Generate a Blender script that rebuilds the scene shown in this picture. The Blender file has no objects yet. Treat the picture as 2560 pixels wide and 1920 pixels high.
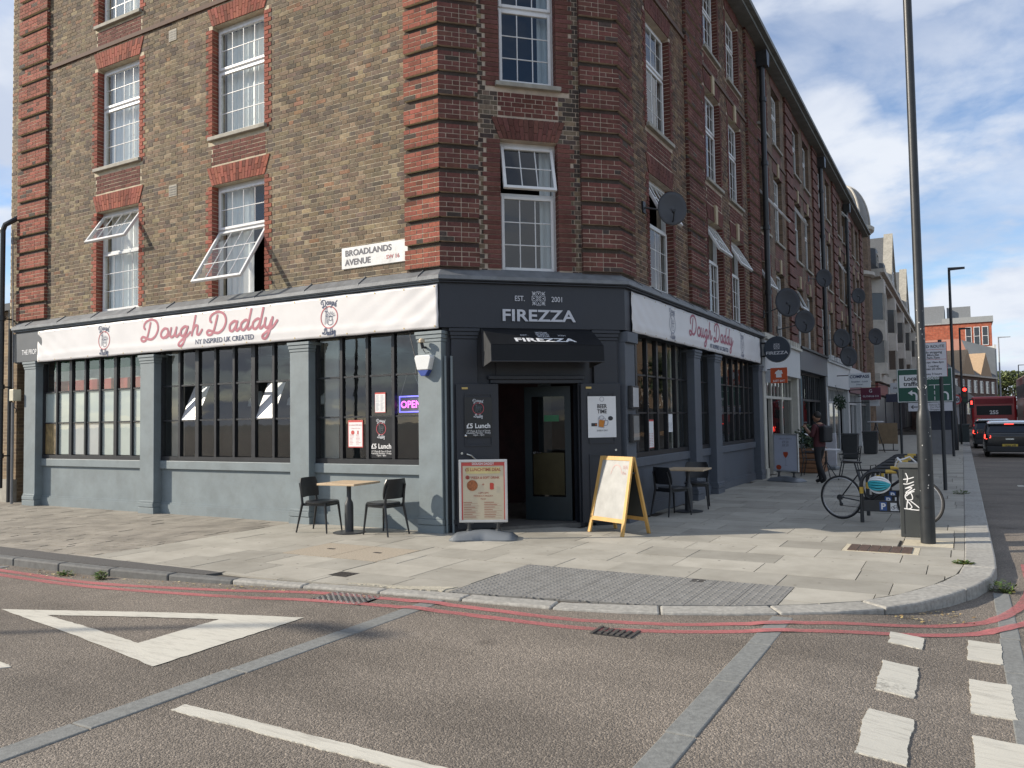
import bpy, bmesh, math, random
from mathutils import Vector, Matrix
R = math.radians
random.seed(7)
scene = bpy.context.scene
col = scene.collection

# ---------------------------------------------------------------- camera
CAM = Vector((6.713, -9.741, 1.65))
yaw, pitch, roll = R(29.458), R(2.598), R(-0.895)
fw = Vector((-math.sin(yaw)*math.cos(pitch), math.cos(yaw)*math.cos(pitch), math.sin(pitch)))
r0 = Vector((math.cos(yaw), math.sin(yaw), 0)); u0 = r0.cross(fw)
rt = math.cos(roll)*r0 + math.sin(roll)*u0
up = -math.sin(roll)*r0 + math.cos(roll)*u0
cd = bpy.data.cameras.new('camera'); cam = bpy.data.objects.new('camera', cd); col.objects.link(cam)
m3 = Matrix((rt, up, -fw)).transposed()
cam.matrix_world = Matrix.Translation(CAM) @ m3.to_4x4()
cd.sensor_fit = 'HORIZONTAL'; cd.sensor_width = 36.0; cd.lens = 28.0
cd.clip_start = 0.05; cd.clip_end = 3000
scene.camera = cam

# ---------------------------------------------------------------- sky and sun
SUN_AZ, SUN_EL = R(29.0), R(27.5)          # shadows fall towards (cos az, sin az)
tosun = Vector((-math.cos(SUN_AZ)*math.cos(SUN_EL), -math.sin(SUN_AZ)*math.cos(SUN_EL), math.sin(SUN_EL)))
sd = bpy.data.lights.new('sun', 'SUN'); sun = bpy.data.objects.new('sun', sd); col.objects.link(sun)
sd.energy = 5.0; sd.angle = R(0.55); sd.color = (1.0, 0.9, 0.76)
sun.rotation_euler = tosun.to_track_quat('Z', 'Y').to_euler(); sun.location = tosun*60
w = bpy.data.worlds.new('World'); scene.world = w; w.use_nodes = True
nt = w.node_tree; N = nt.nodes; Lk = nt.links; N.clear()
out = N.new('ShaderNodeOutputWorld'); bg = N.new('ShaderNodeBackground'); sky = N.new('ShaderNodeTexSky')
sky.sky_type = 'NISHITA'; sky.sun_disc = False; sky.sun_elevation = SUN_EL
sky.sun_rotation = math.atan2(tosun.x, tosun.y)
sky.air_density = 1.0; sky.dust_density = 0.25; sky.ozone_density = 1.6
tc = N.new('ShaderNodeTexCoord')
sx = N.new('ShaderNodeSeparateXYZ'); Lk.new(tc.outputs['Generated'], sx.inputs[0])
def wm(op, a, b=None, clamp=False):
    n = N.new('ShaderNodeMath'); n.operation = op; n.use_clamp = clamp
    for i, v in enumerate((a, b)):
        if v is None: continue
        if isinstance(v, (int, float)): n.inputs[i].default_value = v
        else: Lk.new(v, n.inputs[i])
    return n.outputs[0]
zz = wm('ADD', wm('MAXIMUM', sx.outputs[2], 0.0), 0.22)
cb = N.new('ShaderNodeCombineXYZ')
Lk.new(wm('DIVIDE', sx.outputs[0], zz), cb.inputs[0]); Lk.new(wm('DIVIDE', sx.outputs[1], zz), cb.inputs[1])
cb.inputs[2].default_value = 3.4
def wnoise(scale, detail, rough, dist, off):
    mp = N.new('ShaderNodeMapping'); mp.inputs[1].default_value = off; Lk.new(cb.outputs[0], mp.inputs[0])
    n = N.new('ShaderNodeTexNoise'); n.inputs['Scale'].default_value = scale; n.inputs['Detail'].default_value = detail
    n.inputs['Roughness'].default_value = rough; n.inputs['Distortion'].default_value = dist
    Lk.new(mp.outputs[0], n.inputs['Vector']); return n.outputs['Fac']
def wramp(f, a, b):
    n = N.new('ShaderNodeMapRange'); n.interpolation_type = 'SMOOTHSTEP'
    n.inputs[1].default_value = a; n.inputs[2].default_value = b; Lk.new(f, n.inputs[0]); return n.outputs[0]
c_big = wnoise(1.5, 10, 0.54, 0.1, (0.6, 1.35, 0)); c_fine = wnoise(2.1, 8, 0.58, 0.35, (3.1, 1.7, 2))
shade = wnoise(2.4, 6, 0.55, 0.15, (0.9, 1.9, .1))
cover = wm('MAXIMUM', wramp(c_big, 0.435, 0.575), wm('MULTIPLY', wramp(c_fine, 0.38, 0.64), 0.72))
mixc = N.new('ShaderNodeMix'); mixc.data_type = 'RGBA'
Lk.new(wramp(shade, 0.34, 0.62), mixc.inputs[0])
mixc.inputs[6].default_value = (4.7, 5.3, 6.5, 1); mixc.inputs[7].default_value = (6.5, 6.9, 7.6, 1)
hz = N.new('ShaderNodeMix'); hz.data_type = 'RGBA'
sc_ = N.new('ShaderNodeMix'); sc_.data_type = 'RGBA'; sc_.blend_type = 'MULTIPLY'; sc_.inputs[0].default_value = 1.0
Lk.new(sky.outputs[0], sc_.inputs[6]); sc_.inputs[7].default_value = (1.1, 1.19, 1.34, 1)
Lk.new(cover, hz.inputs[0]); Lk.new(sc_.outputs[2], hz.inputs[6]); Lk.new(mixc.outputs[2], hz.inputs[7])
Lk.new(hz.outputs[2], bg.inputs[0]); bg.inputs[1].default_value = 0.1
Lk.new(bg.outputs[0], out.inputs[0])
vs = scene.view_settings
vs.view_transform = 'Standard'; vs.look = 'None'; vs.exposure = 0.35; vs.gamma = 1.0; vs.use_curve_mapping = False
scene.render.engine = 'CYCLES'
cy = scene.cycles
cy.max_bounces = 6; cy.diffuse_bounces = 3; cy.glossy_bounces = 3; cy.transmission_bounces = 4; cy.transparent_max_bounces = 12
cy.caustics_reflective = False; cy.caustics_refractive = False; cy.use_denoising = True

# ---------------------------------------------------------------- materials
MATS = {}
def nodes_of(name):
    m = bpy.data.materials.new(name); m.use_nodes = True
    return m, m.node_tree.nodes, m.node_tree.links, m.node_tree.nodes['Principled BSDF']
def M(name, c=None, rough=.6, var=.12, scale=5., bump=0., bscale=60., metal=0., spec=.5, dirt=0., dscale=1.2, stretch=None, coat=0.):
    if name in MATS: return MATS[name]
    m, n, l, b = nodes_of(name)
    t = n.new('ShaderNodeTexCoord'); v = t.outputs['Object']
    if stretch:
        mp = n.new('ShaderNodeMapping'); mp.inputs['Scale'].default_value = stretch; l.new(v, mp.inputs[0]); v = mp.outputs[0]
    a = n.new('ShaderNodeTexNoise'); a.inputs['Scale'].default_value = scale; a.inputs['Detail'].default_value = 7; a.inputs['Roughness'].default_value = .6
    l.new(v, a.inputs['Vector'])
    mx = n.new('ShaderNodeMix'); mx.data_type = 'RGBA'
    mr = n.new('ShaderNodeMapRange'); mr.inputs[1].default_value = .3; mr.inputs[2].default_value = .7; l.new(a.outputs['Fac'], mr.inputs[0])
    l.new(mr.outputs[0], mx.inputs[0])
    mx.inputs[6].default_value = tuple(x*(1-var) for x in c)+(1,); mx.inputs[7].default_value = tuple(min(1, x*(1+var)) for x in c)+(1,)
    o = mx.outputs[2]
    if dirt:
        d = n.new('ShaderNodeTexNoise'); d.inputs['Scale'].default_value = dscale; d.inputs['Detail'].default_value = 9; d.inputs['Roughness'].default_value = .7
        l.new(v, d.inputs['Vector'])
        r = n.new('ShaderNodeMapRange'); r.inputs[1].default_value = .45; r.inputs[2].default_value = .72; r.inputs[4].default_value = dirt; l.new(d.outputs['Fac'], r.inputs[0])
        k = n.new('ShaderNodeMix'); k.data_type = 'RGBA'; l.new(r.outputs[0], k.inputs[0]); l.new(o, k.inputs[6]); k.inputs[7].default_value = (.07, .062, .05, 1); o = k.outputs[2]
    l.new(o, b.inputs['Base Color'])
    rr = n.new('ShaderNodeMapRange'); rr.inputs[3].default_value = max(0, rough-.08); rr.inputs[4].default_value = min(1, rough+.08); l.new(a.outputs['Fac'], rr.inputs[0]); l.new(rr.outputs[0], b.inputs['Roughness'])
    b.inputs['Metallic'].default_value = metal; b.inputs['Specular IOR Level'].default_value = spec; b.inputs['Coat Weight'].default_value = coat
    if bump:
        q = n.new('ShaderNodeTexNoise'); q.inputs['Scale'].default_value = bscale; q.inputs['Detail'].default_value = 4; l.new(v, q.inputs['Vector'])
        bp = n.new('ShaderNodeBump'); bp.inputs['Strength'].default_value = bump; bp.inputs['Distance'].default_value = .01; l.new(q.outputs['Fac'], bp.inputs['Height']); l.new(bp.outputs[0], b.inputs['Normal'])
    MATS[name] = m; return m
def E(name, c, s):
    if name in MATS: return MATS[name]
    m, n, l, b = nodes_of(name)
    b.inputs['Base Color'].default_value = tuple(c)+(1,); b.inputs['Emission Color'].default_value = tuple(c)+(1,); b.inputs['Emission Strength'].default_value = s
    MATS[name] = m; return m
def glass(name, tint=(.8, .85, .85), ior=1.6, wav=.0):
    if name in MATS: return MATS[name]
    m = bpy.data.materials.new(name); m.use_nodes = True; n = m.node_tree.nodes; l = m.node_tree.links; n.clear()
    o = n.new('ShaderNodeOutputMaterial'); mx = n.new('ShaderNodeMixShader'); lw = n.new('ShaderNodeLayerWeight'); lw.inputs[0].default_value = .5; pw = n.new('ShaderNodeMath'); pw.operation = 'POWER'; pw.inputs[1].default_value = 5.; l.new(lw.outputs['Facing'], pw.inputs[0])
    f0 = ((ior-1)/(ior+1))**2*1.7; f = n.new('ShaderNodeMapRange'); f.inputs[3].default_value = f0; f.inputs[4].default_value = 1.; l.new(pw.outputs[0], f.inputs[0])
    t = n.new('ShaderNodeBsdfTransparent'); t.inputs[0].default_value = tuple(tint)+(1,); g = n.new('ShaderNodeBsdfGlossy'); g.inputs['Roughness'].default_value = .015
    l.new(f.outputs[0], mx.inputs[0]); l.new(t.outputs[0], mx.inputs[1]); l.new(g.outputs[0], mx.inputs[2]); l.new(mx.outputs[0], o.inputs[0])
    if wav:
        tc = n.new('ShaderNodeTexCoord'); q = n.new('ShaderNodeTexNoise'); q.inputs['Scale'].default_value = 2.2; l.new(tc.outputs['Object'], q.inputs['Vector'])
        bp = n.new('ShaderNodeBump'); bp.inputs['Strength'].default_value = wav; bp.inputs['Distance'].default_value = .02; l.new(q.outputs['Fac'], bp.inputs['Height']); l.new(bp.outputs[0], g.inputs['Normal'])
    MATS[name] = m; return m

# ---------------------------------------------------------------- frames and mesh builder
class Frame:
    def __init__(s, o, t, n): s.o = Vector((o[0], o[1], 0)); s.t = Vector((t[0], t[1], 0)).normalized(); s.n = Vector((n[0], n[1], 0)).normalized()
    def p(s, a, d, z): return s.o + s.t*a + s.n*d + Vector((0, 0, z))
SC = 2.108; CL = SC*math.sqrt(2)
FL = Frame((0, 0), (1, 0), (0, -1))           # Broadlands Avenue front
FF = Frame((0, 0), (1, 1), (1, -1))           # chamfered corner with the door
FR = Frame((SC, 0), (0, 1), (1, 0))           # High Road front: s is world y
FW = Frame((0, 0), (1, 0), (0, -1))           # plain world: s=x, d=-y
ORIG = {}
class MB:
    def __init__(s): s.v = []; s.f = []; s.c = []; s.m = []; s.cur = 0
    def add(s, vs_, fs, c=None):
        b = len(s.v); s.v += [tuple(x) for x in vs_]
        for f in fs: s.f.append(tuple(b+i for i in f)); s.c.append(c); s.m.append(s.cur)
    def hexa(s, P, c=None, back=True):
        fs = [(0, 1, 2, 3), (4, 7, 6, 5), (0, 4, 5, 1), (1, 5, 6, 2), (2, 6, 7, 3), (3, 7, 4, 0)]
        s.add(P, fs if back else fs[1:], c)
    def fbox(s, F, s0, s1, d0, d1, z0, z1, c=None, back=True):
        q = lambda a, d, z: F.p(a, d, z)
        s.hexa([q(s0, d0, z0), q(s0, d0, z1), q(s1, d0, z1), q(s1, d0, z0), q(s0, d1, z0), q(s0, d1, z1), q(s1, d1, z1), q(s1, d1, z0)], c, back)
    def box(s, x0, x1, y0, y1, z0, z1, c=None): s.fbox(FW, x0, x1, -y1, -y0, z0, z1, c)
    def obox(s, cx, cy, hx, hy, z0, z1, a=0, c=None):
        t = (math.cos(a), math.sin(a)); s.fbox(Frame((cx, cy), t, (t[1], -t[0])), -hx, hx, -hy, hy, z0, z1, c)
    def cyl(s, p, q, r, r2=None, n=12, caps=True, c=None):
        p = Vector(p); q = Vector(q); r2 = r if r2 is None else r2
        d = (q-p).normalized(); a = d.orthogonal().normalized(); b = d.cross(a)
        vs_ = []
        for k in range(n):
            t = 2*math.pi*k/n; e = a*math.cos(t)+b*math.sin(t); vs_ += [p+e*r, q+e*r2]
        fs = [(2*k, 2*((k+1) % n), 2*((k+1) % n)+1, 2*k+1) for k in range(n)]
        if caps: fs += [tuple(2*k for k in range(n-1, -1, -1)), tuple(2*k+1 for k in range(n))]
        s.add(vs_, fs, c)
    def tube(s, pts, r, n=8, closed=False, c=None):
        pts = [Vector(p) for p in pts]; m = len(pts); rings = []
        ref = None
        for i, p in enumerate(pts):
            a = pts[(i+1) % m] if (closed or i+1 < m) else p; b = pts[i-1] if (closed or i > 0) else p
            d = (a-b).normalized()
            if ref is None: ref = d.orthogonal().normalized()
            e = (ref-d*ref.dot(d))
            e = e.normalized() if e.length > 1e-6 else d.orthogonal().normalized()
            ref = e; g = d.cross(e); rr = r[i] if isinstance(r, (list, tuple)) else r
            rings.append([p+(e*math.cos(2*math.pi*k/n)+g*math.sin(2*math.pi*k/n))*rr for k in range(n)])
        b0 = len(s.v); vs_ = [q for rg in rings for q in rg]; fs = []
        for i in range(m if closed else m-1):
            j = (i+1) % m
            fs += [(i*n+k, i*n+(k+1) % n, j*n+(k+1) % n, j*n+k) for k in range(n)]
        if not closed: fs += [tuple(range(n-1, -1, -1)), tuple((m-1)*n+k for k in range(n))]
        s.add(vs_, fs, c)
    def lathe(s, prof, cx, cy, n=20, ax=1., ay=1., c=None):
        vs_ = []; k = len(prof)
        for i in range(n):
            t = 2*math.pi*i/n
            for r, z in prof: vs_.append((cx+r*math.cos(t)*ax, cy+r*math.sin(t)*ay, z))
        fs = [(i*k+j, ((i+1) % n)*k+j, ((i+1) % n)*k+j+1, i*k+j+1) for i in range(n) for j in range(k-1)]
        fs.append(tuple(i*k for i in range(n-1, -1, -1))); fs.append(tuple(i*k+k-1 for i in range(n)))
        s.add(vs_, fs, c)
    def prism(s, pts, F, d0, d1, c=None):       # pts (s,z) outline extruded along d
        n = len(pts); vs_ = [F.p(a, d0, z) for a, z in pts]+[F.p(a, d1, z) for a, z in pts]
        fs = [tuple(range(n-1, -1, -1)), tuple(range(n, 2*n))]+[(i, (i+1) % n, n+(i+1) % n, n+i) for i in range(n)]
        s.add(vs_, fs, c)
    def slab(s, pts, z0, z1, c=None):            # pts (x,y) outline extruded in z
        n = len(pts); zf = (lambda x, y, z: z(x, y) if callable(z) else z)
        vs_ = [(x, y, zf(x, y, z0)) for x, y in pts]+[(x, y, zf(x, y, z1)) for x, y in pts]
        s.add(vs_, [tuple(range(n-1, -1, -1)), tuple(range(n, 2*n))]+[(i, (i+1) % n, n+(i+1) % n, n+i) for i in range(n)], c)
    def quad(s, a, b, c_, d, c=None): s.add([a, b, c_, d], [(0, 1, 2, 3)], c)
    def ball(s, p, rx, ry, rz, n=12, m=8, c=None):
        vs_ = [(p[0], p[1], p[2]-rz)]
        for j in range(1, m):
            f = math.pi*j/m
            for i in range(n):
                t = 2*math.pi*i/n; vs_.append((p[0]+rx*math.sin(f)*math.cos(t), p[1]+ry*math.sin(f)*math.sin(t), p[2]-rz*math.cos(f)))
        vs_.append((p[0], p[1], p[2]+rz)); L_ = len(vs_)-1; fs = [(0, 1+(i+1) % n, 1+i) for i in range(n)]
        for j in range(m-2): fs += [(1+j*n+i, 1+j*n+(i+1) % n, 1+(j+1)*n+(i+1) % n, 1+(j+1)*n+i) for i in range(n)]
        fs += [(L_, 1+(m-2)*n+i, 1+(m-2)*n+(i+1) % n) for i in range(n)]
        s.add(vs_, fs, c)
    def build(s, name, mat, parent=None, smooth=False, bevel=0, flip=False, seg=2, sub=0):
        me = bpy.data.meshes.new(name)
        org = ORIG.get(parent.name, Vector((0, 0, 0))) if parent else None
        if org is None:
            xs = [v[0] for v in s.v]; ys = [v[1] for v in s.v]; zs = [v[2] for v in s.v]
            org = Vector(((min(xs)+max(xs))/2, (min(ys)+max(ys))/2, min(zs)))
        me.from_pydata([tuple(Vector(v)-org) for v in s.v], [], s.f)
        mats = mat if isinstance(mat, (list, tuple)) else [mat]
        for m in mats: me.materials.append(m)
        if len(mats) > 1: me.polygons.foreach_set('material_index', s.m)
        if any(c is not None for c in s.c):
            at = me.color_attributes.new('col', 'FLOAT_COLOR', 'CORNER'); buf = []
            for f, c in zip(s.f, s.c): buf += list((c or (.3, .3, .3))[:3]+(1.,))*len(f)
            at.data.foreach_set('color', buf)
        if flip is not None and len(s.f) > 1:
            bm = bmesh.new(); bm.from_mesh(me); bmesh.ops.recalc_face_normals(bm, faces=bm.faces); bm.to_mesh(me); bm.free()
        if smooth:
            me.polygons.foreach_set('use_smooth', [True]*len(me.polygons))
            try: me.set_sharp_from_angle(angle=R(38))
            except Exception: pass
        me.update()
        o = bpy.data.objects.new(name, me); col.objects.link(o)
        if parent: o.parent = parent; ORIG[o.name] = org
        else: o.location = org; ORIG[o.name] = org
        if bevel:
            b = o.modifiers.new('bevel', 'BEVEL'); b.width = bevel; b.segments = seg; b.limit_method = 'ANGLE'; b.angle_limit = R(40)
        if sub:
            b = o.modifiers.new('sub', 'SUBSURF'); b.levels = sub; b.render_levels = sub
        return o
def tag(o, label, cat, group=None):
    o['label'] = label; o['category'] = cat
    if group: o['group'] = group
    return o
def struct(o): o['kind'] = 'structure'; return o
def stuff(o): o['kind'] = 'stuff'; return o
def thing(name, label, cat, loc=(0, 0, 0), group=None, local=False):
    o = bpy.data.objects.new(name, None); o.empty_display_size = .2; col.objects.link(o)
    o.location = loc; ORIG[o.name] = Vector((0, 0, 0)) if local else Vector(loc)
    return tag(o, label, cat, group)
def copy_tree(o, parent=None):
    c = o.copy(); col.objects.link(c); c.parent = parent
    for ch in list(o.children): copy_tree(ch, c)
    return c
def one(name, label, cat, fn, mat, group=None, **k):
    mb = MB(); fn(mb); return tag(mb.build(name, mat, **k), label, cat, group)
def part(name, parent, mat, fn, **k):
    mb = MB(); fn(mb); return mb.build(name, mat, parent, **k)
def catmull(pts, k=6):
    P = [pts[0]]+list(pts)+[pts[-1]]; o = []
    for i in range(1, len(P)-2):
        a, b, c, d = [Vector(x) for x in P[i-1:i+3]]
        for j in range(k):
            t = j/k; o.append(.5*((2*b)+(c-a)*t+(2*a-5*b+4*c-d)*t*t+(3*b-a-3*c+d)*t**3))
    o.append(Vector(pts[-1])); return o
def text_verts(body, size, align='CENTER', bold=0., sxx=1., space=1., shear=0.):
    cu = bpy.data.curves.new('txt', 'FONT'); cu.body = body; cu.size = size; cu.align_x = align; cu.offset = bold; cu.space_character = space; cu.shear = shear
    cu.resolution_u = 4; cu.extrude = 0
    o = bpy.data.objects.new('txt', cu); col.objects.link(o)
    dg = bpy.context.evaluated_depsgraph_get(); me = bpy.data.meshes.new_from_object(o.evaluated_get(dg))
    vs_ = [(v.co.x*sxx, v.co.y) for v in me.vertices]; fs = [tuple(p.vertices) for p in me.polygons]
    bpy.data.objects.remove(o); bpy.data.curves.remove(cu); bpy.data.meshes.remove(me)
    return vs_, fs
def text(mb, body, size, F, s, z, d, align='CENTER', bold=0., sxx=1., space=1., curve=None, flipx=1):
    vs_, fs = text_verts(body, size, align, bold, sxx, space)
    mb.add([F.p(s+flipx*x, d+(curve(s+x, z+y) if curve else 0), z+y) for x, y in vs_], fs)
def ribbon(mb, pts, wd, F, s, z, d, sc=1., k=6, curve=None, closed=False):
    P = catmull([(x, y) for x, y in pts], k) if k > 1 else [Vector(p) for p in pts]
    Lp = []; Rp = []; n = len(P)
    for i in range(n):
        t = (P[min(i+1, n-1)]-P[max(i-1, 0)])
        t = t.normalized() if t.length > 1e-9 else Vector((1, 0)); q = Vector((-t.y, t.x))*wd/2
        Lp.append(P[i]+q); Rp.append(P[i]-q)
    # round caps
    def cap(c, d0):
        return [c+Vector((math.cos(a), math.sin(a)))*wd/2 for a in [math.atan2(d0.y, d0.x)+math.pi*(.5-j/6) for j in range(7)]]
    f = lambda p: F.p(s+p.x*sc, d+(curve(s+p.x*sc, z+p.y*sc) if curve else 0), z+p.y*sc)
    b = [f(p) for pr in zip(Lp, Rp) for p in pr]
    mb.add(b, [(2*i, 2*i+1, 2*i+3, 2*i+2) for i in range(n-1)])
    if not closed:
        e = (P[-1]-P[-2]).normalized(); c1 = cap(P[-1], e); mb.add([f(p) for p in c1], [tuple(range(7))])
        e = (P[0]-P[1]).normalized(); c1 = cap(P[0], e); mb.add([f(p) for p in c1], [tuple(range(7))])
def ring(mb, F, s, z, d, r, wd, n=32, ax=1., curve=None):
    pts = [(r*ax*math.cos(2*math.pi*i/n), r*math.sin(2*math.pi*i/n)) for i in range(n+1)]
    ribbon(mb, pts, wd, F, s, z, d, 1., 1, curve, True)
def disc(mb, F, s, z, d, r, n=24, ax=1., curve=None):
    mb.add([F.p(s+r*ax*math.cos(2*math.pi*i/n), d, z+r*math.sin(2*math.pi*i/n)) for i in range(n)], [tuple(range(n))])
def flat(mb, F, s0, s1, z0, z1, d): mb.quad(F.p(s0, d, z0), F.p(s1, d, z0), F.p(s1, d, z1), F.p(s0, d, z1))
# ================================================================ ground
def sstep(a, b, x):
    t = max(0, min(1, (x-a)/(b-a))); return t*t*(3-2*t)
def zr(x, y=0): return -0.09+0.068*sstep(-2.5, 1.5, x)-0.10*sstep(5.55, 6.9, x)
def clip_poly(pts, poly):                       # keep pts inside convex ccw poly
    outp = list(pts)
    for i in range(len(poly)):
        a = poly[i]; b = poly[(i+1) % len(poly)]; inp = outp; outp = []
        if not inp: break
        sd_ = lambda p: (b[0]-a[0])*(p[1]-a[1])-(b[1]-a[1])*(p[0]-a[0])
        for j in range(len(inp)):
            p = inp[j]; q = inp[(j+1) % len(inp)]; sp, sq = sd_(p), sd_(q)
            if sp >= 0: outp.append(p)
            if (sp >= 0) != (sq >= 0):
                t = sp/(sp-sq); outp.append((p[0]+(q[0]-p[0])*t, p[1]+(q[1]-p[1])*t))
    return outp
def minus(rects, ex):
    for e in ex:
        o = []
        for r in rects:
            x0, x1, y0, y1 = r; a, b, c, d = e
            if b <= x0 or a >= x1 or d <= y0 or c >= y1: o.append(r); continue
            if a > x0: o.append((x0, a, y0, y1))
            if b < x1: o.append((b, x1, y0, y1))
            m0, m1 = max(x0, a), min(x1, b)
            if c > y0: o.append((m0, m1, y0, c))
            if d < y1: o.append((m0, m1, d, y1))
        rects = o
    return rects
def jag(pts, amp, step=.05, seed=1):
    rg = random.Random(seed); o = []
    for i in range(len(pts)):
        a = Vector(pts[i]); b = Vector(pts[(i+1) % len(pts)]); L_ = (b-a).length; n = max(1, int(L_/(step*.4))); q = Vector((-(b-a).y, (b-a).x)).normalized(); e = 0; ph = rg.uniform(0, 6); fq = rg.uniform(3, 7)
        for k in range(n):
            e = e*.72+rg.uniform(-amp, amp)*.6; p = a+(b-a)*(k/n)+q*(e+amp*.5*math.sin(ph+fq*k/n)); o.append((p.x, p.y))
    return o

# asphalt: exposed brown chippings
def asphalt():
    m, n, l, b = nodes_of('worn_asphalt')
    t = n.new('ShaderNodeTexCoord'); v = t.outputs['Object']
    vo = n.new('ShaderNodeTexVoronoi'); vo.inputs['Scale'].default_value = 115; l.new(v, vo.inputs['Vector'])
    vb = n.new('ShaderNodeTexVoronoi'); vb.inputs['Scale'].default_value = 60; l.new(v, vb.inputs['Vector'])
    big = n.new('ShaderNodeTexNoise'); big.inputs['Scale'].default_value = .55; big.inputs['Detail'].default_value = 8; big.inputs['Roughness'].default_value = .65; l.new(v, big.inputs['Vector'])
    sp = n.new('ShaderNodeSeparateColor'); l.new(vo.outputs['Color'], sp.inputs[0])
    cr = n.new('ShaderNodeValToRGB'); e = cr.color_ramp.elements
    e[0].position = 0; e[0].color = (.118, .103, .086, 1); e[1].position = 1; e[1].color = (.31, .268, .222, 1)
    a = e.new(.35); a.color = (.164, .142, .118, 1); a = e.new(.75); a.color = (.202, .175, .146, 1)
    l.new(sp.outputs[0], cr.inputs[0])
    mx = n.new('ShaderNodeMix'); mx.data_type = 'RGBA'; mx.blend_type = 'MULTIPLY'; mx.inputs[0].default_value = 1
    mr = n.new('ShaderNodeMapRange'); mr.inputs[1].default_value = .3; mr.inputs[2].default_value = .7; mr.inputs[3].default_value = .72; mr.inputs[4].default_value = 1.2; l.new(big.outputs['Fac'], mr.inputs[0])
    mp = n.new('ShaderNodeMapping'); mp.inputs['Scale'].default_value = (.12, 1.1, 1); l.new(v, mp.inputs[0]); tk = n.new('ShaderNodeTexNoise'); tk.inputs['Scale'].default_value = 1.3; tk.inputs['Detail'].default_value = 4; l.new(mp.outputs[0], tk.inputs['Vector'])
    tr = n.new('ShaderNodeMapRange'); tr.inputs[1].default_value = .35; tr.inputs[2].default_value = .65; tr.inputs[3].default_value = .86; tr.inputs[4].default_value = 1.1; l.new(tk.outputs['Fac'], tr.inputs[0])
    oi = n.new('ShaderNodeTexVoronoi'); oi.inputs['Scale'].default_value = .9; l.new(v, oi.inputs['Vector']); od = n.new('ShaderNodeMath'); od.operation = 'MULTIPLY_ADD'; od.inputs[1].default_value = .22; l.new(big.outputs['Fac'], od.inputs[0]); l.new(oi.outputs['Distance'], od.inputs[2])
    og = n.new('ShaderNodeMapRange'); og.inputs[1].default_value = .14; og.inputs[2].default_value = .24; og.inputs[3].default_value = .62; og.inputs[4].default_value = 1.; l.new(od.outputs[0], og.inputs[0])
    m1 = n.new('ShaderNodeMath'); m1.operation = 'MULTIPLY'; l.new(mr.outputs[0], m1.inputs[0]); l.new(tr.outputs[0], m1.inputs[1]); m2 = n.new('ShaderNodeMath'); m2.operation = 'MULTIPLY'; l.new(m1.outputs[0], m2.inputs[0]); l.new(og.outputs[0], m2.inputs[1])
    l.new(cr.outputs[0], mx.inputs[6]); l.new(m2.outputs[0], mx.inputs[7]); l.new(mx.outputs[2], b.inputs['Base Color'])
    b.inputs['Roughness'].default_value = .82; b.inputs['Specular IOR Level'].default_value = .3
    ad = n.new('ShaderNodeMath'); ad.operation = 'ADD'; l.new(vo.outputs['Distance'], ad.inputs[0]); l.new(vb.outputs['Distance'], ad.inputs[1])
    bp = n.new('ShaderNodeBump'); bp.inputs['Strength'].default_value = .55; bp.inputs['Distance'].default_value = .01; bp.invert = True; l.new(ad.outputs[0], bp.inputs['Height']); l.new(bp.outputs[0], b.inputs['Normal'])
    return m
def slab_mat():
    m, n, l, b = nodes_of('paving_stone')
    t = n.new('ShaderNodeNewGeometry'); v = t.outputs['Position']; oi = n.new('ShaderNodeObjectInfo')
    a = n.new('ShaderNodeTexNoise'); a.inputs['Scale'].default_value = 1.4; a.inputs['Detail'].default_value = 10; a.inputs['Roughness'].default_value = .68; l.new(v, a.inputs['Vector'])
    f = n.new('ShaderNodeTexNoise'); f.inputs['Scale'].default_value = 45; f.inputs['Detail'].default_value = 5; l.new(v, f.inputs['Vector'])
    sp = n.new('ShaderNodeTexVoronoi'); sp.inputs['Scale'].default_value = 4.3; l.new(v, sp.inputs['Vector'])
    mx = n.new('ShaderNodeMix'); mx.data_type = 'RGBA'; mx.inputs[6].default_value = (.272, .254, .212, 1); mx.inputs[7].default_value = (.42, .4, .345, 1)
    mr = n.new('ShaderNodeMapRange'); mr.inputs[1].default_value = .28; mr.inputs[2].default_value = .72; l.new(a.outputs['Fac'], mr.inputs[0]); l.new(mr.outputs[0], mx.inputs[0])
    k = n.new('ShaderNodeMix'); k.data_type = 'RGBA'; k.blend_type = 'MULTIPLY'; k.inputs[0].default_value = 1
    r2 = n.new('ShaderNodeMapRange'); r2.inputs[3].default_value = .8; r2.inputs[4].default_value = 1.12; l.new(oi.outputs['Random'], r2.inputs[0])
    l.new(mx.outputs[2], k.inputs[6]); l.new(r2.outputs[0], k.inputs[7])
    g = n.new('ShaderNodeMapRange'); g.inputs[1].default_value = .05; g.inputs[2].default_value = .085; l.new(sp.outputs['Distance'], g.inputs[0])   # old gum spots
    q = n.new('ShaderNodeMix'); q.data_type = 'RGBA'; l.new(g.outputs[0], q.inputs[0]); q.inputs[6].default_value = (.13, .12, .1, 1); l.new(k.outputs[2], q.inputs[7])
    l.new(q.outputs[2], b.inputs['Base Color']); b.inputs['Roughness'].default_value = .8
    bp = n.new('ShaderNodeBump'); bp.inputs['Strength'].default_value = .18; bp.inputs['Distance'].default_value = .01; l.new(f.outputs['Fac'], bp.inputs['Height']); l.new(bp.outputs[0], b.inputs['Normal'])
    return m
ASPH = asphalt(); SLAB = slab_mat()
GRAN = M('granite_kerb', (.33, .32, .29), .75, .28, 22, .35, 70, dirt=.25)
GRAND = M('dark_kerb', (.13, .132, .128), .8, .25, 14, .3, 60, dirt=.3)
GRAN2 = M('grey_granite_strip', (.195, .2, .19), .75, .22, 30, .25, 90, dirt=.2)
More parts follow.
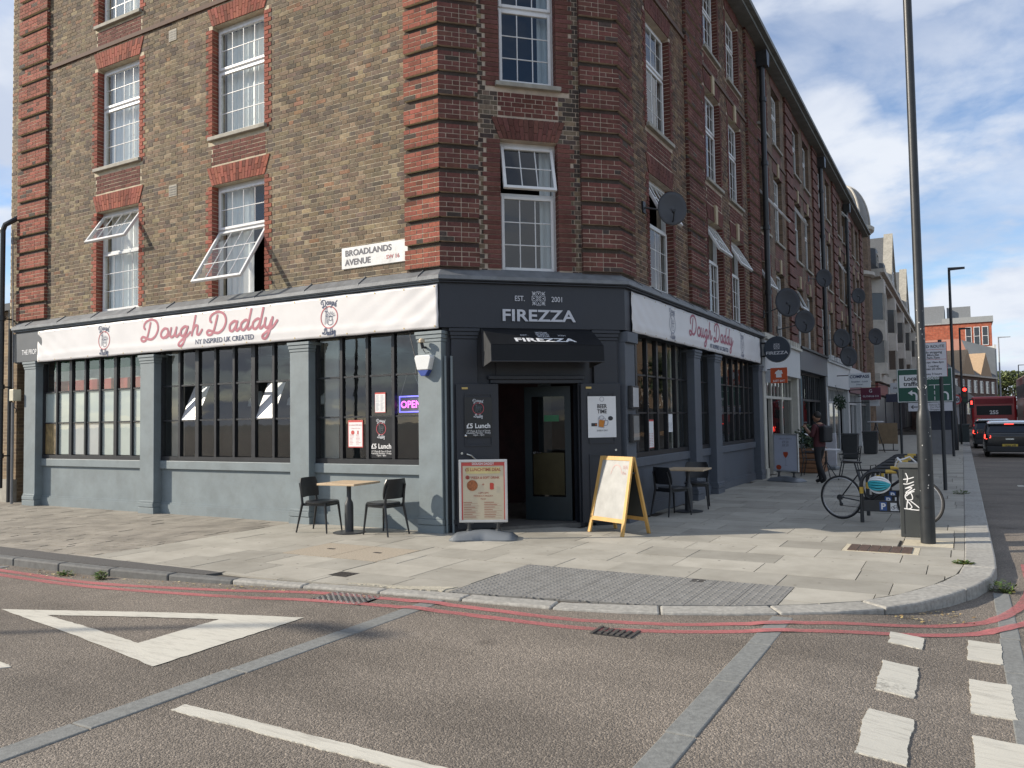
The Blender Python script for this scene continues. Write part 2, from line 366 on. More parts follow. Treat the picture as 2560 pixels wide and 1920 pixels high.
MORT = M('sandy_joint', (.085, .075, .06), .9, .2, 12)
def worn(name, c, lo, hi, a, z):
    m, n, l, b = nodes_of(name); o = [x for x in n if x.type == 'OUTPUT_MATERIAL'][0]
    t = n.new('ShaderNodeNewGeometry'); q = n.new('ShaderNodeTexNoise'); q.inputs['Scale'].default_value = 38; q.inputs['Detail'].default_value = 6; q.inputs['Roughness'].default_value = .75; l.new(t.outputs['Position'], q.inputs['Vector'])
    g = n.new('ShaderNodeTexNoise'); g.inputs['Scale'].default_value = .9; g.inputs['Detail'].default_value = 3; l.new(t.outputs['Position'], g.inputs['Vector'])
    ad = n.new('ShaderNodeMath'); ad.operation = 'MULTIPLY_ADD'; ad.inputs[1].default_value = 1.1; l.new(g.outputs['Fac'], ad.inputs[0]); l.new(q.outputs['Fac'], ad.inputs[2])
    r = n.new('ShaderNodeMapRange'); r.inputs[1].default_value = lo; r.inputs[2].default_value = hi; r.inputs[3].default_value = a; r.inputs[4].default_value = z; l.new(ad.outputs[0], r.inputs[0])
    mx = n.new('ShaderNodeMixShader'); tr = n.new('ShaderNodeBsdfTransparent'); l.new(r.outputs[0], mx.inputs[0]); l.new(tr.outputs[0], mx.inputs[1]); l.new(b.outputs[0], mx.inputs[2]); l.new(mx.outputs[0], o.inputs[0])
    k = n.new('ShaderNodeMix'); k.data_type = 'RGBA'; l.new(g.outputs['Fac'], k.inputs[0]); k.inputs[6].default_value = tuple(x*.8 for x in c)+(1,); k.inputs[7].default_value = tuple(x*1.15 for x in c)+(1,); l.new(k.outputs[2], b.inputs['Base Color']); b.inputs['Roughness'].default_value = .8
    mp = n.new('ShaderNodeMapping'); mp.inputs['Scale'].default_value = (2., 14, 1); mp.inputs['Rotation'].default_value = (0, 0, .25); l.new(t.outputs['Position'], mp.inputs[0]); ck = n.new('ShaderNodeTexNoise'); ck.inputs['Scale'].default_value = 1.6; ck.inputs['Detail'].default_value = 9; ck.inputs['Roughness'].default_value = .72; l.new(mp.outputs[0], ck.inputs['Vector'])
    cr = n.new('ShaderNodeMapRange'); cr.inputs[1].default_value = .5; cr.inputs[2].default_value = .72; cr.inputs[4].default_value = .5; l.new(ck.outputs['Fac'], cr.inputs[0]); k2 = n.new('ShaderNodeMix'); k2.data_type = 'RGBA'; l.new(cr.outputs[0], k2.inputs[0]); l.new(k.outputs[2], k2.inputs[6]); k2.inputs[7].default_value = (.15, .135, .115, 1); l.new(k2.outputs[2], b.inputs['Base Color'])
    bp = n.new('ShaderNodeBump'); bp.inputs['Strength'].default_value = .5; bp.inputs['Distance'].default_value = .008; l.new(ck.outputs['Fac'], bp.inputs['Height']); l.new(bp.outputs[0], b.inputs['Normal'])
    return m
RPAINT = worn('road_paint_red', (.47, .15, .15), .9, 1.35, .95, .3); WPAINT = worn('road_paint_white', (.54, .52, .45), 1.28, 1.5, 1., .35)
IRON = M('cast_iron', (.06, .055, .052), .55, .25, 20, .3, 60, metal=.6)

mb = MB(); mb.quad((-1500, -1500, -.75), (1500, -1500, -.75), (1500, 1500, -.75), (-1500, 1500, -.75))
struct(mb.build('ground', M('distant_ground', (.12, .12, .1), .9)))
mb = MB(); xs = [-160, -60, -20, -8]+[-3+.25*i for i in range(45)]+[9, 14, 30, 90]; ys = [-120, -30, -12, -6, -2, 4, 20, 80, 320]
for i in range(len(xs)-1):
    for j in range(len(ys)-1):
        a, b, c, d = xs[i], xs[i+1], ys[j], ys[j+1]; mb.quad((a, c, zr(a)), (b, c, zr(b)), (b, d, zr(b)), (a, d, zr(a)))
ROAD = struct(mb.build('road', ASPH, smooth=True)); ORIG['road'] = ROAD.location.copy()

OUT = [(-30, -4.03), (-4.1, -4.03), (-2.25, -3.98), (-.5, -3.83), (.5, -3.72), (1.4, -3.6), (2.4, -3.5), (3.0, -3.46), (3.6, -3.40), (4.1, -3.28), (4.52, -3.14), (5.05, -2.90), (5.4, -2.70), (5.75, -2.48), (6.08, -2.2), (6.34, -1.85), (6.56, -1.4), (6.77, -.85), (6.91, -.3), (6.97, .3), (6.98, 1.0), (6.98, 140)]
WID = [.14]*5+[.17, .2, .22, .24, .26, .27, .27, .27, .28, .29, .3, .3, .3, .3, .31, .31, .31]
def path_at(P, W):                                # fine polyline with normals pointing to the pavement
    pts = []
    for i in range(len(P)-1):
        a, b = Vector(P[i]), Vector(P[i+1]); n = max(1, int((b-a).length/.1))
        for k in range(n): t = k/n; pts.append((a.lerp(b, t), W[i]+(W[i+1]-W[i])*t))
    return pts
FP = path_at(OUT, WID); 
def nrm(i):
    t = (FP[min(i+3, len(FP)-1)][0]-FP[max(i-3, 0)][0]).normalized(); return Vector((-t.y, t.x))
INN = [(FP[i][0]+nrm(i)*FP[i][1]) for i in range(len(FP))]
inner = [tuple(p) for p in INN[::6]]+[(6.67, 140)]
bedpoly = [(-30, -3.89)]+[p for p in inner if p[0] > -3.9]+[(-30, 140)]
mb = MB(); mb.slab(bedpoly, -.55, -.022); PAVE = struct(mb.build('pavement', MORT)); ORIG['pavement'] = PAVE.location.copy()
# kerb stones
mb = MB(); mb.slab([tuple(p[0]+nrm(i)*.03) for i, p in enumerate(FP[::5])]+[tuple(INN[i]) for i in range(len(FP)-1, -1, -5)], -.55, -.03)
KERB = struct(mb.build('kerb', MORT)); ORIG['kerb'] = KERB.location.copy()
i = 0; kn = 0; rg = random.Random(3)
far = MB()
while i < len(FP)-10:
    near = -13 < FP[i][0].x and FP[i][0].y < 24
    n = 9 if near else 9
    if 5 < FP[i][0].x and -2.6 < FP[i][0].y < .5: n = 12
    j = min(i+n, len(FP)-1); seq = list(range(i, j+1, 1 if 2 < FP[i][0].x and FP[i][0].y < 1.2 else 3))
    if seq[-1] != j: seq.append(j)
    dz = rg.uniform(-.004, .004)
    o_ = [FP[k][0] for k in seq]; n_ = [INN[k] for k in seq]
    t0 = (o_[1]-o_[0]).normalized()*.006; t1 = (o_[-1]-o_[-2]).normalized()*.006
    o_[0] = o_[0]+t0; n_[0] = n_[0]+t0; o_[-1] = o_[-1]-t1; n_[-1] = n_[-1]-t1
    poly = [tuple(p) for p in o_]+[tuple(p) for p in n_[::-1]]
    tgt = MB() if near else far
    tgt.slab(poly, -.5, .002+dz)
    if near: tgt.build('kerb_stone', GRAND if FP[i][0].x < -.6 else GRAN, KERB, bevel=.018)
    i = j
stuff(far.build('kerb_stone_run', GRAN, KERB))

# paving slabs
conv = [(-30, -3.80)]+[(p[0]-.0, p[1]+.006) for p in inner if p[0] > .2 and p[1] < 2]+[(6.66, 140), (-30, 140)]
EXC = [(2.32, 5.24, -4.2, -1.65), (-.95, .60, -2.25, -1.35), (-30, -.55, -4.2, -3.52), (5.36, 6.2, .78, 1.35), (.63, .9, -3.12, -2.9), (4.22, 4.42, -1.85, -1.65), (5.98, 6.56, 1.5, 2.06)]
slabs = []; rg = random.Random(11); yrow = -3.45-.6; far = MB(); blocks = MB()
while yrow < 60:
    h = .6; x = -9+rg.uniform(0, .8) if yrow < 1 else 0.2+rg.uniform(0, .5)
    while x < 7:
        L_ = rg.choice((.62, .78, .9, .9, 1.0)); r = (x, x+L_, yrow, yrow+h); x += L_
        if r[1] < -3.0: continue
        for q in minus([(max(r[0], -3.05), r[1], r[2], r[3])], EXC):
            if q[1]-q[0] < .05 or q[3]-q[2] < .05: continue
            cx, cy_ = (q[0]+q[1])/2, (q[2]+q[3])/2
            if cy_ > .5 and cx < min(SC, cy_)-.35: continue
            g = rg.uniform(.003, .0065)
            pl = clip_poly([(q[0]+g, q[2]+g), (q[1]-g, q[2]+g), (q[1]-g, q[3]-g), (q[0]+g, q[3]-g)], conv)
            if len(pl) < 3: continue
            slabs.append((cy_, pl))
    yrow += h
slabs.sort(key=lambda t: t[0])
for k, (cy_, pl) in enumerate(slabs):
    t = MB() if k < 280 else far
    z = rg.uniform(-.004, .0); t.slab(pl, -.03, z)
    if k < 280: t.build('slab', SLAB, PAVE, flip=False)
stuff(far.build('slab_field', SLAB, PAVE))
yrow = -3.52
while yrow < .6:
    h = .13 if yrow < -2.1 else .26
    x = -12.5+rg.uniform(0, .3)
    while x < -2.6:
        L_ = rg.uniform(.3, .5) if h < .2 else rg.uniform(.5, .75)
        e = -3.05; x1 = min(x+L_, e)
        if x1-x > .04: blocks.slab([(x+.006, yrow+.007), (x1-.006, yrow+.007), (x1-.006, yrow+h-.007), (x+.006, yrow+h-.007)], -.03, rg.uniform(-.007, .001))
        x += L_
    yrow += h
stuff(blocks.build('block_paving', M('paving_block', (.27, .245, .205), .85, .3, 2.2, .2, 40, dirt=.35), PAVE))
part('asphalt_strip', PAVE, M('patch_asphalt', (.085, .082, .078), .85, .25, 40, .5, 120), lambda m: m.slab(jag([(-30, -3.885), (-4.1, -3.885), (-2.2, -3.83), (-.62, -3.69), (-.55, -3.53), (-4, -3.53), (-30, -3.53)], .008, .2), -.03, .003))
part('mortar_patch', PAVE, M('rough_mortar', (.42, .39, .31), .9, .3, 30, .8, 60, dirt=.3), lambda m: m.slab(jag([(1.15, -3.40), (2.25, -3.30), (2.28, -3.05), (1.9, -3.22), (1.3, -3.32)], .02, .06), -.02, .006))
# tactile paving with blisters
TACT = M('tactile_concrete', (.2, .197, .186), .8, .18, 9, .2, 60, dirt=.15)
tac = [(r, c) for r in range(5) for c in range(8)]
for r, c in tac:
    x0 = 2.32+c*.365; y0 = -1.65-(r+1)*.36
    pl = clip_poly([(x0+.003, y0+.003), (x0+.362, y0+.003), (x0+.362, y0+.357), (x0+.003, y0+.357)], conv)
    if len(pl) < 3: continue
    m = MB(); m.slab(pl, -.03, -.001)
    for i in range(5):
        for j in range(5):
            bx, by = x0+.04+i*.0713, y0+.04+j*.07
            if len(clip_poly([(bx-.02, by-.02), (bx+.02, by-.02), (bx+.02, by+.02), (bx-.02, by+.02)], conv)) == 4 and all(abs(v[0]-bx) <= .03 for v in clip_poly([(bx-.02, by-.02), (bx+.02, by-.02), (bx+.02, by+.02), (bx-.02, by+.02)], conv)):
                m.lathe([(.0145, -.002), (.0125, .0025), (.007, .0048)], bx, by, 8)
    m.build('tactile_slab', TACT, PAVE)
# covers, gratings and drain let into the pavement
CONC = M('aggregate_cover', (.36, .31, .24), .85, .3, 60, .5, 110)
for x0, x1 in ((-.94, -.18), (-.17, .59)):
    cv = part('access_cover', PAVE, CONC, lambda m: m.slab([(x0, -2.24), (x1, -2.24), (x1, -1.36), (x0, -1.36)], -.03, .0))
    part('lifting_slot', cv, IRON, lambda m: m.box((x0+x1)/2-.06, (x0+x1)/2+.05, -1.77, -1.72, -.01, .003))
for x0, x1, y0, y1 in ((.63, .9, -3.12, -2.9), (4.22, 4.42, -1.85, -1.65)):
    part('stop_tap_cover', PAVE, IRON, lambda m: (m.slab([(x0, y0), (x1, y0), (x1, y1), (x0, y1)], -.03, -.002), [m.box(x0+.03, x1-.03, y0+.04+k*.05, y0+.06+k*.05, -.01, .003) for k in range(3)]))
mb = MB(); mb.slab([(5.36, .78), (6.2, .78), (6.2, 1.35), (5.36, 1.35)], -.03, -.003); mb.build('drain_surround', M('pale_concrete', (.5, .45, .34), .85, .2, 20), PAVE)
g_ = part('drain_cover', PAVE, M('rusted_iron', (.11, .075, .06), .7, .3, 25, .4, 80, metal=.3), lambda m: [m.box(5.42+k*.119, 5.42+(k+1)*.119-.012, .83, 1.3, -.02, .006) for k in range(6)])
for e in EXC[6:7]: part('post_footing', PAVE, M('pale_concrete'), lambda m: m.slab([(e[0]+.01, e[2]+.01), (e[1]-.01, e[2]+.01), (e[1]-.01, e[3]-.01), (e[0]+.01, e[3]-.01)], -.03, -.004))
mb = MB(); zg = -.05
mb.slab([(1.22, -4.03), (1.86, -4.03), (1.83, -3.64), (1.25, -3.68)], zg-.2, zr(1.5)-.0)
GR = mb.build('gully_frame', IRON, ROAD)
m = MB()
for i in range(16): m.box(1.25+i*.0365, 1.259+i*.0365, -4.01, -3.68, zr(1.5)-.004, zr(1.5)+.006)
for j in range(10):
    for i in range(15):
        if (i+j) % 2: m.box(1.259+i*.0365, 1.2865+i*.0365, -4.0+j*.034, -3.99+j*.034, zr(1.5)-.004, zr(1.5)+.009)
m.build('grating_bar', M('worn_steel', (.45, .44, .42), .4, .2, 30, metal=.8), GR)
m = MB(); z = zr(4.3); m.slab([(4.13, -3.98), (4.46, -3.98), (4.44, -3.74), (4.14, -3.76)], z-.1, z+.002)
G2 = m.build('gully_cover', IRON, ROAD); m = MB(); [m.box(4.17+i*.05, 4.2+i*.05, -3.95+j*.09, -3.88+j*.09, z, z+.009) for i in range(5) for j in range(2)]; m.box(4.12, 4.145, -3.98, -3.75, z, z+.01); m.box(4.43, 4.455, -3.98, -3.75, z, z+.01)
m.build('cover_rib', M('worn_iron', (.14, .13, .12), .5, .2, 20, metal=.6), G2)
# granite strips across the carriageway
def strip(x0, x1, y0, y1, seed, L_=1.1):
    rg = random.Random(seed); y = y0
    while y < y1-.05:
        e = min(y1, y+L_); dz = rg.uniform(.003, .009); dx = rg.uniform(-.006, .006)
        m = MB(); m.slab([(x0+dx, y+.006), (x1+dx, y+.006), (x1+dx, e-.006), (x0+dx, e-.006)], zr(x0)-.2, zr((x0+x1)/2)+dz); m.build('granite_setting', GRAN2, ROAD, bevel=.008); y = e
strip(2.28, 2.46, -13.6, -3.53, 1); strip(5.27, 5.44, -13.2, -2.80, 2, .95); strip(6.9, 7.04, -9, -.55, 4, .95); strip(-3.9, -3.75, -10, -4.08, 5)
# painted markings
def paint(name, pts, mat, amp=.006, seed=1, th=.006, hole=None):
    pl = jag(pts, amp, .05, seed); m = MB()
    m.slab(pl, lambda x, y: zr(x)-.012, lambda x, y: zr(x)+th); return m.build(name, mat, ROAD)
tri = [Vector((-1.32, -5.47)), Vector((1.72, -4.60)), Vector((1.76, -6.10))]; tin = [Vector((-.60, -5.455)), Vector((1.09, -4.965)), Vector((1.12, -5.76))]
m = MB()
for k in range(3):
    a, b, c, d = tri[k], tri[(k+1) % 3], tin[(k+1) % 3], tin[k]; n = 26; P_ = []
    rg = random.Random(k)
    for i in range(n+1):
        t = i/n; q = a.lerp(b, t); r = d.lerp(c, t); nn = Vector((-(b-a).y, (b-a).x)).normalized()
        e1, e2 = (0, 0) if i in (0, n) else (rg.uniform(-.006, .006), rg.uniform(-.006, .006)); P_.append((q+nn*e1, r+nn*e2))
    for i in range(n):
        q = [P_[i][0], P_[i+1][0], P_[i+1][1], P_[i][1]]; m.add([(p.x, p.y, zr(p.x)+.005) for p in q], [(0, 1, 2, 3)])
m.build('give_way_triangle', WPAINT, ROAD)
paint('lane_dash', [(2.60, -6.50), (2.60, -6.60), (4.7, -6.62), (4.7, -6.50)], WPAINT, .007, 5)
paint('lane_dash', [(-1.2, -6.52), (-1.2, -6.63), (.78, -6.62), (.84, -6.55), (.76, -6.52)], WPAINT, .007, 6)
sq = [(6.16, 6.39, -3.08, -2.76), (6.17, 6.39, -4.24, -3.58), (6.17, 6.41, -5.30, -4.62), (6.68, 6.90, -3.12, -2.56), (6.69, 6.92, -4.28, -3.60), (6.70, 6.93, -5.34, -4.66), (6.18, 6.42, -6.4, -5.7), (6.70, 6.94, -6.4, -5.7)]
for k, (a, b, c, d) in enumerate(sq): paint('crossing_square', [(a, c), (b, c), (b, d), (a, d)], WPAINT, .007, 20+k, .008)
for k, (x, y0, y1) in enumerate(((7.72, 3.2, 4.0), (8.5, 2.2, 3.1), (7.8, 12.8, 13.2))): paint('lane_dash', [(x, y0), (x+.12, y0), (x+.12, y1), (x, y1)], WPAINT, .006, 40+k)
paint('crossing_bar', [(7.55, 1.2), (9.5, 1.9), (9.5, 2.15), (7.5, 1.45)], WPAINT, .01, 50)
red1 = [(-9, -4.28), (-3.6, -4.27), (-2.06, -4.29), (-.72, -4.17), (.29, -4.0), (1.09, -3.79), (1.87, -3.70), (2.49, -3.66), (3.13, -3.66), (3.75, -3.66), (4.2, -3.56), (4.68, -3.41), (5.24, -3.1), (5.81, -2.77), (6.23, -2.48), (6.66, -2.06), (6.93, -1.66), (7.08, -1.2), (7.17, -.75), (7.24, -.2), (7.27, .5), (7.28, 1.3)]
red2 = [(-9, -4.44), (-3.6, -4.44), (-1.83, -4.43), (-.47, -4.35), (.55, -4.23), (1.25, -4.07), (1.98, -3.95), (2.49, -3.90), (3.27, -3.89), (3.95, -3.87), (4.46, -3.73), (4.9, -3.55), (5.29, -3.33), (5.84, -3.03), (6.25, -2.75), (6.66, -2.4), (6.96, -2.02), (7.2, -1.55), (7.36, -1.0), (7.46, -.3), (7.5, .5), (7.51, 1.3)]
for q, rl in enumerate((red1, red2)):
    P_ = catmull(rl[:-1], 6)+[Vector(rl[-1])]; m = MB(); rg = random.Random(q); Q = []
    for i, p in enumerate(P_):
        t = (P_[min(i+1, len(P_)-1)]-P_[max(i-1, 0)]).normalized(); nn = Vector((-t.y, t.x)); wv = .05
        ons = any(a < p.x < b for a, b in ((2.24, 2.5), (5.23, 5.48), (6.86, 7.08), (-3.93, -3.72)))
        z = zr(p.x)+(.0115 if ons else .0035)
        Q.append((p+nn*(wv+rg.uniform(-.006, .006)), p-nn*(wv+rg.uniform(-.006, .006)), z))
    for i in range(len(Q)-1):
        a, b, z = Q[i]; c, d, z2 = Q[i+1]; m.add([(a.x, a.y, z), (b.x, b.y, z), (d.x, d.y, z2), (c.x, c.y, z2)], [(0, 1, 2, 3)])
    m.build('red_line', RPAINT, ROAD)
for k, (x, y) in enumerate(((7.25, .6), (7.3, 1.2))): paint('red_patch', [(x, y), (x+.3, y+.1), (x+.3, y+.35), (x, y+.25)], RPAINT, .01, 70+k, .009)
# fallen leaves in the gutter
m = MB(); rg = random.Random(5)
for k in range(260):
    t = rg.random(); c = rg.choice(((-3.1, -4.12, .35, .05), (-2.6, -4.1, .3, .05), (-.6, -3.95, 1., .06), (.4, -3.82, .7, .05), (6.3, -2.15, .16, .06), (6.5, -1.8, .12, .1)))
    x = c[0]+rg.gauss(0, c[2]); y = c[1]+rg.gauss(0, c[3])-.03+(.075*(x-c[0]) if x > -2.4 and x < 2 else 0); a = rg.random()*6.3; s_ = rg.uniform(.008, .022)
    z = zr(x)+.006+rg.random()*.008; u_ = Vector((math.cos(a), math.sin(a), rg.uniform(-.4, .4)))*s_; v_ = Vector((-math.sin(a), math.cos(a), rg.uniform(-.3, .3)))*s_*.5; p = Vector((x, y, z))
    m.add([p-u_, p-v_, p+u_, p+v_], [(0, 1, 2, 3)], rg.choice(((.45, .34, .13), (.36, .25, .1), (.5, .42, .25), (.22, .14, .06))))
def attr_mat(name, rough=.8, var=.2, scale=30, bump=0.):
    m, n, l, b = nodes_of(name); a = n.new('ShaderNodeAttribute'); a.attribute_name = 'col'
    t = n.new('ShaderNodeNewGeometry'); q = n.new('ShaderNodeTexNoise'); q.inputs['Scale'].default_value = scale; q.inputs['Detail'].default_value = 5; l.new(t.outputs['Position'], q.inputs['Vector'])
    mr = n.new('ShaderNodeMapRange'); mr.inputs[1].default_value = .25; mr.inputs[2].default_value = .75; mr.inputs[3].default_value = 1-var; mr.inputs[4].default_value = 1+var; l.new(q.outputs['Fac'], mr.inputs[0])
    k = n.new('ShaderNodeMix'); k.data_type = 'RGBA'; k.blend_type = 'MULTIPLY'; k.inputs[0].default_value = 1; l.new(a.outputs['Color'], k.inputs[6]); l.new(mr.outputs[0], k.inputs[7]); l.new(k.outputs[2], b.inputs['Base Color'])
    b.inputs['Roughness'].default_value = rough
    if bump:
        bp = n.new('ShaderNodeBump'); bp.inputs['Strength'].default_value = bump; bp.inputs['Distance'].default_value = .006; l.new(q.outputs['Fac'], bp.inputs['Height']); l.new(bp.outputs[0], b.inputs['Normal'])
    MATS[name] = m; return m
o = m.build('leaf_litter', attr_mat('dry_leaf')); stuff(o); tag(o, 'scattered dry leaves and litter lying in the gutter', 'leaf litter')
def weed(x, y, z, r, n, label, seed, hgt=1.):
    rg = random.Random(seed); m = MB(); m2 = MB()
    for k in range(n):
        a = rg.random()*6.3; rr = r*rg.random()**.6; p = Vector((x+rr*math.cos(a), y+rr*math.sin(a)*.7, z+hgt*r*rg.random()*(1-.5*rr/r)))
        u_ = Vector((math.cos(a+rg.uniform(-1, 1)), math.sin(a+rg.uniform(-1, 1)), rg.uniform(-.2, .6))).normalized()*rg.uniform(.012, .03); v_ = u_.cross(Vector((rg.uniform(-.5, .5), rg.uniform(-.5, .5), 1))).normalized()*u_.length*.45
        m.add([p-u_, p-v_, p+u_*1.2, p+v_], [(0, 1, 2, 3)], (rg.uniform(.06, .13), rg.uniform(.11, .17), .03))
        if k % 6 == 0: m2.cyl((x+.2*rr*math.cos(a), y+.2*rr*math.sin(a), z-.01), p, .003, .002, 4)
    t = thing('weed_plant', label, 'weed', (x, y, z)); m.build('leaf_cluster', MATS.get('weed_leaf') or attr_mat('weed_leaf', .6), t); m2.build('stem', M('weed_stem', (.1, .13, .04)), t)
weed(-1.9, -4.09, zr(-1.9), .09, 130, 'bushy green weed growing in the gutter beside the dark asphalt strip', 1, 1.3)
weed(-2.55, -4.1, zr(-2.55), .12, 90, 'low sprawling yellow green weed in the gutter among dry leaves', 2, .5)
weed(6.66, .35, 0, .1, 150, 'tuft of grassy weed in the joint between kerb and paving near lamp post', 3, .5)
weed(7.0, -.45, zr(7.), .13, 150, 'leafy weed at the foot of the curved corner kerb', 4, 1.1)
weed(6.62, 9.0, 0, .16, 120, 'long dark weed patch along the kerb joint beyond the bicycle stands', 5, .7)
# ================================================================ the brick corner building
BLD = thing('corner_building', 'four storey brick corner block with blue grey painted restaurant front at street level', 'building', (0, 0, 0))
ORIG[BLD.name] = Vector((0, 0, 0))
def brick_mat(kind):
    m, n, l, b = nodes_of('brick_'+kind)
    if kind == 'object': src = n.new('ShaderNodeObjectInfo').outputs['Color']
    else:
        a = n.new('ShaderNodeAttribute'); a.attribute_name = 'col'; src = a.outputs['Color']
    t = n.new('ShaderNodeNewGeometry'); q = n.new('ShaderNodeTexNoise'); q.inputs['Scale'].default_value = 26; q.inputs['Detail'].default_value = 6; q.inputs['Roughness'].default_value = .7; l.new(t.outputs['Position'], q.inputs['Vector'])
    wmp = n.new('ShaderNodeMapping'); wmp.inputs['Scale'].default_value = (1.6, 1.6, .45); l.new(t.outputs['Position'], wmp.inputs[0]); w2 = n.new('ShaderNodeTexNoise'); w2.inputs['Scale'].default_value = 1.1; w2.inputs['Detail'].default_value = 9; w2.inputs['Roughness'].default_value = .7; l.new(wmp.outputs[0], w2.inputs['Vector'])
    mr = n.new('ShaderNodeMapRange'); mr.inputs[1].default_value = .28; mr.inputs[2].default_value = .72; mr.inputs[3].default_value = .68; mr.inputs[4].default_value = 1.3; l.new(q.outputs['Fac'], mr.inputs[0])
    m2 = n.new('ShaderNodeMapRange'); m2.inputs[1].default_value = .3; m2.inputs[2].default_value = .7; m2.inputs[3].default_value = .66; m2.inputs[4].default_value = 1.14; l.new(w2.outputs['Fac'], m2.inputs[0])
    pr = n.new('ShaderNodeMath'); pr.operation = 'MULTIPLY'; l.new(mr.outputs[0], pr.inputs[0]); l.new(m2.outputs[0], pr.inputs[1])
    k = n.new('ShaderNodeMix'); k.data_type = 'RGBA'; k.blend_type = 'MULTIPLY'; k.inputs[0].default_value = 1; l.new(src, k.inputs[6]); l.new(pr.outputs[0], k.inputs[7]); l.new(k.outputs[2], b.inputs['Base Color'])
    b.inputs['Roughness'].default_value = .88; b.inputs['Specular IOR Level'].default_value = .25
    bp = n.new('ShaderNodeBump'); bp.inputs['Strength'].default_value = .35; bp.inputs['Distance'].default_value = .006; l.new(q.outputs['Fac'], bp.inputs['Height']); l.new(bp.outputs[0], b.inputs['Normal'])
    return m
BM_OBJ, BM_ATT = brick_mat('object'), brick_mat('stuff')
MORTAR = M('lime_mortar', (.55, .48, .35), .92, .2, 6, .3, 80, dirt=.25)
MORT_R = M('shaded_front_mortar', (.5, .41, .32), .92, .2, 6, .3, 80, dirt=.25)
br = random.Random(21)
def jit(c, a): k = 1+br.uniform(-a, a); return tuple(max(.01, x*k*(1+br.uniform(-.05, .05))) for x in c)
def stock():
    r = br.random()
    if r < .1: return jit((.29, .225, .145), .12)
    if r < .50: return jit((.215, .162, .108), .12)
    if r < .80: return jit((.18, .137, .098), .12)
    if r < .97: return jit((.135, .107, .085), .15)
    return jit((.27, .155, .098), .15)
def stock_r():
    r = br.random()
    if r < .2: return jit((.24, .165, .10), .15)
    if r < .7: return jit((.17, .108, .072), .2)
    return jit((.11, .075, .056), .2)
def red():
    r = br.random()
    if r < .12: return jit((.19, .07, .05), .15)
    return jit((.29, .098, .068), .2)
def red_shade(): return jit((.165, .07, .057), .2)  # darker copy of the red brick: the corner facet's shade put into its colour
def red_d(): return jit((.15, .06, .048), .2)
def soot(): return jit((.085, .066, .056), .2)
def mixf(): return stock() if br.random() < .5 else soot()
BR = []                                          # (frame, s0, s1, z0, z1, dback, dfront, colour)
CH = .075
def field(F, s0, s1, z0, z1, d, cf, holes=(), depth=.1):
    k0 = int(math.ceil(z0/CH-1e-6)); k1 = int(z1/CH+1e-6)
    for k in range(k0, k1):
        za = k*CH+.006; zb = (k+1)*CH-.006
        iv = [(s0, s1)]
        for a, b, c, e in holes:
            if e > za+.01 and c < zb-.01:
                ni = []
                for p, q in iv:
                    if b <= p or a >= q: ni.append((p, q)); continue
                    if a > p: ni.append((p, a))
                    if b < q: ni.append((b, q))
                iv = ni
        s = math.floor(s0/.3375)*.3375-.34+(.16875 if k % 2 else 0)+br.uniform(-.006, .006); h = 0
        while s < s1:
            L_ = .225 if h % 2 == 0 else .1125; h += 1
            for p, q in iv:
                a, b = max(s, p)+.006, min(s+L_, q)-.006
                if b-a > .035: BR.append((F, a, b, za, zb, d-depth, d+br.uniform(-.0025, .0025), cf()))
            s += L_
QM = []
def quoin(F, s0, s1, z0, z1, d, e0=0, e1=0, cf=red):  # e0/e1: mitre sign at each end
    QM.append((F, s0, s1, z0, z1, d-.0055, e0, e1))
    k0 = int(math.ceil(z0/CH-1e-6)); k1 = int(z1/CH+1e-6)
    for k in range(k0, k1):
        rec = (k % 5 == 2); dd = d-.05 if rec else d; a0 = s0+e0*.414*(-dd); a1 = s1-e1*.414*(-dd)
        za = k*CH+.006; zb = (k+1)*CH-.006
        if rec: BR.append((F, a0, a1, za-.002, zb+.002, dd-.1, dd, soot())); continue
        n = 3 if k % 2 else 5; x = a0; q = k % 2
        while x < a1-.02:
            L_ = .225 if q % 2 == 0 else .1125; q += 1; b = min(x+L_, a1)
            if a1-b < .04: b = a1
            BR.append((F, x+.006 if x > a0 else x, b-.006 if b < a1 else b, za, zb, dd-.12, dd+br.uniform(-.002, .002), cf() if br.random() > .05 else soot())); x = b
def arch(F, s0, s1, z0, z1, d, cf, key=False):
    n = int((s1-s0+.2)/.078); c = (s0+s1)/2; w0 = (s1-s0)/2; w1 = w0+.13
    for i in range(n):
        if key and abs(i-(n-1)/2) < 1.1: continue
        a0, a1 = c-w0+2*w0*i/n, c-w0+2*w0*(i+1)/n; b0, b1 = c-w1+2*w1*i/n, c-w1+2*w1*(i+1)/n
        cut = .62 if i % 2 else .36
        for t0, t1 in ((0, cut), (cut, 1)):
            l = lambda p, q, t: p+(q-p)*t; g = .004
            pts = [(l(a0, b0, t0)+g, l(z0, z1, t0)+g), (l(a1, b1, t0)-g, l(z0, z1, t0)+g), (l(a1, b1, t1)-g, l(z0, z1, t1)-g), (l(a0, b0, t1)+g, l(z0, z1, t1)-g)]
            ARCH.prism(pts, F, d-.12, d+br.uniform(-.002, .002), cf())
ARCH = MB()
def panel(mb, F, s0, s1, z0, z1, d0, d1, holes):
    ss = sorted({s0, s1}|{v for h in holes for v in h[:2] if s0 < v < s1}); zs = sorted({z0, z1}|{v for h in holes for v in h[2:] if z0 < v < z1})
    for i in range(len(ss)-1):
        run = None
        for j in range(len(zs)-1):
            cx, cz = (ss[i]+ss[i+1])/2, (zs[j]+zs[j+1])/2
            inside = any(h[0] < cx < h[1] and h[2] < cz < h[3] for h in holes)
            if not inside:
                if run is None: run = zs[j]
            if run is not None and (inside or j == len(zs)-2):
                mb.fbox(F, ss[i], ss[i+1], d0, d1, run, zs[j] if inside else zs[j+1]); run = None
TOP = 11.93; Z0 = 3.9
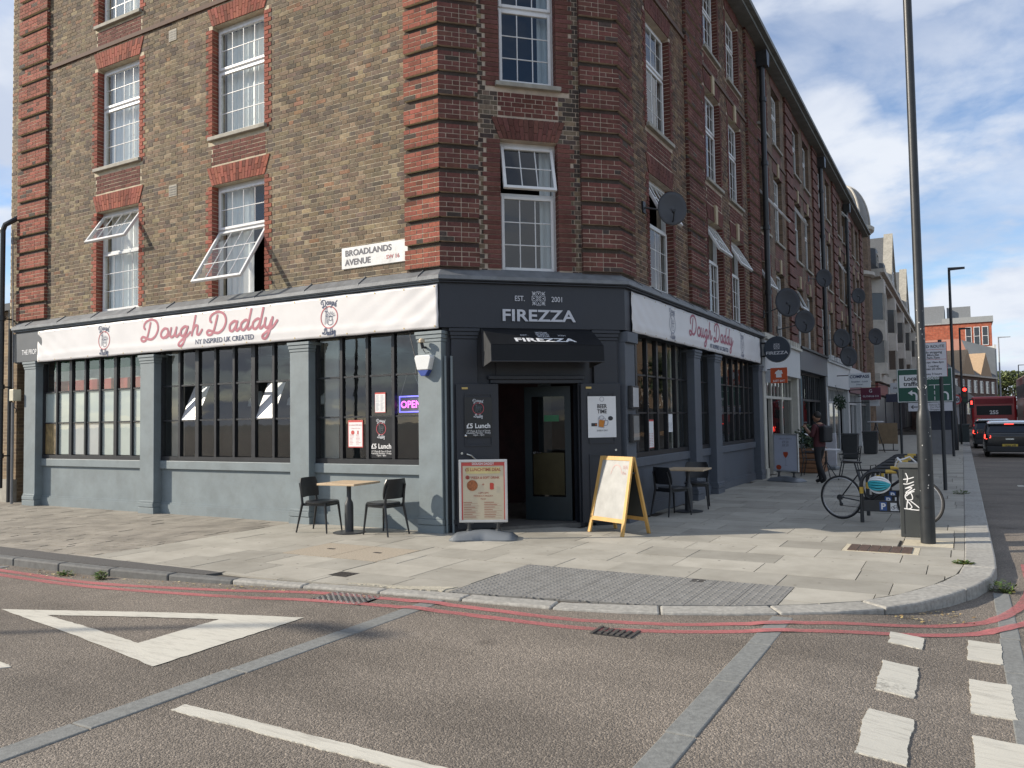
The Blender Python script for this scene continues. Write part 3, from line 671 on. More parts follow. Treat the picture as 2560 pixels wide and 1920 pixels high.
FLOORS = [(3.93, 6.0), (6.9, 8.97), (9.87, 11.6)]
DW = -.10                                        # field plane
def merge(h): return list(h)
# window columns: (s0, s1)
LW = [(-8.50, -7.15), (-5.07, -3.73)]; FWN = [(.98, 1.93)]
RW = [(3.62, 4.95)]; QR = []
k = 0; y = 5.9
while y < 39:
    QR.append((y, y+1.15)); RW += [(y+1.5, y+2.72), (y+3.5, y+4.72)]; y += 5.37
RW = [w_ for w_ in RW if w_[1] < 39.6]
def bay(F, w_, cf, dress=.17, key=False, zt=TOP, geo=True, mixin=None):
    """red dressings, flat arches and aprons round one column of windows; returns region holes"""
    s0, s1 = w_; hs = []
    for fi, (a, b) in enumerate(FLOORS):
        if geo:
            field_jamb(F, s0-dress, s0, a-(.1 if fi else 0), b, cf, True); field_jamb(F, s1, s1+dress, a-(.1 if fi else 0), b, cf, False)
            if fi < 2:
                arch(F, s0, s1, b+.005, b+.345, DW+.012, cf, key)
                field(F, s0-.02, s1+.02, b+.375, FLOORS[fi+1][0]-.1, DW-.0005, red_d)
            else: arch(F, s0, s1, b+.005, min(b+.3, zt), DW+.012, cf)
    return hs
def field_jamb(F, s0, s1, z0, z1, cf, left):
    k0 = int(math.ceil(z0/CH-1e-6)); k1 = int(z1/CH+1e-6)
    for k in range(k0, k1):
        za, zb = k*CH+.006, (k+1)*CH-.006; tw = .07 if k % 2 else 0
        a, b = (s0+tw+.006, s1+.005) if left else (s0-.005, s1-tw-.006)
        BR.append((F, a, b, za, zb, DW-.2, DW+.008+br.uniform(-.002, .002), cf()))
def column_holes(ws, dress=.17):
    h = []
    for s0, s1 in ws:
        for a, b in FLOORS: h.append((s0, s1, a, b))
    return h
def clear_holes(ws, dress=.17):                  # where the stock field must not be laid
    h = []
    for s0, s1 in ws:
        for fi, (a, b) in enumerate(FLOORS):
            h.append((s0-dress+.07, s1+dress-.07, a-.1, b))
            if fi < 2: h.append((s0-.0, s1+.0, b, b+.35)); h.append((s0-.02, s1+.02, b+.35, FLOORS[fi+1][0]-.1))
            else: h.append((s0, s1, b, b+.3))
    return h
# --- Broadlands Avenue front
field(FL, -11.62, -11.25, Z0, TOP, DW, stock)
quoin(FL, -11.25, -10.2, Z0, TOP, -.03)
field(FL, -10.2, -.66, Z0, TOP, DW, stock, clear_holes(LW))
quoin(FL, -.66, 0, Z0, TOP, -.03, 0, 1)
for c in LW: bay(FL, c, red)
# --- corner facet
quoin(FF, 0, .63, Z0, TOP, -.03, 1, 0, red_shade); quoin(FF, 2.30, CL, Z0, TOP, -.03, 0, 1, red_shade)
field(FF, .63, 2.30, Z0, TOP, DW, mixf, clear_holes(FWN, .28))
for c in FWN: bay(FF, c, red_shade, .28)
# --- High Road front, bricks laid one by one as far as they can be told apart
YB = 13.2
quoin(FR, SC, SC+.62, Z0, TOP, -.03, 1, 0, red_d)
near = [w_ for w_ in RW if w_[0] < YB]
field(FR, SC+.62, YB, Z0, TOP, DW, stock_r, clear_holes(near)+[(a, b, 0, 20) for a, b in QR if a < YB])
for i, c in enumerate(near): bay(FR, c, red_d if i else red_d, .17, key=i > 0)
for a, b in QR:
    if a < YB: quoin(FR, a, b, Z0, TOP, -.03, 0, 0, red_d)
# choose the 300 bricks that show largest, each becomes an object; the rest one body of brickwork
def bsize(b):
    F, s0, s1, z0, z1, d0, d1, c = b; p = F.p((s0+s1)/2, d1, (z0+z1)/2); v = p-CAM; zc = v.dot(fw)
    if zc < 1: return 0
    X, Y = v.dot(rt)/zc*.7778, v.dot(up)/zc*.7778
    if abs(X) > .495 or abs(Y) > .37: return 0
    return (s1-s0)*(z1-z0)*max(0, -v.normalized().dot(F.n))/v.length_squared
BR.sort(key=bsize, reverse=True)
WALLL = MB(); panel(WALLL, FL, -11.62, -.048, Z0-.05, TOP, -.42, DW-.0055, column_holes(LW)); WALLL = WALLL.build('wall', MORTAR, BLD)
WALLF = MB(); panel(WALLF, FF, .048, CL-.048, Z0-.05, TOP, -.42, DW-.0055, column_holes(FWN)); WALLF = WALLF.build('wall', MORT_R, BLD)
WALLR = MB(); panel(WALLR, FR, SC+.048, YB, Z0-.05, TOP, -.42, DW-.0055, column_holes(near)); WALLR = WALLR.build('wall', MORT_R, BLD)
for F, s0, s1, z0, z1, d, e0, e1 in QM:
    q = MB(); k0 = int(math.ceil(z0/CH-1e-6)); k1 = int(z1/CH+1e-6); k = k0
    while k < k1:
        if k % 5 == 2: k += 1; continue
        e = k
        while e < k1 and e % 5 != 2: e += 1
        q.fbox(F, s0+e0*.414*(-d)+(0 if e0 else .006), s1-e1*.414*(-d)-(0 if e1 else .006), DW-.02, d, k*CH+.004, e*CH-.004); k = e
    q.build('quoin_bed', MORTAR if F is FL else MORT_R, BLD)
WOF = {id(FL): WALLL, id(FF): WALLF, id(FR): WALLR}
bmesh_cache = {}
for b in BR[:300]:
    F, s0, s1, z0, z1, d0, d1, c = b
    key = (round(s1-s0, 2), round(d1-d0, 2)); hw, hd, hh = max(.015, key[0]/2), key[1]/2, (z1-z0)/2
    if key not in bmesh_cache:
        q = MB(); q.box(-hw, hw, -hd, hd, -hh, hh); me = bpy.data.meshes.new('brick'); me.from_pydata(q.v, [], q.f); me.materials.append(BM_OBJ); bmesh_cache[key] = me
    o = bpy.data.objects.new('brick', bmesh_cache[key]); col.objects.link(o); o.parent = WOF[id(F)]
    o.location = F.p((s0+s1)/2, (d0+d1)/2, (z0+z1)/2); o.rotation_euler = (0, 0, math.atan2(F.t.y, F.t.x)+br.uniform(-.006, .006)); o.color = c+(1,)
BW = {}
for b in BR[300:]: BW.setdefault(id(b[0]), MB()).fbox(b[0], b[1], b[2], b[5], b[6], b[3], b[4], c=b[7], back=False)
for k, q in BW.items(): stuff(q.build('brickwork', BM_ATT, WOF[k], flip=None))
stuff(ARCH.build('arch_brickwork', BM_ATT, BLD))
# far part of the High Road front: brick texture, real piers, aprons and openings
def far_brick(name, c1, c2, mo, sc=1.):
    m, n, l, b = nodes_of(name); t = n.new('ShaderNodeNewGeometry'); sp = n.new('ShaderNodeSeparateXYZ'); l.new(t.outputs['Position'], sp.inputs[0])
    ad = n.new('ShaderNodeMath'); ad.operation = 'ADD'; l.new(sp.outputs[0], ad.inputs[0]); l.new(sp.outputs[1], ad.inputs[1])
    cbn = n.new('ShaderNodeCombineXYZ'); l.new(ad.outputs[0], cbn.inputs[0]); l.new(sp.outputs[2], cbn.inputs[1])
    q = n.new('ShaderNodeTexBrick'); q.inputs['Scale'].default_value = 1; q.inputs['Brick Width'].default_value = .225*sc; q.inputs['Row Height'].default_value = .075*sc; q.inputs['Mortar Size'].default_value = .006*sc
    q.inputs['Color1'].default_value = c1+(1,); q.inputs['Color2'].default_value = c2+(1,); q.inputs['Mortar'].default_value = mo+(1,); l.new(cbn.outputs[0], q.inputs['Vector'])
    z = n.new('ShaderNodeTexNoise'); z.inputs['Scale'].default_value = 3; z.inputs['Detail'].default_value = 9; l.new(t.outputs['Position'], z.inputs['Vector'])
    mr = n.new('ShaderNodeMapRange'); mr.inputs[1].default_value = .3; mr.inputs[2].default_value = .7; mr.inputs[3].default_value = .7; mr.inputs[4].default_value = 1.25; l.new(z.outputs['Fac'], mr.inputs[0])
    k = n.new('ShaderNodeMix'); k.data_type = 'RGBA'; k.blend_type = 'MULTIPLY'; k.inputs[0].default_value = 1; l.new(q.outputs[0], k.inputs[6]); l.new(mr.outputs[0], k.inputs[7]); l.new(k.outputs[2], b.inputs['Base Color']); b.inputs['Roughness'].default_value = .9
    MATS[name] = m; return m
FB = far_brick('far_stock_brick', (.19, .125, .08), (.11, .075, .055), (.2, .16, .11)); FBR = far_brick('far_red_brick', (.17, .065, .052), (.12, .05, .042), (.18, .13, .1))
farw = [w_ for w_ in RW if w_[0] >= YB]
q = MB(); panel(q, FR, YB, 40.2, Z0-.05, TOP, -.42, DW, column_holes(farw)); q.build('wall', FB, BLD)
part('wall', BLD, FB, lambda m: m.box(SC-10, SC-.43, 39.8, 40.2, -.02, TOP+.3)); part('wall', BLD, FB, lambda m: m.box(-11.62, -11.2, .43, 9, -.02, TOP))
for a, b in QR:
    if a >= YB:
        q = MB()
        for k in range(int(Z0/CH), int(TOP/CH), 5): q.fbox(FR, a, b, DW-.01, -.03, k*CH+.04, (k+4)*CH+.04)
        q.build('pier', FBR, BLD)
for s0, s1 in farw:
    for fi, (a, b) in enumerate(FLOORS):
        part('flat_arch', BLD, FBR, lambda m: m.fbox(FR, s0-.15, s1+.15, DW-.01, DW+.012, b, b+.34))
        if fi: part('apron', BLD, FBR, lambda m: m.fbox(FR, s0, s1, DW-.01, DW+.004, a-.5, a-.1))
# string course, eaves, gutter, roof
STONE = M('weathered_stone', (.36, .34, .29), .85, .2, 8, .2, 50, dirt=.35)
LEADM = M('lead_flashing', (.19, .2, .21), .5, .2, 6, .15, 25, metal=.25, dirt=.2)
CREAM = M('cream_keystone', (.46, .38, .25), .8, .15, 10, .2, 60)
q = MB(); STR = red_d
for F, a, b in ((FL, -10.2, -.66), (FF, .64, 2.29), (FR, SC+.63, 40)):
    q.fbox(F, a, b, DW-.03, DW+.035, 9.35, 9.43)
q.build('string_course', M('string_brick', (.125, .08, .06), .85, .25, 14, .3, 50), BLD)
q = MB()
q.prism([(0, 0)], FL, 0, 0) if False else None
EAV = M('painted_eaves', (.20, .21, .20), .7, .2, 4, dirt=.3)
for F, a, b in ((FL, -11.7, .1), (FF, -.05, CL+.05), (FR, SC-.1, 40.3)):
    q.fbox(F, a, b, -.6, .22, TOP, TOP+.09); q.fbox(F, a, b, .12, .34, TOP+.09, TOP+.2)
EV = q.build('eaves', EAV, BLD)
q = MB()
P8 = [(-11.7, 9, TOP+.15), (-11.7, -.2, TOP+.15), (.1, -.2, TOP+.15), (SC+.2, SC-.1, TOP+.15), (SC+.2, 40.2, TOP+.15), (-6, 40.2, TOP+.15), (-6, 9, TOP+.15)]
T8 = [(-11.0, 8, TOP+2.2), (-9, 4, TOP+2.4), (-2, 4, TOP+2.4), (-2, 5, TOP+2.4), (-2, 40.2, TOP+2.4), (-5.5, 40.2, TOP+1.2), (-6, 10, TOP+1.2)]
q.add(P8+T8, [(i, (i+1) % 7, 7+(i+1) % 7, 7+i) for i in range(7)]+[tuple(range(7, 14))]); q.build('roof', M('roof_slate', (.09, .095, .1), .7, .25, 10), BLD)
for s0, s1 in RW[1:]:
    for fi in (0, 1):
        b = FLOORS[fi][1]; q = MB(); q.prism([((s0+s1)/2-.075, b-.02), ((s0+s1)/2+.075, b-.02), ((s0+s1)/2+.1, b+.4), ((s0+s1)/2-.1, b+.4)], FR, DW-.1, DW+.05); q.build('keystone', CREAM, BLD)
# air bricks
for s, z in ((-6.15, 6.09), (-6.17, 9.1)):
    q = MB(); q.fbox(FL, s-.11, s+.11, DW-.05, DW+.008, z-.11, z+.11); v = q.build('air_brick', M('clay_vent', (.36, .33, .27), .8), BLD)
    q = MB(); [q.fbox(FL, s-.095+i*.04, s-.07+i*.04, DW, DW+.011, z-.09+j*.047, z-.06+j*.047) for i in range(5) for j in range(4)]; q.build('vent_hole', M('vent_dark', (.02, .02, .02)), v)

# ---------------------------------------------------------------- windows
UPVC = M('white_upvc', (.74, .74, .73), .35, .05, 3, dirt=.12, dscale=4)
GLS = glass('window_glass', (.93, .96, .95), 1.6, .12); 
GLD = glass('window_glass_grey', (.7, .75, .76), 1.6, .1)
CURT = M('net_curtain', (.85, .87, .86), .9, .08, 3, stretch=(9, 9, .3))
def mapbox(mb, f, u0, u1, v0, v1, w0, w1): mb.hexa([f(u0, v0, w0), f(u0, v1, w0), f(u1, v1, w0), f(u1, v0, w0), f(u0, v0, w1), f(u0, v1, w1), f(u1, v1, w1), f(u1, v0, w1)])
def sash(W, F, s0, s1, z0, z1, d, cols_, rows, ang, gl, bars=True):
    a = R(ang); H = z1-z0
    f = lambda u, v, w_: F.p(u, d+v*math.sin(a)+w_*math.cos(a), z1-v*math.cos(a)+w_*math.sin(a))
    q = MB(); t = .05
    for (u0, u1, v0, v1) in ((s0, s0+t, 0, H), (s1-t, s1, 0, H), (s0+t, s1-t, 0, t), (s0+t, s1-t, H-t, H)): mapbox(q, f, u0, u1, v0, v1, -.025, .03)
    if bars:
        for i in range(1, cols_): x = s0+t+(s1-s0-2*t)*i/cols_; mapbox(q, f, x-.009, x+.009, t, H-t, -.004, .013)
        for j in range(1, rows): v = t+(H-2*t)*j/rows; mapbox(q, f, s0+t, s1-t, v-.009, v+.009, -.003, .0125)
    q.build('sash', UPVC, W, bevel=.006 if bars else 0, seg=1)
    q = MB(); q.quad(f(s0+t, H-t, .004), f(s1-t, H-t, .004), f(s1-t, t, .004), f(s0+t, t, .004)); q.build('pane', gl, W)
def window(F, s0, s1, z0, z1, cols_, at=0, ab=0, sill=True, gl=None, bars=True, cur=None, rows=(2, 3), cmat=None, parent=BLD):
    gl = gl or GLS; d = -.27; q = MB(); t = .045; zt = z0+(z1-z0)*rows[1]/(rows[0]+rows[1])
    q.fbox(F, s0+.002, s0+t, d-.05, d+.03, z0, z1); q.fbox(F, s1-t, s1-.002, d-.05, d+.03, z0, z1)
    q.fbox(F, s0+t, s1-t, d-.05, d+.03, z0, z0+t); q.fbox(F, s0+t, s1-t, d-.05, d+.03, z1-t*1.5, z1); q.fbox(F, s0+t, s1-t, d-.05, d+.03, zt-.022, zt+.022)
    W = q.build('window', UPVC, parent)
    sash(W, F, s0+t, s1-t, zt+.022, z1-t*1.5, d+.03, cols_, rows[0], at, gl, bars)
    sash(W, F, s0+t, s1-t, z0+t, zt-.022, d+.03, cols_, rows[1], ab, gl, bars)
    if sill:
        q = MB(); q.fbox(F, s0-.06, s1+.06, d-.02, DW+.07, z0-.075, z0-.004); q.build('sill', STONE, W, bevel=.008)
    if cur:
        for a, b, zb in cur:
            q = MB(); n = max(6, int((b-a)*34)); P_ = []
            for i in range(n+1): x = a+(b-a)*i/n; P_.append((x, d-.13+.022*math.sin(i*1.35)+.008*math.sin(i*3.1)))
            for i in range(n): q.quad(F.p(P_[i][0], P_[i][1], zb), F.p(P_[i+1][0], P_[i+1][1], zb), F.p(P_[i+1][0], P_[i+1][1], z1-.03), F.p(P_[i][0], P_[i][1], z1-.03))
            q.build('curtain', cmat or CURT, W, smooth=True)
    return W
f1, f2, f3 = FLOORS
ops = {(0, 0): (34, 0), (1, 0): (0, 32)}
for ci, (a, b) in enumerate(LW):
    for fi, (c, d) in enumerate(FLOORS):
        at, ab = ops.get((ci, fi), (0, 0))
        window(FL, a, b, c, d, 4, at, ab, sill=fi > 0, cur=[(a+.05, b-.05, c+.02)] if (ci, fi) != (1, 0) else [(a+.05, a+.75, c+.02)])
for fi, (c, d) in enumerate(FLOORS): window(FF, FWN[0][0], FWN[0][1], c, d, 3, 15 if fi == 0 else 0, 0, sill=fi > 0, gl=GLD, cur=[(FWN[0][1]-.22, FWN[0][1]-.04, c+.02)])
rr = random.Random(9)
openR = {(0, 0): (27, 0), (1, 0): (30, 0), (2, 0): (30, 0), (3, 0): (26, 0), (3, 1): (0, 38), (5, 0): (24, 0), (5, 1): (30, 0), (9, 1): (28, 0), (4, 1): (0, 0), (10, 2): (40, 0)}
for ci, (a, b) in enumerate(RW):
    for fi, (c, d) in enumerate(FLOORS):
        at, ab = openR.get((ci, fi), (0, 0)); fr = rr.uniform(.35, .7)
        window(FR, a, b, c, d, 4, at, ab, sill=fi > 0, bars=ci < 5, cur=[(a+.05, a+(b-a)*fr, c+.02)] if ci < 3 or rr.random() < .6 else None)
# dark rooms behind the glass
DARK = M('dark_room', (.035, .036, .04), .9); 
q = MB()
q.fbox(FL, -11.2, -1.2, -2.4, -2.3, 3.6, TOP); q.fbox(FF, .4, CL-.4, -2.0, -1.9, 3.6, TOP); q.fbox(FR, 3.0, 39.7, -2.4, -2.3, 3.6, TOP)
for z in (3.62, 6.45, 9.42): q.add([(-11.2, .43, z), (-.1, .43, z), (SC-.45, SC+.1, z), (SC-.45, 39.7, z), (-1.5, 39.7, z), (-1.5, 3.5, z), (-11.2, 3.5, z)], [tuple(range(7))])
q.build('interior', DARK, BLD)
# rainwater pipes with hopper heads
PIPE = M('black_downpipe', (.022, .024, .026), .4, .25, 9, .1, 30)
for y, zb in ((12.75, 3.95), (23.3, 3.95), (31.3, 3.95)):
    q = MB(); q.cyl((SC+.06, y, zb), (SC+.06, y, TOP-.55), .075, n=10); q.prism([(y-.2, TOP-.15), (y+.2, TOP-.15), (y+.12, TOP-.55), (y-.12, TOP-.55)], FR, -.06, .24)
    for z in (5, 6.8, 8.6, 10.4): q.cyl((SC+.06, y, z), (SC+.06, y, z+.12), .1, n=10)
    q.build('downpipe', PIPE, BLD, smooth=True)
for x, r in ((-11.52, .055),):
    q = MB(); q.cyl((x, -.12, .35), (x, -.12, 6.0), r, n=10); q.tube([(x, -.12, 6), (x+.05, -.1, 6.12), (x+.18, -.02, 6.2), (x+.2, .1, 6.3)], r, 8); q.cyl((x, -.12, 6.0), (x-.5, -.12, 6.05), .06, n=8)
    for z in (1., 2.5, 4): q.cyl((x, -.12, z), (x, -.12, z+.1), r+.02, n=10); q.box(x-.02, x+.02, -.12, 0.14, z+.03, z+.06)
    q.build('downpipe', PIPE, BLD, smooth=True)
q = MB(); q.tube([(-11.18, -.05, .02), (-11.18, -.05, 2.2)], .03, 8); q.tube([(-11.2, -.04, 2.5), (-11.22, -.04, 3.4), (-11.3, -.03, 6)], .012, 6); q.build('conduit', M('grey_conduit', (.2, .2, .2), .5), BLD)
# ================================================================ the restaurant front
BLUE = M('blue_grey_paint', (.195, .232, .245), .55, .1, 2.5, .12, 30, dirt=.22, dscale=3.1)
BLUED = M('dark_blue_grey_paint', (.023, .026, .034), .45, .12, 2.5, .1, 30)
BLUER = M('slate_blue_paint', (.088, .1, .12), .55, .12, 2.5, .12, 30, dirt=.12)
BLACK = M('black_joinery', (.018, .019, .022), .4, .2, 6)
SG = glass('shop_glass', (.86, .89, .88), 1.68, .05)
def pilaster(F, s0, s1, mat, w_=-.02, cap=True, ze=3.12):
    q = MB(); q.fbox(F, s0, s1, -.3, w_, .22, ze-.16 if cap else ze)
    q.fbox(F, s0-.02, s1+.02, -.3, w_+.02, -.02, .11); q.fbox(F, s0-.012, s1+.012, -.3, w_+.028, .12, .2); q.fbox(F, s0-.006, s1+.006, -.3, w_+.012, .2, .24); q.fbox(F, s0-.004, s1+.004, -.3, w_+.008, .105, .125)
    if cap:
        for k, (a, b, e) in enumerate(((ze-.16, ze-.11, .01), (ze-.11, ze-.05, .022), (ze-.05, ze, .036))): q.fbox(F, s0-e, s1+e, -.3, w_+e, a, b)
    return q.build('pilaster', mat, BLD, bevel=.006, seg=1)
def shopwindow(F, s0, s1, bars, thick, mat, film=None, rows=(1.07, 1.74, 2.39, 3.04), d=-.22, sillm=None):
    q = MB(); e = [s0]+list(bars)+[s1]
    q.fbox(F, s0, s1, d-.05, d+.05, rows[0]-.08, rows[0]); q.fbox(F, s0, s1, d-.05, d+.03, rows[-1], rows[-1]+.1)
    q.fbox(F, s0-.01, s0+.03, d-.05, d+.045, rows[0], rows[-1]); q.fbox(F, s1-.03, s1+.01, d-.05, d+.045, rows[0], rows[-1])
    for i, x in enumerate(bars):
        t = .045 if i in thick else .026; q.fbox(F, x-t, x+t, d-.04, d+.04, rows[0], rows[-1])
    for i in range(len(e)-1):
        a = e[i]+(.03 if i == 0 else (.045 if i-1 in thick else .026)); b = e[i+1]-(.03 if i == len(e)-2 else (.045 if i in thick else .026))
        for z in rows[1:-1]: q.fbox(F, a, b, d-.03, d+.025, z-.014, z+.014)
    W = q.build('shop_window', BLACK, BLD)
    for i in range(len(e)-1):
        for j in range(len(rows)-1):
            a, b, c, f = e[i]+.03, e[i+1]-.03, rows[j]+.012, rows[j+1]-.012
            mt = film(i, j) if film else None
            p = MB()
            tilt = (film(i, j) == 'vent') if film else False
            if tilt:
                p.quad(F.p(a, d+.02, c), F.p(b, d+.02, c), F.p(b, d-.28, f), F.p(a, d-.28, f)); p.build('vent_pane', FILM2, W)
            else:
                p.quad(F.p(a, d, c), F.p(b, d, c), F.p(b, d, f), F.p(a, d, f)); p.build('pane', SG, W)
            if mt and mt != 'vent':
                p = MB(); p.quad(F.p(a, d-.006, c), F.p(b, d-.006, c), F.p(b, d-.006, f), F.p(a, d-.006, f)); p.build('pane_film', mt, W)
    q = MB(); q.fbox(F, s0, s1, -.3, -.14, rows[0]-.235, rows[0]-.082); q.build('window_sill', mat, W, bevel=.008)
    q = MB(); q.fbox(F, s0, s1, -.34, -.19, .2, rows[0]-.23); q.prism([(0, 0)], F, 0, 0) if False else None
    q.fbox(F, s0, s1, -.33, -.155, -.02, .17); q.fbox(F, s0, s1, -.33, -.172, .165, .205); q.build('stall_riser', mat, BLD)
    return W
FILM = M('frosted_film', (.66, .70, .66), .3, .05, 2); OSB = M('osb_board', (.5, .33, .15), .8, .5, 14, .2, 20, stretch=(1, 1, .5))
FILM2 = M('frosted_film_pale', (.66, .65, .65), .3, .05, 2)
def film1(i, j):
    if j == 2: return None
    if i == 0 and j == 0: return OSB
    return FILM2 if (i, j) in ((2, 0), (3, 0)) else FILM
for a, b in ((-10.87, -10.45), (-6.98, -6.57), (-3.07, -2.645), (-.43, -.0)): pilaster(FL, a, b, BLUE, ze=3.0 if a > -10 else 3.06)
W1 = shopwindow(FL, -10.45, -6.98, (-9.96, -9.47, -8.97, -8.48, -7.98, -7.48), (1, 4), BLUE, film1)
W2 = shopwindow(FL, -6.57, -3.07, (-6.06, -5.57, -5.08, -4.60, -4.11, -3.62), (1, 4), BLUE, lambda i, j: 'vent' if j == 1 and i in (1, 5) else None)
W3 = shopwindow(FL, -2.645, -.43, (-2.09, -1.55, -1.03), (), BLUE)
# High Road side
PR = [(5.85, 6.28), (7.35, 7.84), (11.62, 12.05)]
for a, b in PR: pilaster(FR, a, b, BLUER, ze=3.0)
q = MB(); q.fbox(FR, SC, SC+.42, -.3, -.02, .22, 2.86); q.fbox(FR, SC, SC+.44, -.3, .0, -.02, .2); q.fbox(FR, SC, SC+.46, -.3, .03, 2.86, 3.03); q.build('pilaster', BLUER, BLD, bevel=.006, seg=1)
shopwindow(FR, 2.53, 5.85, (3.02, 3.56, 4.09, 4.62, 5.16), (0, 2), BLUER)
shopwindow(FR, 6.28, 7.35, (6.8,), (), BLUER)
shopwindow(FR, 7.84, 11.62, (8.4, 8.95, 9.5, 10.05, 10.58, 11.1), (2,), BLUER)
# fascia, cornice and lead flashing on all three sides
def fasc(F, a, b, e0, e1, mat, cm):
    m_ = lambda d: .414*d
    def mit(q, d0, d1, z0, z1, ztop=None):      # box whose ends are mitred for a convex corner
        z2 = z1 if ztop is None else ztop; P_ = []
        for d, za, zb in ((d0, z0, z1), (d1, z0, z2)):
            s0, s1 = a-e0*m_(d), b+e1*m_(d); P_ += [F.p(s0, d, za), F.p(s0, d, zb), F.p(s1, d, zb), F.p(s1, d, za)]
        q.hexa(P_)
    q = MB(); mit(q, -.3, -.012, 3.05, 3.72); q.build('fascia', mat, BLD)
    q = MB(); mit(q, -.3, .04, 3.72, 3.745); mit(q, -.3, .07, 3.747, 3.79); q.build('cornice', cm, BLD, bevel=.005, seg=1)
    q = MB(); mit(q, -.3, .085, 3.765, 3.815); mit(q, DW-.02, .082, 3.812, 3.965, 3.822); q.build('lead_flashing', LEADM, BLD)
fasc(FL, -11.22, 0, 0, 1, BLUED, M('grey_cornice', (.16, .185, .205), .55, .15, 4, dirt=.2)); fasc(FF, 0, CL, 1, 1, BLUED, BLUED); fasc(FR, SC, 12.05, 1, 0, BLUED, BLUED)
for F, a, b in ((FL, -11.2, -.1), (FR, SC+.1, 12)):
    s = a+.5; 
    while s < b: part('flashing_joint', BLD, LEADM, lambda m: m.hexa([F.p(x, d, z) for d, z0, z1 in ((DW, 3.88, 3.975), (.087, 3.8, 3.835)) for x, z in ((s-.01, z0), (s-.01, z1), (s+.01, z1), (s+.01, z0))])); s += 1.15 if F is FL else .95
# facet: pilasters behind the open door leaves, lintel, doorway
pilaster(FF, .17, .57, BLUED, -.03, ze=3.04); pilaster(FF, 2.44, 2.84, BLUED, -.03, ze=3.04)
q = MB(); q.fbox(FF, .05, .87, -.3, -.1, -.02, 3.06); q.fbox(FF, 2.18, CL-.05, -.3, -.1, -.02, 3.06); q.fbox(FF, .87, 2.18, -.3, -.08, 2.33, 3.06); q.build('door_surround', BLUED, BLD)
q = MB(); q.fbox(FF, .74, 2.28, -.25, -.02, 2.27, 2.33); q.fbox(FF, .77, 2.25, -.25, -.045, 2.21, 2.268); q.fbox(FF, .78, .87, -.2, -.06, -.02, 2.21); q.fbox(FF, 2.18, 2.26, -.2, -.06, -.02, 2.21); q.build('door_frame', BLUED, BLD, bevel=.006, seg=1)
q = MB(); q.fbox(FF, .87, 2.18, -.9, -.06, -.02, .045); q.build('threshold', M('worn_step', (.12, .115, .105), .7, .25, 12, .2, 40), BLD)
def leaf(s0, s1, handle):
    q = MB(); q.fbox(FF, s0, s1, .0, .035, .05, 2.2)
    o = q.build('door', BLUED, BLD, bevel=.004, seg=1)
    for a, b in ((1.27, 2.06), (.2, 1.1)):
        q = MB(); t = .022
        for (x0, x1, y0, y1) in ((s0+.12, s1-.1, a, a+t), (s0+.12, s1-.1, b-t, b), (s0+.12, s0+.12+t, a+t, b-t), (s1-.1-t, s1-.1, a+t, b-t)): q.fbox(FF, x0, x1, .03, .05, y0, y1)
        q.build('panel_moulding', BLUED, o)
    q = MB()
    if handle:
        q2 = MB(); q2.ball(FF.p(s0+.13, .05, 1.43), .022, .022, .022, 8, 6); q2.build('door_knob', M('polished_steel', (.6, .6, .58), .25, .1, metal=1), o); q2 = MB(); q2.cyl(FF.p(s0+.07, .03, 1.17), FF.p(s0+.07, .05, 1.17), .018); q2.build('lock_barrel', M('polished_steel'), o)
        q.tube([FF.p(s0+.14, .035, 1.16), FF.p(s0+.14, .09, 1.16), FF.p(s0+.2, .1, 1.14), FF.p(s0+.28, .1, 1.07)], .011, 8); q.build('door_handle', M('polished_steel', (.6, .6, .58), .25, .1, metal=1), o)
    else:
        q.cyl(FF.p(s1-.1, .03, 1.16), FF.p(s1-.1, .05, 1.16), .018); q.build('door_handle', M('polished_steel'), o)
    q = MB(); q.fbox(FF, s0+.08, s0+.17, .035, .05, 2.12, 2.15); q.build('closer_bracket', M('brass', (.5, .36, .14), .35, .15, metal=.8), o)
    return o
leaf(.225, .87, True); leaf(2.19, 2.85, False)
# vestibule with an inner teal door standing ajar
TEAL = M('teal_paint', (.008, .017, .021), .5, .15, 4)
q = MB(); q.fbox(FF, .4, 2.6, -3.6, -3.5, 0, 3); q.fbox(FF, .87-.05, .87, -3.5, -.3, 0, 3); q.fbox(FF, 2.25, 2.3, -1.6, -.3, 0, 3); q.fbox(FF, .4, 2.6, -3.6, -.3, 2.6, 2.66); q.build('vestibule', M('dark_red_wall', (.05, .018, .016), .9, .4, 3), BLD)
Fd = Frame(FF.p(2.14, -.3, 0), (FF.t*-.8-FF.n*.6).to_2d(), (FF.t*.6*-1+FF.n*.8).to_2d())
q = MB(); W_ = .78
for a, b, c, d in ((0, .1, .05, 2.18), (W_-.12, W_, .05, 2.18), (.1, W_-.12, .05, .42), (.1, W_-.12, 2.02, 2.18)): q.fbox(Fd, a, b, -.02, .02, c, d)
ind = q.build('inner_door', TEAL, BLD)
q = MB(); q.quad(Fd.p(.1, 0, .42), Fd.p(W_-.12, 0, .42), Fd.p(W_-.12, 0, 2.02), Fd.p(.1, 0, 2.02)); q.build('pane', glass('door_glass', (.35, .37, .37), 1.4), ind)
q = MB(); q.fbox(Fd, .12, W_-.14, .004, .01, .45, 1.12); q.build('kick_plate', M('dull_brass', (.05, .042, .02), .45, .2, metal=.7), ind)
q = MB(); q.fbox(Fd, .2, .45, .004, .008, 1.62, 1.72); q.build('exit_sticker', M('green_sticker', (.03, .16, .07), .5), ind)
q = MB(); q.cyl(Fd.p(.6, .02, 1.12), Fd.p(.6, .07, 1.12), .02); q.cyl(Fd.p(.6, .07, 1.12), Fd.p(.48, .08, 1.12), .012); q.build('door_handle', M('polished_steel'), ind)
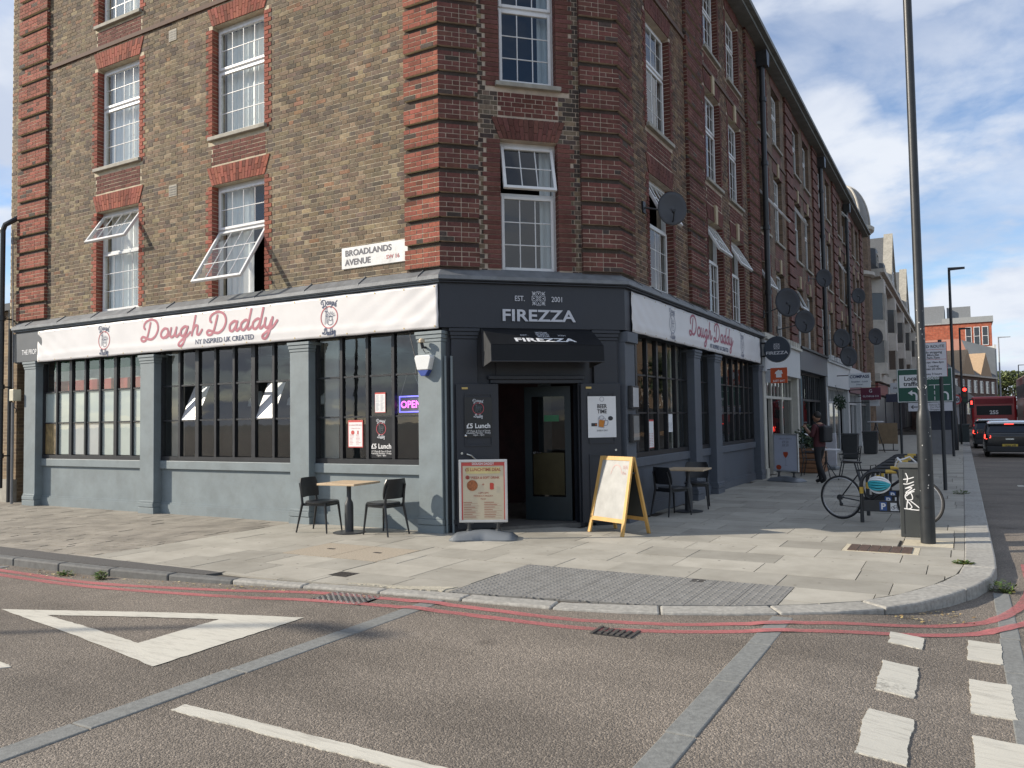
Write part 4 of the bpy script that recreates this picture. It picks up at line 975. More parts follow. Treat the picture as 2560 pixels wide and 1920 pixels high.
# dining room behind the windows
q = MB(); q.add([(-11.1, .4, .03), (-.3, .4, .03), (SC-.45, SC, .03), (SC-.45, 11.9, .03), (-5, 11.9, .03), (-11.1, 8, .03)], [tuple(range(6))]); q.build('dining_floor', M('dark_boards', (.14, .12, .1), .5, .3, 4), BLD)
q = MB(); q.box(-11.1, -1.2, 4.6, 4.7, 0, 3.3); q.box(-2.6, -2.5, 4.7, 11.9, 0, 3.3); q.box(-2.5, SC-.45, 11.9, 12, 0, 3.3); q.box(-7.05, -6.9, .4, 4.6, 0, 3.2); q.build('dining_wall', M('dining_wall_paint', (.13, .14, .145), .8, .2, 1.5), BLD)
q = MB(); q.add([(-11.1, .3, 3.2), (-.2, .3, 3.2), (SC-.4, SC, 3.2), (SC-.4, 11.9, 3.2), (-5, 11.9, 3.2), (-11.1, 8, 3.2)], [tuple(range(6))]); q.build('dining_ceiling', M('dining_ceiling_paint', (.7, .72, .7), .8, .1, 1), BLD)
for F, a, b, d in ((FL, -6.5, -6.2, -.42), (FL, -2.62, -2.3, -.42), (FR, 5.35, 5.85, -.42), (FR, 6.4, 7.3, -.5)): part('tiled_reveal', BLD, M('cream_tile', (.42, .41, .36), .5, .1, 4), lambda m: m.fbox(F, a, b, d, d+.06, .9, 3.1))
for s in (-5.35, -4.3, -3.5):
    t = thing('pendant_lamp', 'grey pendant lamp shade behind the middle shop window, %s' % {-5.35: 'beside the first tilted vent', -4.3: 'between the other two', -3.5: 'beside the second tilted vent'}[s], 'pendant lamp', (s, 1.5, 2.0))
    part('lamp_shade', t, M('pale_shade', (.5, .52, .5), .5), lambda m: m.lathe([(.24, 2.0), (.22, 2.12), (.1, 2.24), (.03, 2.3)], s, 1.5, 18), smooth=True)
    part('cord', t, BLACK, lambda m: m.cyl((s, 1.5, 2.3), (s, 1.5, 3.2), .006, n=6))
# flag bunting hung behind the first window
FG = [M('flag_red', (.42, .05, .05), .8), M('flag_white', (.6, .6, .56), .8), M('flag_green', (.04, .2, .12), .8)]
t = thing('bunting', 'red white and green flag cloth hung behind the upper panes of the first shop window', 'bunting', (-8.6, .34, 2.4))
for k in range(3): part('flag_stripe', t, FG[(0, 1, 2)[k]], lambda m: [m.quad(FL.p(-10.3+i*.33, -.34-.03*(i % 2), 2.42+k*.21), FL.p(-10.3+(i+1)*.33, -.34-.03*((i+1) % 2), 2.42+k*.21), FL.p(-10.3+(i+1)*.33, -.34-.03*((i+1) % 2), 2.63+k*.21), FL.p(-10.3+i*.33, -.34-.03*(i % 2), 2.63+k*.21)) for i in range(10)])
# ================================================================ signs, banners, posters
NAVY = M('navy_print', (.035, .055, .12), .6, .08); ROSE = M('rose_print', (.40, .13, .17), .6, .08); ROSE2 = M('red_ring_print', (.45, .09, .10), .6, .08)
BANN = M('banner_vinyl', (.68, .665, .66), .42, .04, 2, spec=.5); GREYL = M('silver_lettering', (.58, .59, .62), .4, .06); GREYP = M('grey_print', (.25, .26, .32), .6)
WLET = M('white_lettering', (.82, .82, .82), .4, .03); INK = M('black_print', (.03, .03, .035), .6); PAPER = M('paper', (.74, .74, .74), .6, .04, 2); REDP = M('red_print', (.45, .05, .05), .6, .08)
# script alphabet drawn as brush strokes: x-height 1, ascender 2, descender -1
GL = {'D': (1.95, [[(.95, 1.72), (.8, 1.0), (.62, .28), (.42, -.08), (.12, -.12), (-.02, .12), (.12, .32), (.4, .24), (.72, .05), (1.1, .02), (1.5, .38), (1.72, 1.05), (1.6, 1.7), (1.2, 2.06), (.7, 2.02), (.34, 1.7), (.28, 1.32), (.38, 1.14)]]),
 'o': (.92, [[(.72, .9), (.42, .98), (.12, .66), (.08, .26), (.3, .02), (.6, .16), (.78, .56), (.7, .92)], [(.42, .06), (.62, .06), (.9, .3)]]),
 'u': (1.0, [[(.16, .95), (.06, .3), (.2, .02), (.46, .22), (.62, .7)], [(.68, .95), (.58, .3), (.7, .03), (1.0, .3)]]),
 'g': (1.0, [[(.78, .86), (.5, .98), (.14, .66), (.12, .18), (.32, .03), (.55, .3), (.72, .75)], [(.78, .92), (.62, .2), (.45, -.5), (.2, -.95), (-.06, -.92), (-.06, -.66), (.3, -.3), (.75, .02), (1.0, .34)]]),
 'h': (1.1, [[(.52, 1.95), (.34, 1.0), (.16, .02)], [(.22, .4), (.48, .92), (.7, .9), (.68, .5), (.66, .1), (.86, .04), (1.12, .46)]]),
 'a': (1.0, [[(.78, .86), (.5, .98), (.14, .66), (.12, .18), (.32, .03), (.55, .3), (.74, .8)], [(.78, .92), (.66, .28), (.76, .03), (1.0, .28)]]),
 'd': (1.02, [[(.74, .86), (.5, .98), (.14, .66), (.12, .18), (.32, .03), (.55, .3), (.76, .8)], [(1.0, 1.95), (.82, 1.0), (.68, .25), (.78, .03), (1.02, .28)]]),
 'y': (1.05, [[(.16, .95), (.08, .34), (.22, .03), (.46, .2), (.64, .7)], [(.74, .95), (.58, .1), (.42, -.55), (.18, -.95), (-.06, -.92), (-.06, -.66), (.3, -.3), (.75, .05), (1.12, .62)]]), ' ': (.5, [])}
def script(mb, word, F, s, z, d, h, wd=.2, sx_=1., curve=None, center=True):
    W = sum(GL[c][0] for c in word)*sx_*h; x = s-(W/2 if center else 0); e = 0
    for c in word:
        for st in GL[c][1]:
            e += 1; ribbon(mb, [(p[0]*sx_*h, p[1]*h) for p in st], wd*h, F, x, z, d+.0004*(e % 7), 1., 6, curve)
        x += GL[c][0]*sx_*h
def arcword(mb, word, F, s, z, r, d, h, up_=True, sx_=.75, ax=1., curve=None):
    W = sum(GL[c][0] for c in word)*sx_*h; a0 = W/2/r; x = 0; e = 0
    for c in word:
        for st in GL[c][1]:
            e += 1; pts = []
            for p in st:
                t = (x+p[0]*sx_*h-W/2)/r; rr = r+p[1]*h if up_ else r-p[1]*h
                pts.append((rr*math.sin(t)*ax, rr*math.cos(t)) if up_ else (rr*math.sin(t)*ax, -rr*math.cos(t)))
            ribbon(mb, pts, .26*h, F, s, z, d+.0004*(e % 7), 1., 4, curve)
        x += GL[c][0]*sx_*h
def roundel(parent, F, s, z, d, r, curve=None, ringm=ROSE2, wordm=NAVY, linem=NAVY, ax=1.):
    q = MB(); ring(q, F, s, z, d, r, r*.10, 36, ax, curve); q.build('logo_ring', ringm, parent)
    q = MB(); arcword(q, 'Dough', F, s, z, r*1.2, d, r*.3, True, .95, ax, curve); q.build('logo_word', wordm, parent); q = MB(); arcword(q, 'Daddy', F, s, z, r*1.66, d, r*.3, False, .95, ax, curve); q.build('logo_word', wordm, parent)
    q = MB(); k = r
    rb = lambda pts, w_=.05, n=4: ribbon(q, [(x*k*ax, y*k) for x, y in pts], w_*k, F, s, z, d+.002, 1., n, curve)
    rb([(-.5, -.62), (-.42, .05), (-.38, .55)]); rb([(-.28, -.55), (-.26, .1), (-.3, .55)]); rb([(-.52, .56), (-.22, .56)], .07, 1); rb([(-.46, .62), (-.4, .95), (-.34, 1.08), (-.28, .9), (-.26, .62)])
    ring(q, F, s+.16*k*ax, z-.12*k, d+.0024, .2*k, .05*k, 20, ax, curve)
    for t in range(7):
        a = R(20+t*24); rb([(.16+.32*math.cos(a), -.02+.3*math.sin(a)), (.16+.58*math.cos(a), -.02+.55*math.sin(a))], .05, 1)
    rb([(-.1, .02), (.16, .14), (.42, .02)]); rb([(-.1, -.2), (-.14, -.6), (.1, -.72), (.42, -.6), (.4, -.2)])
    q.build('logo_figure', linem, parent)
def banner(F, s0, s1, z0, z1, label, scale, seed, ax=1.):
    rg = random.Random(seed); ws = [(rg.uniform(.3, 1), rg.uniform(2, 9), rg.uniform(-3, 3), rg.uniform(0, 6)) for _ in range(7)]
    def wr(s, z):
        e = min(s-s0, s1-s); k = math.exp(-max(0, e)/.9); a = 0
        for am, fx, fz, ph in ws: a += am*math.sin(fx*s+fz*4*z+ph)
        return .0016*a*(.35+2.6*k)+.006*math.exp(-((z-(z0+.13)-.02*math.sin(1.3*s))/.05)**2)+.004*k*math.sin(22*(z-z0)+14*e)
    D = .012; n = int((s1-s0)/.05); m_ = 16; q = MB(); vs_ = []; fs = []
    for i in range(n+1):
        for j in range(m_+1):
            s = s0+(s1-s0)*i/n; z = z0+(z1-z0)*j/m_; sag = (.008*math.sin(s*9) if j in (0, m_) else 0)
            vs_.append(F.p(s, D+wr(s, z), z+sag*.4))
    for i in range(n):
        for j in range(m_): a = i*(m_+1)+j; fs.append((a, a+m_+1, a+m_+2, a+1))
    t = thing('banner', label, 'banner', tuple(F.p((s0+s1)/2, .01, z0)), 'vinyl banners on the shop fascia')
    q.add(vs_, fs); o = q.build('vinyl_sheet', BANN, t, smooth=True)
    sm = o.modifiers.new('thick', 'SOLIDIFY'); sm.thickness = .002; sm.offset = -1
    c = (s0+s1)/2; cv = lambda s, z: wr(s, z)
    q = MB()
    for i in range(int((s1-s0)/.55)+1):
        s = s0+.06+i*(s1-s0-.12)/int((s1-s0)/.55)
        for z in (z0+.035, z1-.035): q.cyl(F.p(s, D+wr(s, z), z), F.p(s, D+wr(s, z)+.006, z), .012, n=8)
    stuff(q.build('eyelet', M('brass', (.5, .36, .14), .35, .15, metal=.8), t))
    return t, cv, D+.006
# Broadlands Avenue banner
t, cv, D = banner(FL, -10.34, -.03, 3.035, 3.70, 'white vinyl banner with rose Dough Daddy lettering on the sunlit side', 1, 4)
q = MB(); script(q, 'Dough Daddy', FL, -5.12, 3.285, D, .18, .27, 1.58, cv); q.build('lettering', ROSE, t)
q = MB(); text(q, 'NY INSPIRED UK CREATED', .125, FL, -4.62, 3.115, D, bold=.0022, curve=cv); q.build('lettering', NAVY, t)
roundel(t, FL, -8.05, 3.355, D, .175, cv); roundel(t, FL, -2.16, 3.36, D, .175, cv)
# High Road banner
t, cv, D = banner(FR, 2.36, 11.72, 3.04, 3.70, 'white vinyl banner with dull rose Dough Daddy lettering on the shaded side', 1, 8)
q = MB(); script(q, 'Dough Daddy', FR, 7.15, 3.29, D, .18, .27, 1.5, cv); q.build('lettering', ROSE, t)
q = MB(); text(q, 'NY INSPIRED UK CREATED', .125, FR, 7.65, 3.115, D, bold=.0022, curve=cv); q.build('lettering', NAVY, t)
roundel(t, FR, 4.42, 3.37, D, .17, cv, GREYP, GREYP, GREYP); roundel(t, FR, 9.75, 3.37, D, .17, cv, GREYP, GREYP, GREYP)
# FIREZZA ornament
def ornament(q, F, s, z, d, k, wd=.055, tr=None):
    T = tr or (lambda x, y: (x, y)); e = 0
    for a in range(4):
        c_, s_ = math.cos(a*math.pi/2), math.sin(a*math.pi/2); rot = lambda x, y: T((x*c_-y*s_)*k, (x*s_+y*c_)*k)
        for mi in (-1, 1):
            for st in ([(0, .22), (.2*mi, .42), (.34*mi, .66), (.24*mi, .86), (.08*mi, .8), (0, .62)], [(0, .95), (.14*mi, .98), (.36*mi, .9)], [(.05*mi, .05), (.3*mi, .32)]):
                e += 1; ribbon(q, [rot(*p) for p in st], wd*k*(.95 if len(st) > 2 else 1.4), F, s, z, d+.0003*(e % 9), 1., 3)
        for st in ([(.42, .42), (.66, .66), (.92, .92)], [(.62, .9), (.66, .66), (.9, .62)], [(.46, .84), (.58, .6), (.84, .46)]):
            e += 1; ribbon(q, [rot(*p) for p in st], wd*k*1.5, F, s, z, d+.0003*(e % 9), 1., 3)
        q.add([F.p(s+rot(*p)[0], d+.003, z+rot(*p)[1]) for p in ((0, .5), (.1, .7), (0, .84), (-.1, .7))], [(0, 1, 2, 3)])
t = thing('shop_sign_lettering', 'silver raised FIREZZA shop name with square ornament over the corner door', 'sign', tuple(FF.p(1.53, 0, 3.15)), local=False)
q = MB(); text(q, 'FIREZZA', .248, FF, 1.535, 3.162, .016, bold=.006, sxx=1.24, space=1.02); q.build('lettering', GREYL, t)
q = MB(); text(q, 'EST.', .115, FF, 1.235, 3.468, .012, bold=.001, sxx=.8); text(q, '2001', .115, FF, 1.84, 3.466, .012, bold=.001, sxx=.85); q.build('date_lettering', GREYL, t)
q = MB(); ornament(q, FF, 1.537, 3.512, .012, .112); q.build('ornament', GREYL, t)
# awning
AWN = M('black_awning_cloth', (.008, .009, .011), .55, .2, 5, .08, 20, spec=.25)
t = thing('awning', 'black box awning with white FIREZZA lettering above the corner doorway', 'awning', tuple(FF.p(1.5, .02, 2.48)))
S0, S1 = .63, 2.36; pr = [(0.0, 3.04), (.16, 2.98), (.58, 2.74), (.60, 2.50)]
q = MB()
for (d0, z0), (d1, z1) in zip(pr, pr[1:]): q.quad(FF.p(S0, d0, z0), FF.p(S1, d0, z0), FF.p(S1, d1, z1), FF.p(S0, d1, z1))
o = q.build('canopy', AWN, t); sm = o.modifiers.new('t', 'SOLIDIFY'); sm.thickness = .008
for s in (S0, S1):
    o = part('side_panel', t, M('awning_side_cloth', (.05, .052, .055), .4, .2, 5), lambda m: m.add([FF.p(s, 0, 3.04), FF.p(s, .16, 2.98), FF.p(s, .58, 2.74), FF.p(s, .6, 2.5), FF.p(s, .0, 2.44)], [(0, 1, 2, 3, 4)])); sm = o.modifiers.new('t', 'SOLIDIFY'); sm.thickness = .006
q = MB(); q.cyl(FF.p(S0, .6, 2.5), FF.p(S1, .6, 2.5), .012, n=8); q.build('front_rail', BLACK, t)
# lettering lies on the slope of the canopy
class Slope:
    def p(s, a, d, v): return FF.p(a, .17+v*.866+d*.5, 2.975-v*.5+d*.86)
SL = Slope()
q = MB(); vs_, fs = text_verts('FIREZZA', .17, 'CENTER', .005, 1.45, 1.02); q.add([SL.p(1.49+x, .012, .37-y) for x, y in vs_], fs); q.build('lettering', WLET, t)
q = MB(); ornament(q, SL, 1.5, .12, .012, .1); vs_, fs = text_verts('EST.', .07, 'CENTER'); q.add([SL.p(1.21+x, .012, .17-y) for x, y in vs_], fs); vs_, fs = text_verts('2001', .07, 'CENTER'); q.add([SL.p(1.8+x, .012, .17-y) for x, y in vs_], fs); q.build('ornament', GREYL, t)
# old sign end peeping out beside the banner
t = thing('fascia_sign', 'dark grey fascia board end reading THE PROP beside the left banner edge', 'sign', tuple(FL.p(-10.8, 0, 3.05)))
part('board', t, M('grey_sign_board', (.075, .085, .095), .5, .1, 3), lambda m: m.fbox(FL, -11.3, -10.2, -.02, .008, 3.07, 3.69)); part('lettering', t, WLET, lambda m: text(m, 'THE PROP', .15, FL, -10.93, 3.22, .0105, 'LEFT', .001, .8))
# street name plate
t = thing('street_sign', 'white street name plate reading BROADLANDS AVENUE SW16 on the brick wall', 'street sign', tuple(FL.p(-1.3, -.09, 4.12)))
part('plate', t, M('white_enamel', (.74, .74, .72), .4, .06, 3, dirt=.35, dscale=5), lambda m: m.fbox(FL, -1.97, -.64, DW-.005, DW+.022, 4.13, 4.475), bevel=.004)
part('lettering', t, M('charcoal_print', (.07, .07, .09), .5), lambda m: (text(m, 'BROADLANDS', .135, FL, -1.90, 4.335, DW+.0255, 'LEFT', .0035, 1.07), text(m, 'AVENUE', .135, FL, -1.90, 4.185, DW+.0255, 'LEFT', .0035, 1.04)))
part('district_lettering', t, M('red_enamel', (.4, .12, .12), .5), lambda m: text(m, 'SW 16', .085, FL, -.93, 4.205, DW+.0255, 'CENTER', .002, 1.1))
# alarm box, security camera
t = thing('alarm_box', 'white and blue burglar alarm box on the corner pilaster', 'alarm box', tuple(FL.p(-.26, 0, 2.3)))
ol = [(-.42, 2.60), (-.40, 2.64), (-.14, 2.64), (-.12, 2.60), (-.17, 2.42), (-.23, 2.33), (-.31, 2.33), (-.37, 2.42)]
part('cover', t, M('white_plastic', (.72, .73, .72), .3, .03), lambda m: m.prism([p for p in ol if p[1] > 2.41], FL, -.03, .085), bevel=.012); part('lower_lens', t, M('blue_plastic', (.05, .08, .3), .25, .03), lambda m: m.prism([(-.37, 2.415), (-.17, 2.415), (-.23, 2.33), (-.31, 2.33)], FL, -.03, .075), bevel=.006)
t = thing('security_camera', 'small beige dome security light on a black bracket above the alarm box', 'camera', tuple(FL.p(-.29, 0, 2.72)))
part('dome', t, M('beige_plastic', (.5, .4, .27), .4), lambda m: (m.ball(FL.p(-.29, .07, 2.86), .045, .045, .035), m.cyl(FL.p(-.29, .07, 2.83), FL.p(-.29, .07, 2.86), .046, n=12)), smooth=True); part('bracket', t, BLACK, lambda m: (m.cyl(FL.p(-.29, .07, 2.83), FL.p(-.28, .05, 2.74), .025, n=8), m.cyl(FL.p(-.28, -.02, 2.76), FL.p(-.28, .06, 2.76), .018, n=8), m.tube([FL.p(-.28, .05, 2.73), FL.p(-.25, .03, 2.67), FL.p(-.2, .0, 2.68)], .006, 6)))
t = thing('cable', 'grey cable drooping from the banner to the alarm box', 'cable', tuple(FL.p(-.45, 0, 2.4))); part('cable_run', t, M('grey_cable', (.1, .1, .1), .5), lambda m: m.tube([FL.p(-.62, -.1, 3.05), FL.p(-.55, .0, 2.95), FL.p(-.48, -.0, 2.7), FL.p(-.44, .0, 2.52), FL.p(-.46, -.02, 2.38)], .009, 6))
# conduit pipes by the corner pilaster
for s, r, l in ((.075, .017, 'thin painted pipe nearer the corner pilaster'), (.17, .02, 'painted pipe next to the poster door')):
    one('wall_pipe', 'pale grey vertical '+l, 'pipe', lambda m: m.cyl(FF.p(s, -.02, .0), FF.p(s, -.02, 2.62), r, n=8), BLUE)
t = thing('meter_box', 'cream electrical box on the brickwork beside the left pilaster', 'electrical box', (-11.12, -.03, 2.2)); part('case', t, M('cream_plastic', (.6, .56, .42), .45), lambda m: m.box(-11.2, -11.04, -.12, .05, 2.23, 2.48), bevel=.012); part('cable_tail', t, BLACK, lambda m: m.tube([(-11.12, -.05, 2.23), (-11.08, -.08, 2.1), (-11.02, -.06, 2.05), (-11.1, -.03, 1.98)], .01, 6))
# things stuck inside the third window
SGD = -.205
def sheet(name, label, cat, F, s0, s1, z0, z1, d, mat, items=(), group=None):
    t = thing(name, label, cat, tuple(F.p((s0+s1)/2, d, z0)), group); q = MB(); q.fbox(F, s0, s1, d-.002, d, z0, z1); q.build('sheet', mat, t)
    for nm, mt, fn in items:
        q = MB(); fn(q); q.build(nm, mt, t)
    return t
BLKP = M('black_gloss_poster', (.016, .016, .018), .3, .1)
def lunch(label, F, s0, s1, z0, z1, d, name='poster'):
    c = (s0+s1)/2; H = z1-z0; Wd = s1-s0
    t = sheet(name, label, 'poster', F, s0, s1, z0, z1, d, BLKP, [
        ('lettering', WLET, lambda m: (text(m, '\u00a35 Lunch', Wd*.235, F, c, z0+H*.235, d+.003, bold=.002), text(m, '12" Pizza & Can of Drink', Wd*.085, F, c, z0+H*.145, d+.003), text(m, 'Available Monday - Friday', Wd*.085, F, c, z0+H*.095, d+.003), text(m, '12pm - 4pm', Wd*.085, F, c, z0+H*.045, d+.003)))])
    roundel(t, F, c, z0+H*.72, d+.003, Wd*.2, None, M('poster_red', (.5, .08, .1), .5), GREYL, M('poster_grey', (.12, .14, .16), .5))
    return t
lunch('black lunch poster in the lower pane of the third shop window', FL, -1.52, -1.06, 1.085, 1.725, SGD)
SHRED = M('menu_red', (.55, .08, .07), .5)
def menu(q, F, s0, s1, z0, z1, d, n=8):
    for k in range(n):
        z = z1-(z1-z0)*(.5+.46*k/n)
        for a, b in ((.08, .46), (.54, .92)): flat(q, F, s0+(s1-s0)*a, s0+(s1-s0)*(a+(b-a)*random.uniform(.5, 1)), z, z+(z1-z0)*.012, d)
sheet('menu_sheet', 'red bordered lunch deal menu sheet in the lower pane of the third window', 'menu', FL, -1.97, -1.66, 1.25, 1.69, SGD, SHRED, [('paper', PAPER, lambda m: flat(m, FL, -1.955, -1.675, 1.265, 1.655, SGD+.0015)), ('print', SHRED, lambda m: (menu(m, FL, -1.955, -1.675, 1.265, 1.655, SGD+.003), disc(m, FL, -1.87, 1.49, SGD+.003, .035), m.fbox(FL, -1.775, -1.75, SGD+.0016, SGD+.004, 1.46, 1.52), text(m, '\u00a35 LUNCHTIME DEAL', .028, FL, -1.815, 1.6, SGD+.003), text(m, '12" PIZZA & SOFT DRINK', .018, FL, -1.815, 1.55, SGD+.003)))])
sheet('menu_sheet', 'red and white drinks price list in the middle pane of the third window', 'menu', FL, -1.41, -1.2, 1.8, 2.12, SGD, SHRED, [('paper', PAPER, lambda m: flat(m, FL, -1.405, -1.205, 1.81, 2.095, SGD+.0015)), ('print', M('grey_print'), lambda m: (menu(m, FL, -1.405, -1.205, 1.81, 2.095, SGD+.003, 10), menu(m, FL, -1.405, -1.205, 1.95, 2.2, SGD+.003, 8)))])
t = thing('open_sign', 'lit purple and pink neon OPEN sign hanging in the third window', 'neon sign', tuple(FL.p(-.73, -.3, 1.78)))
DO = -.30
part('backing', t, M('neon_backing', (.06, .06, .1), .4), lambda m: m.fbox(FL, -1.0, -.52, DO-.01, DO, 1.79, 2.06)); part('neon_border', t, E('neon_violet', (.16, .14, .95), 2.2), lambda m: m.tube([FL.p(-.985, DO+.012, 1.805), FL.p(-.535, DO+.012, 1.805), FL.p(-.535, DO+.012, 2.045), FL.p(-.985, DO+.012, 2.045)], .011, 6, True)); part('neon_lettering', t, E('neon_pink', (.95, .12, .75), 3.2), lambda m: text(m, 'OPEN', .155, FL, -.76, 1.868, DO+.016, bold=.0015)); part('chain', t, M('steel_chain', (.4, .4, .4), .4, metal=.8), lambda m: (m.cyl(FL.p(-.97, DO, 2.06), FL.p(-.84, DO, 2.42), .004, n=5), m.cyl(FL.p(-.55, DO, 2.06), FL.p(-.72, DO, 2.42), .004, n=5)))
# posters on the door leaves
lunch('creased black lunch poster taped to the open door leaf', FF, .34, .76, 1.40, 2.0, .056)
t = sheet('poster', 'white BEER TIME poster taped to the right door leaf', 'poster', FF, 2.29, 2.76, 1.36, 2.0, .056, PAPER, [
 ('lettering', INK, lambda m: text(m, 'BEER', .088, FF, 2.525, 1.815, .0595, bold=.002, sxx=.85)), ('lettering', INK, lambda m: text(m, 'TIME', .088, FF, 2.525, 1.735, .0595, bold=.002, sxx=.85)), ('lettering', INK, lambda m: text(m, 'EVERY DAY', .036, FF, 2.525, 1.455, .0595)),
 ('speech_bubble', INK, lambda m: disc(m, FF, 2.665, 1.655, .0595, .035, 14, 1.2)), ('speech_box', INK, lambda m: m.fbox(FF, 2.345, 2.44, .057, .0595, 1.535, 1.585)),
 ('beer', M('beer_orange', (.55, .2, .02), .5), lambda m: m.add([FF.p(2.465, .059, 1.53), FF.p(2.545, .059, 1.515), FF.p(2.57, .059, 1.625), FF.p(2.475, .059, 1.635)], [(0, 1, 2, 3)])), ('beer_glass', GREYP, lambda m: (ribbon(m, [(0, 0), (.085, -.017), (.115, .13), (-.005, .14), (0, 0)], .008, FF, 2.465, 1.525, .0605, 1., 1), ribbon(m, [(.1, .02), (.145, .03), (.155, .09), (.115, .1)], .01, FF, 2.465, 1.525, .0605, 1., 3), ring(m, FF, 2.515, 1.665, .0605, .03, .008, 14, 1.4))), ('burger_bubble', M('burger_brown', (.4, .1, .02), .5), lambda m: disc(m, FF, 2.42, 1.56, .0605, .015, 10))])
ring_ = MB(); ring(ring_, FF, 2.525, 1.955, .0595, .034, .006); ring_.build('logo_ring', GREYP, t)
for k, (z0, z1, l) in enumerate(((1.80, 2.17, 'upper'), (1.27, 1.72, 'lower'))):
    t = thing('menu_case', l+' glazed black menu case on the pilaster beside the right door leaf', 'menu case', tuple(FR.p(2.35, .0, z0))); part('case', t, BLACK, lambda m: m.fbox(FR, SC+.08, SC+.4, -.02, .05, z0, z1), bevel=.006); part('menu_paper', t, PAPER if k == 0 else M('grey_menu', (.35, .35, .34), .6), lambda m: flat(m, FR, SC+.12, SC+.37, z0+.03, z1-.03, .0525)); part('cover_glass', t, glass('case_glass', (.9, .9, .9), 1.5), lambda m: flat(m, FR, SC+.1, SC+.39, z0+.02, z1-.02, .056))
for k, (y, z0, z1, l) in enumerate(((3.75, 1.12, 1.62, 'red edged menu sheet in the lower pane of the corner side window'), (4.82, 1.38, 1.72, 'pale menu sheet in the side window near the tiled pillar'))):
    sheet('menu_sheet', l, 'menu', FR, y-.14, y+.14, z0, z1, -.205, SHRED if k == 0 else PAPER, [('paper', PAPER, lambda m: flat(m, FR, y-.13, y+.13, z0+.012, z1-.03, -.2035)), ('print', GREYP if k else SHRED, lambda m: menu(m, FR, y-.13, y+.13, z0, z1, -.2015, 8))])
# round projecting sign and takeaway plate
t = thing('projecting_sign', 'round dark FIREZZA sign projecting from the end of the restaurant front', 'sign', (2.46, 12.0, 3.13)); FY = Frame((0, 12.0), (1, 0), (0, -1))
part('disc', t, M('dark_sign_face', (.03, .042, .06), .5, .1, 3), lambda m: m.cyl((2.49, 12.0, 3.42), (2.49, 12.1, 3.42), .335, n=40), smooth=True); part('rim', t, M('grey_rim', (.3, .31, .3), .5), lambda m: m.tube([(2.49+.34*math.cos(2*math.pi*i/40), 12.08, 3.42+.34*math.sin(2*math.pi*i/40)) for i in range(40)], .014, 6, True)); part('lettering', t, GREYL, lambda m: (text(m, 'FIREZZA', .115, FY, 2.49, 3.28, .004, bold=.002, sxx=1.3), ornament(m, FY, 2.49, 3.49, .004, .08))); part('bracket', t, BLACK, lambda m: (m.cyl((2.1, 12.05, 3.6), (2.3, 12.05, 3.6), .02, n=6), m.cyl((2.1, 12.05, 3.25), (2.2, 12.05, 3.25), .02, n=6), m.cyl((2.49, 12.05, 3.75), (2.49, 12.05, 3.78), .02, n=6)))
t = thing('takeaway_plate', 'orange JUST EAT plate with a white house mark projecting below the round sign', 'sign', (2.46, 12.3, 2.54)); FY2 = Frame((0, 12.3), (1, 0), (0, -1))
part('plate', t, M('orange_sign', (.55, .085, .02), .5, .05), lambda m: m.box(2.25, 2.68, 12.3, 12.34, 2.53, 2.94)); part('lettering', t, WLET, lambda m: (text(m, 'JUST EAT', .075, FY2, 2.465, 2.565, .003, bold=.0015), m.add([FY2.p(2.465+x*.1, .003, 2.78+y*.1) for x, y in ((-.7, -1), (-.7, 0), (-1.05, 0), (-.8, .55), (0, 1.1), (.4, .75), (.5, .95), (.8, .9), (.85, .5), (1.05, 0), (.7, 0), (.7, -1))], [tuple(range(12))]))); part('bracket', t, BLACK, lambda m: m.cyl((2.08, 12.32, 2.9), (2.27, 12.32, 2.9), .015, n=6)); part('backing_plate', t, M('pale_plate', (.4, .42, .45), .5), lambda m: m.box(2.12, 2.245, 12.3, 12.32, 2.55, 2.88))
# satellite dishes
def dish(label, wall, c, r, aim=(.62, -.78, .1), mat=None):
    t = thing('satellite_dish', label, 'satellite dish', tuple(wall), 'satellite dishes on the upper front'); c = Vector(c); a = Vector(aim).normalized(); x = a.cross(Vector((0, 0, 1))).normalized(); y = x.cross(a); q = MB(); n = 28; k = 5; vs_ = []; 
    for j in range(k+1):
        for i in range(n):
            f = r*j/k; th = 2*math.pi*i/n; sq_ = 1-.06*math.cos(2*th); vs_.append(c+x*f*math.cos(th)*sq_+y*f*math.sin(th)*1.08*sq_+a*(.16*f*f/r))
    q.add(vs_, [(j*n+i, j*n+(i+1) % n, (j+1)*n+(i+1) % n, (j+1)*n+i) for j in range(k) for i in range(n)]); o = q.build('reflector', mat or M('dark_dish', (.03, .033, .04), .5, .15, 4), t, smooth=True); sm = o.modifiers.new('t', 'SOLIDIFY'); sm.thickness = .008
    q = MB(); wv = Vector(wall); q.tube([wv, (wv+c)/2+Vector((0, 0, -.02)), c-a*.04], .016, 6); q.box(wv.x-.02, wv.x+.02, wv.y-.06, wv.y+.06, wv.z-.1, wv.z+.1); q.build('wall_bracket', BLACK, t)
    q = MB(); e = c-y*r*.95; l_ = c+a*r*.75-y*r*.35; q.tube([e, (e+l_)/2-y*.04, l_], .012, 6); q.cyl(l_, l_-a*.07, .03, n=8); q.build('feed_arm', BLACK, t)
MESH = M('mesh_dish', (.055, .058, .065), .5, .1, 6)
dish('grey mesh satellite dish fixed beside the first High Road side window', (2.02, 3.3, 5.3), (2.42, 3.62, 5.28), .27, (.5, -.86, .1), MESH)
dish('large dark satellite dish on the downpipe above the round sign', (2.05, 12.6, 4.45), (2.62, 12.95, 4.75), .36, (.45, -.89, .12))
dish('dark satellite dish with a pale centre spot below the largest dish', (2.02, 14.6, 4.2), (2.72, 15.0, 4.42), .31, (.45, -.89, .1))
dish('small far satellite dish above the grey shop fascia', (2.02, 20.5, 6.6), (2.5, 20.8, 6.6), .3, (.4, -.9, .1))
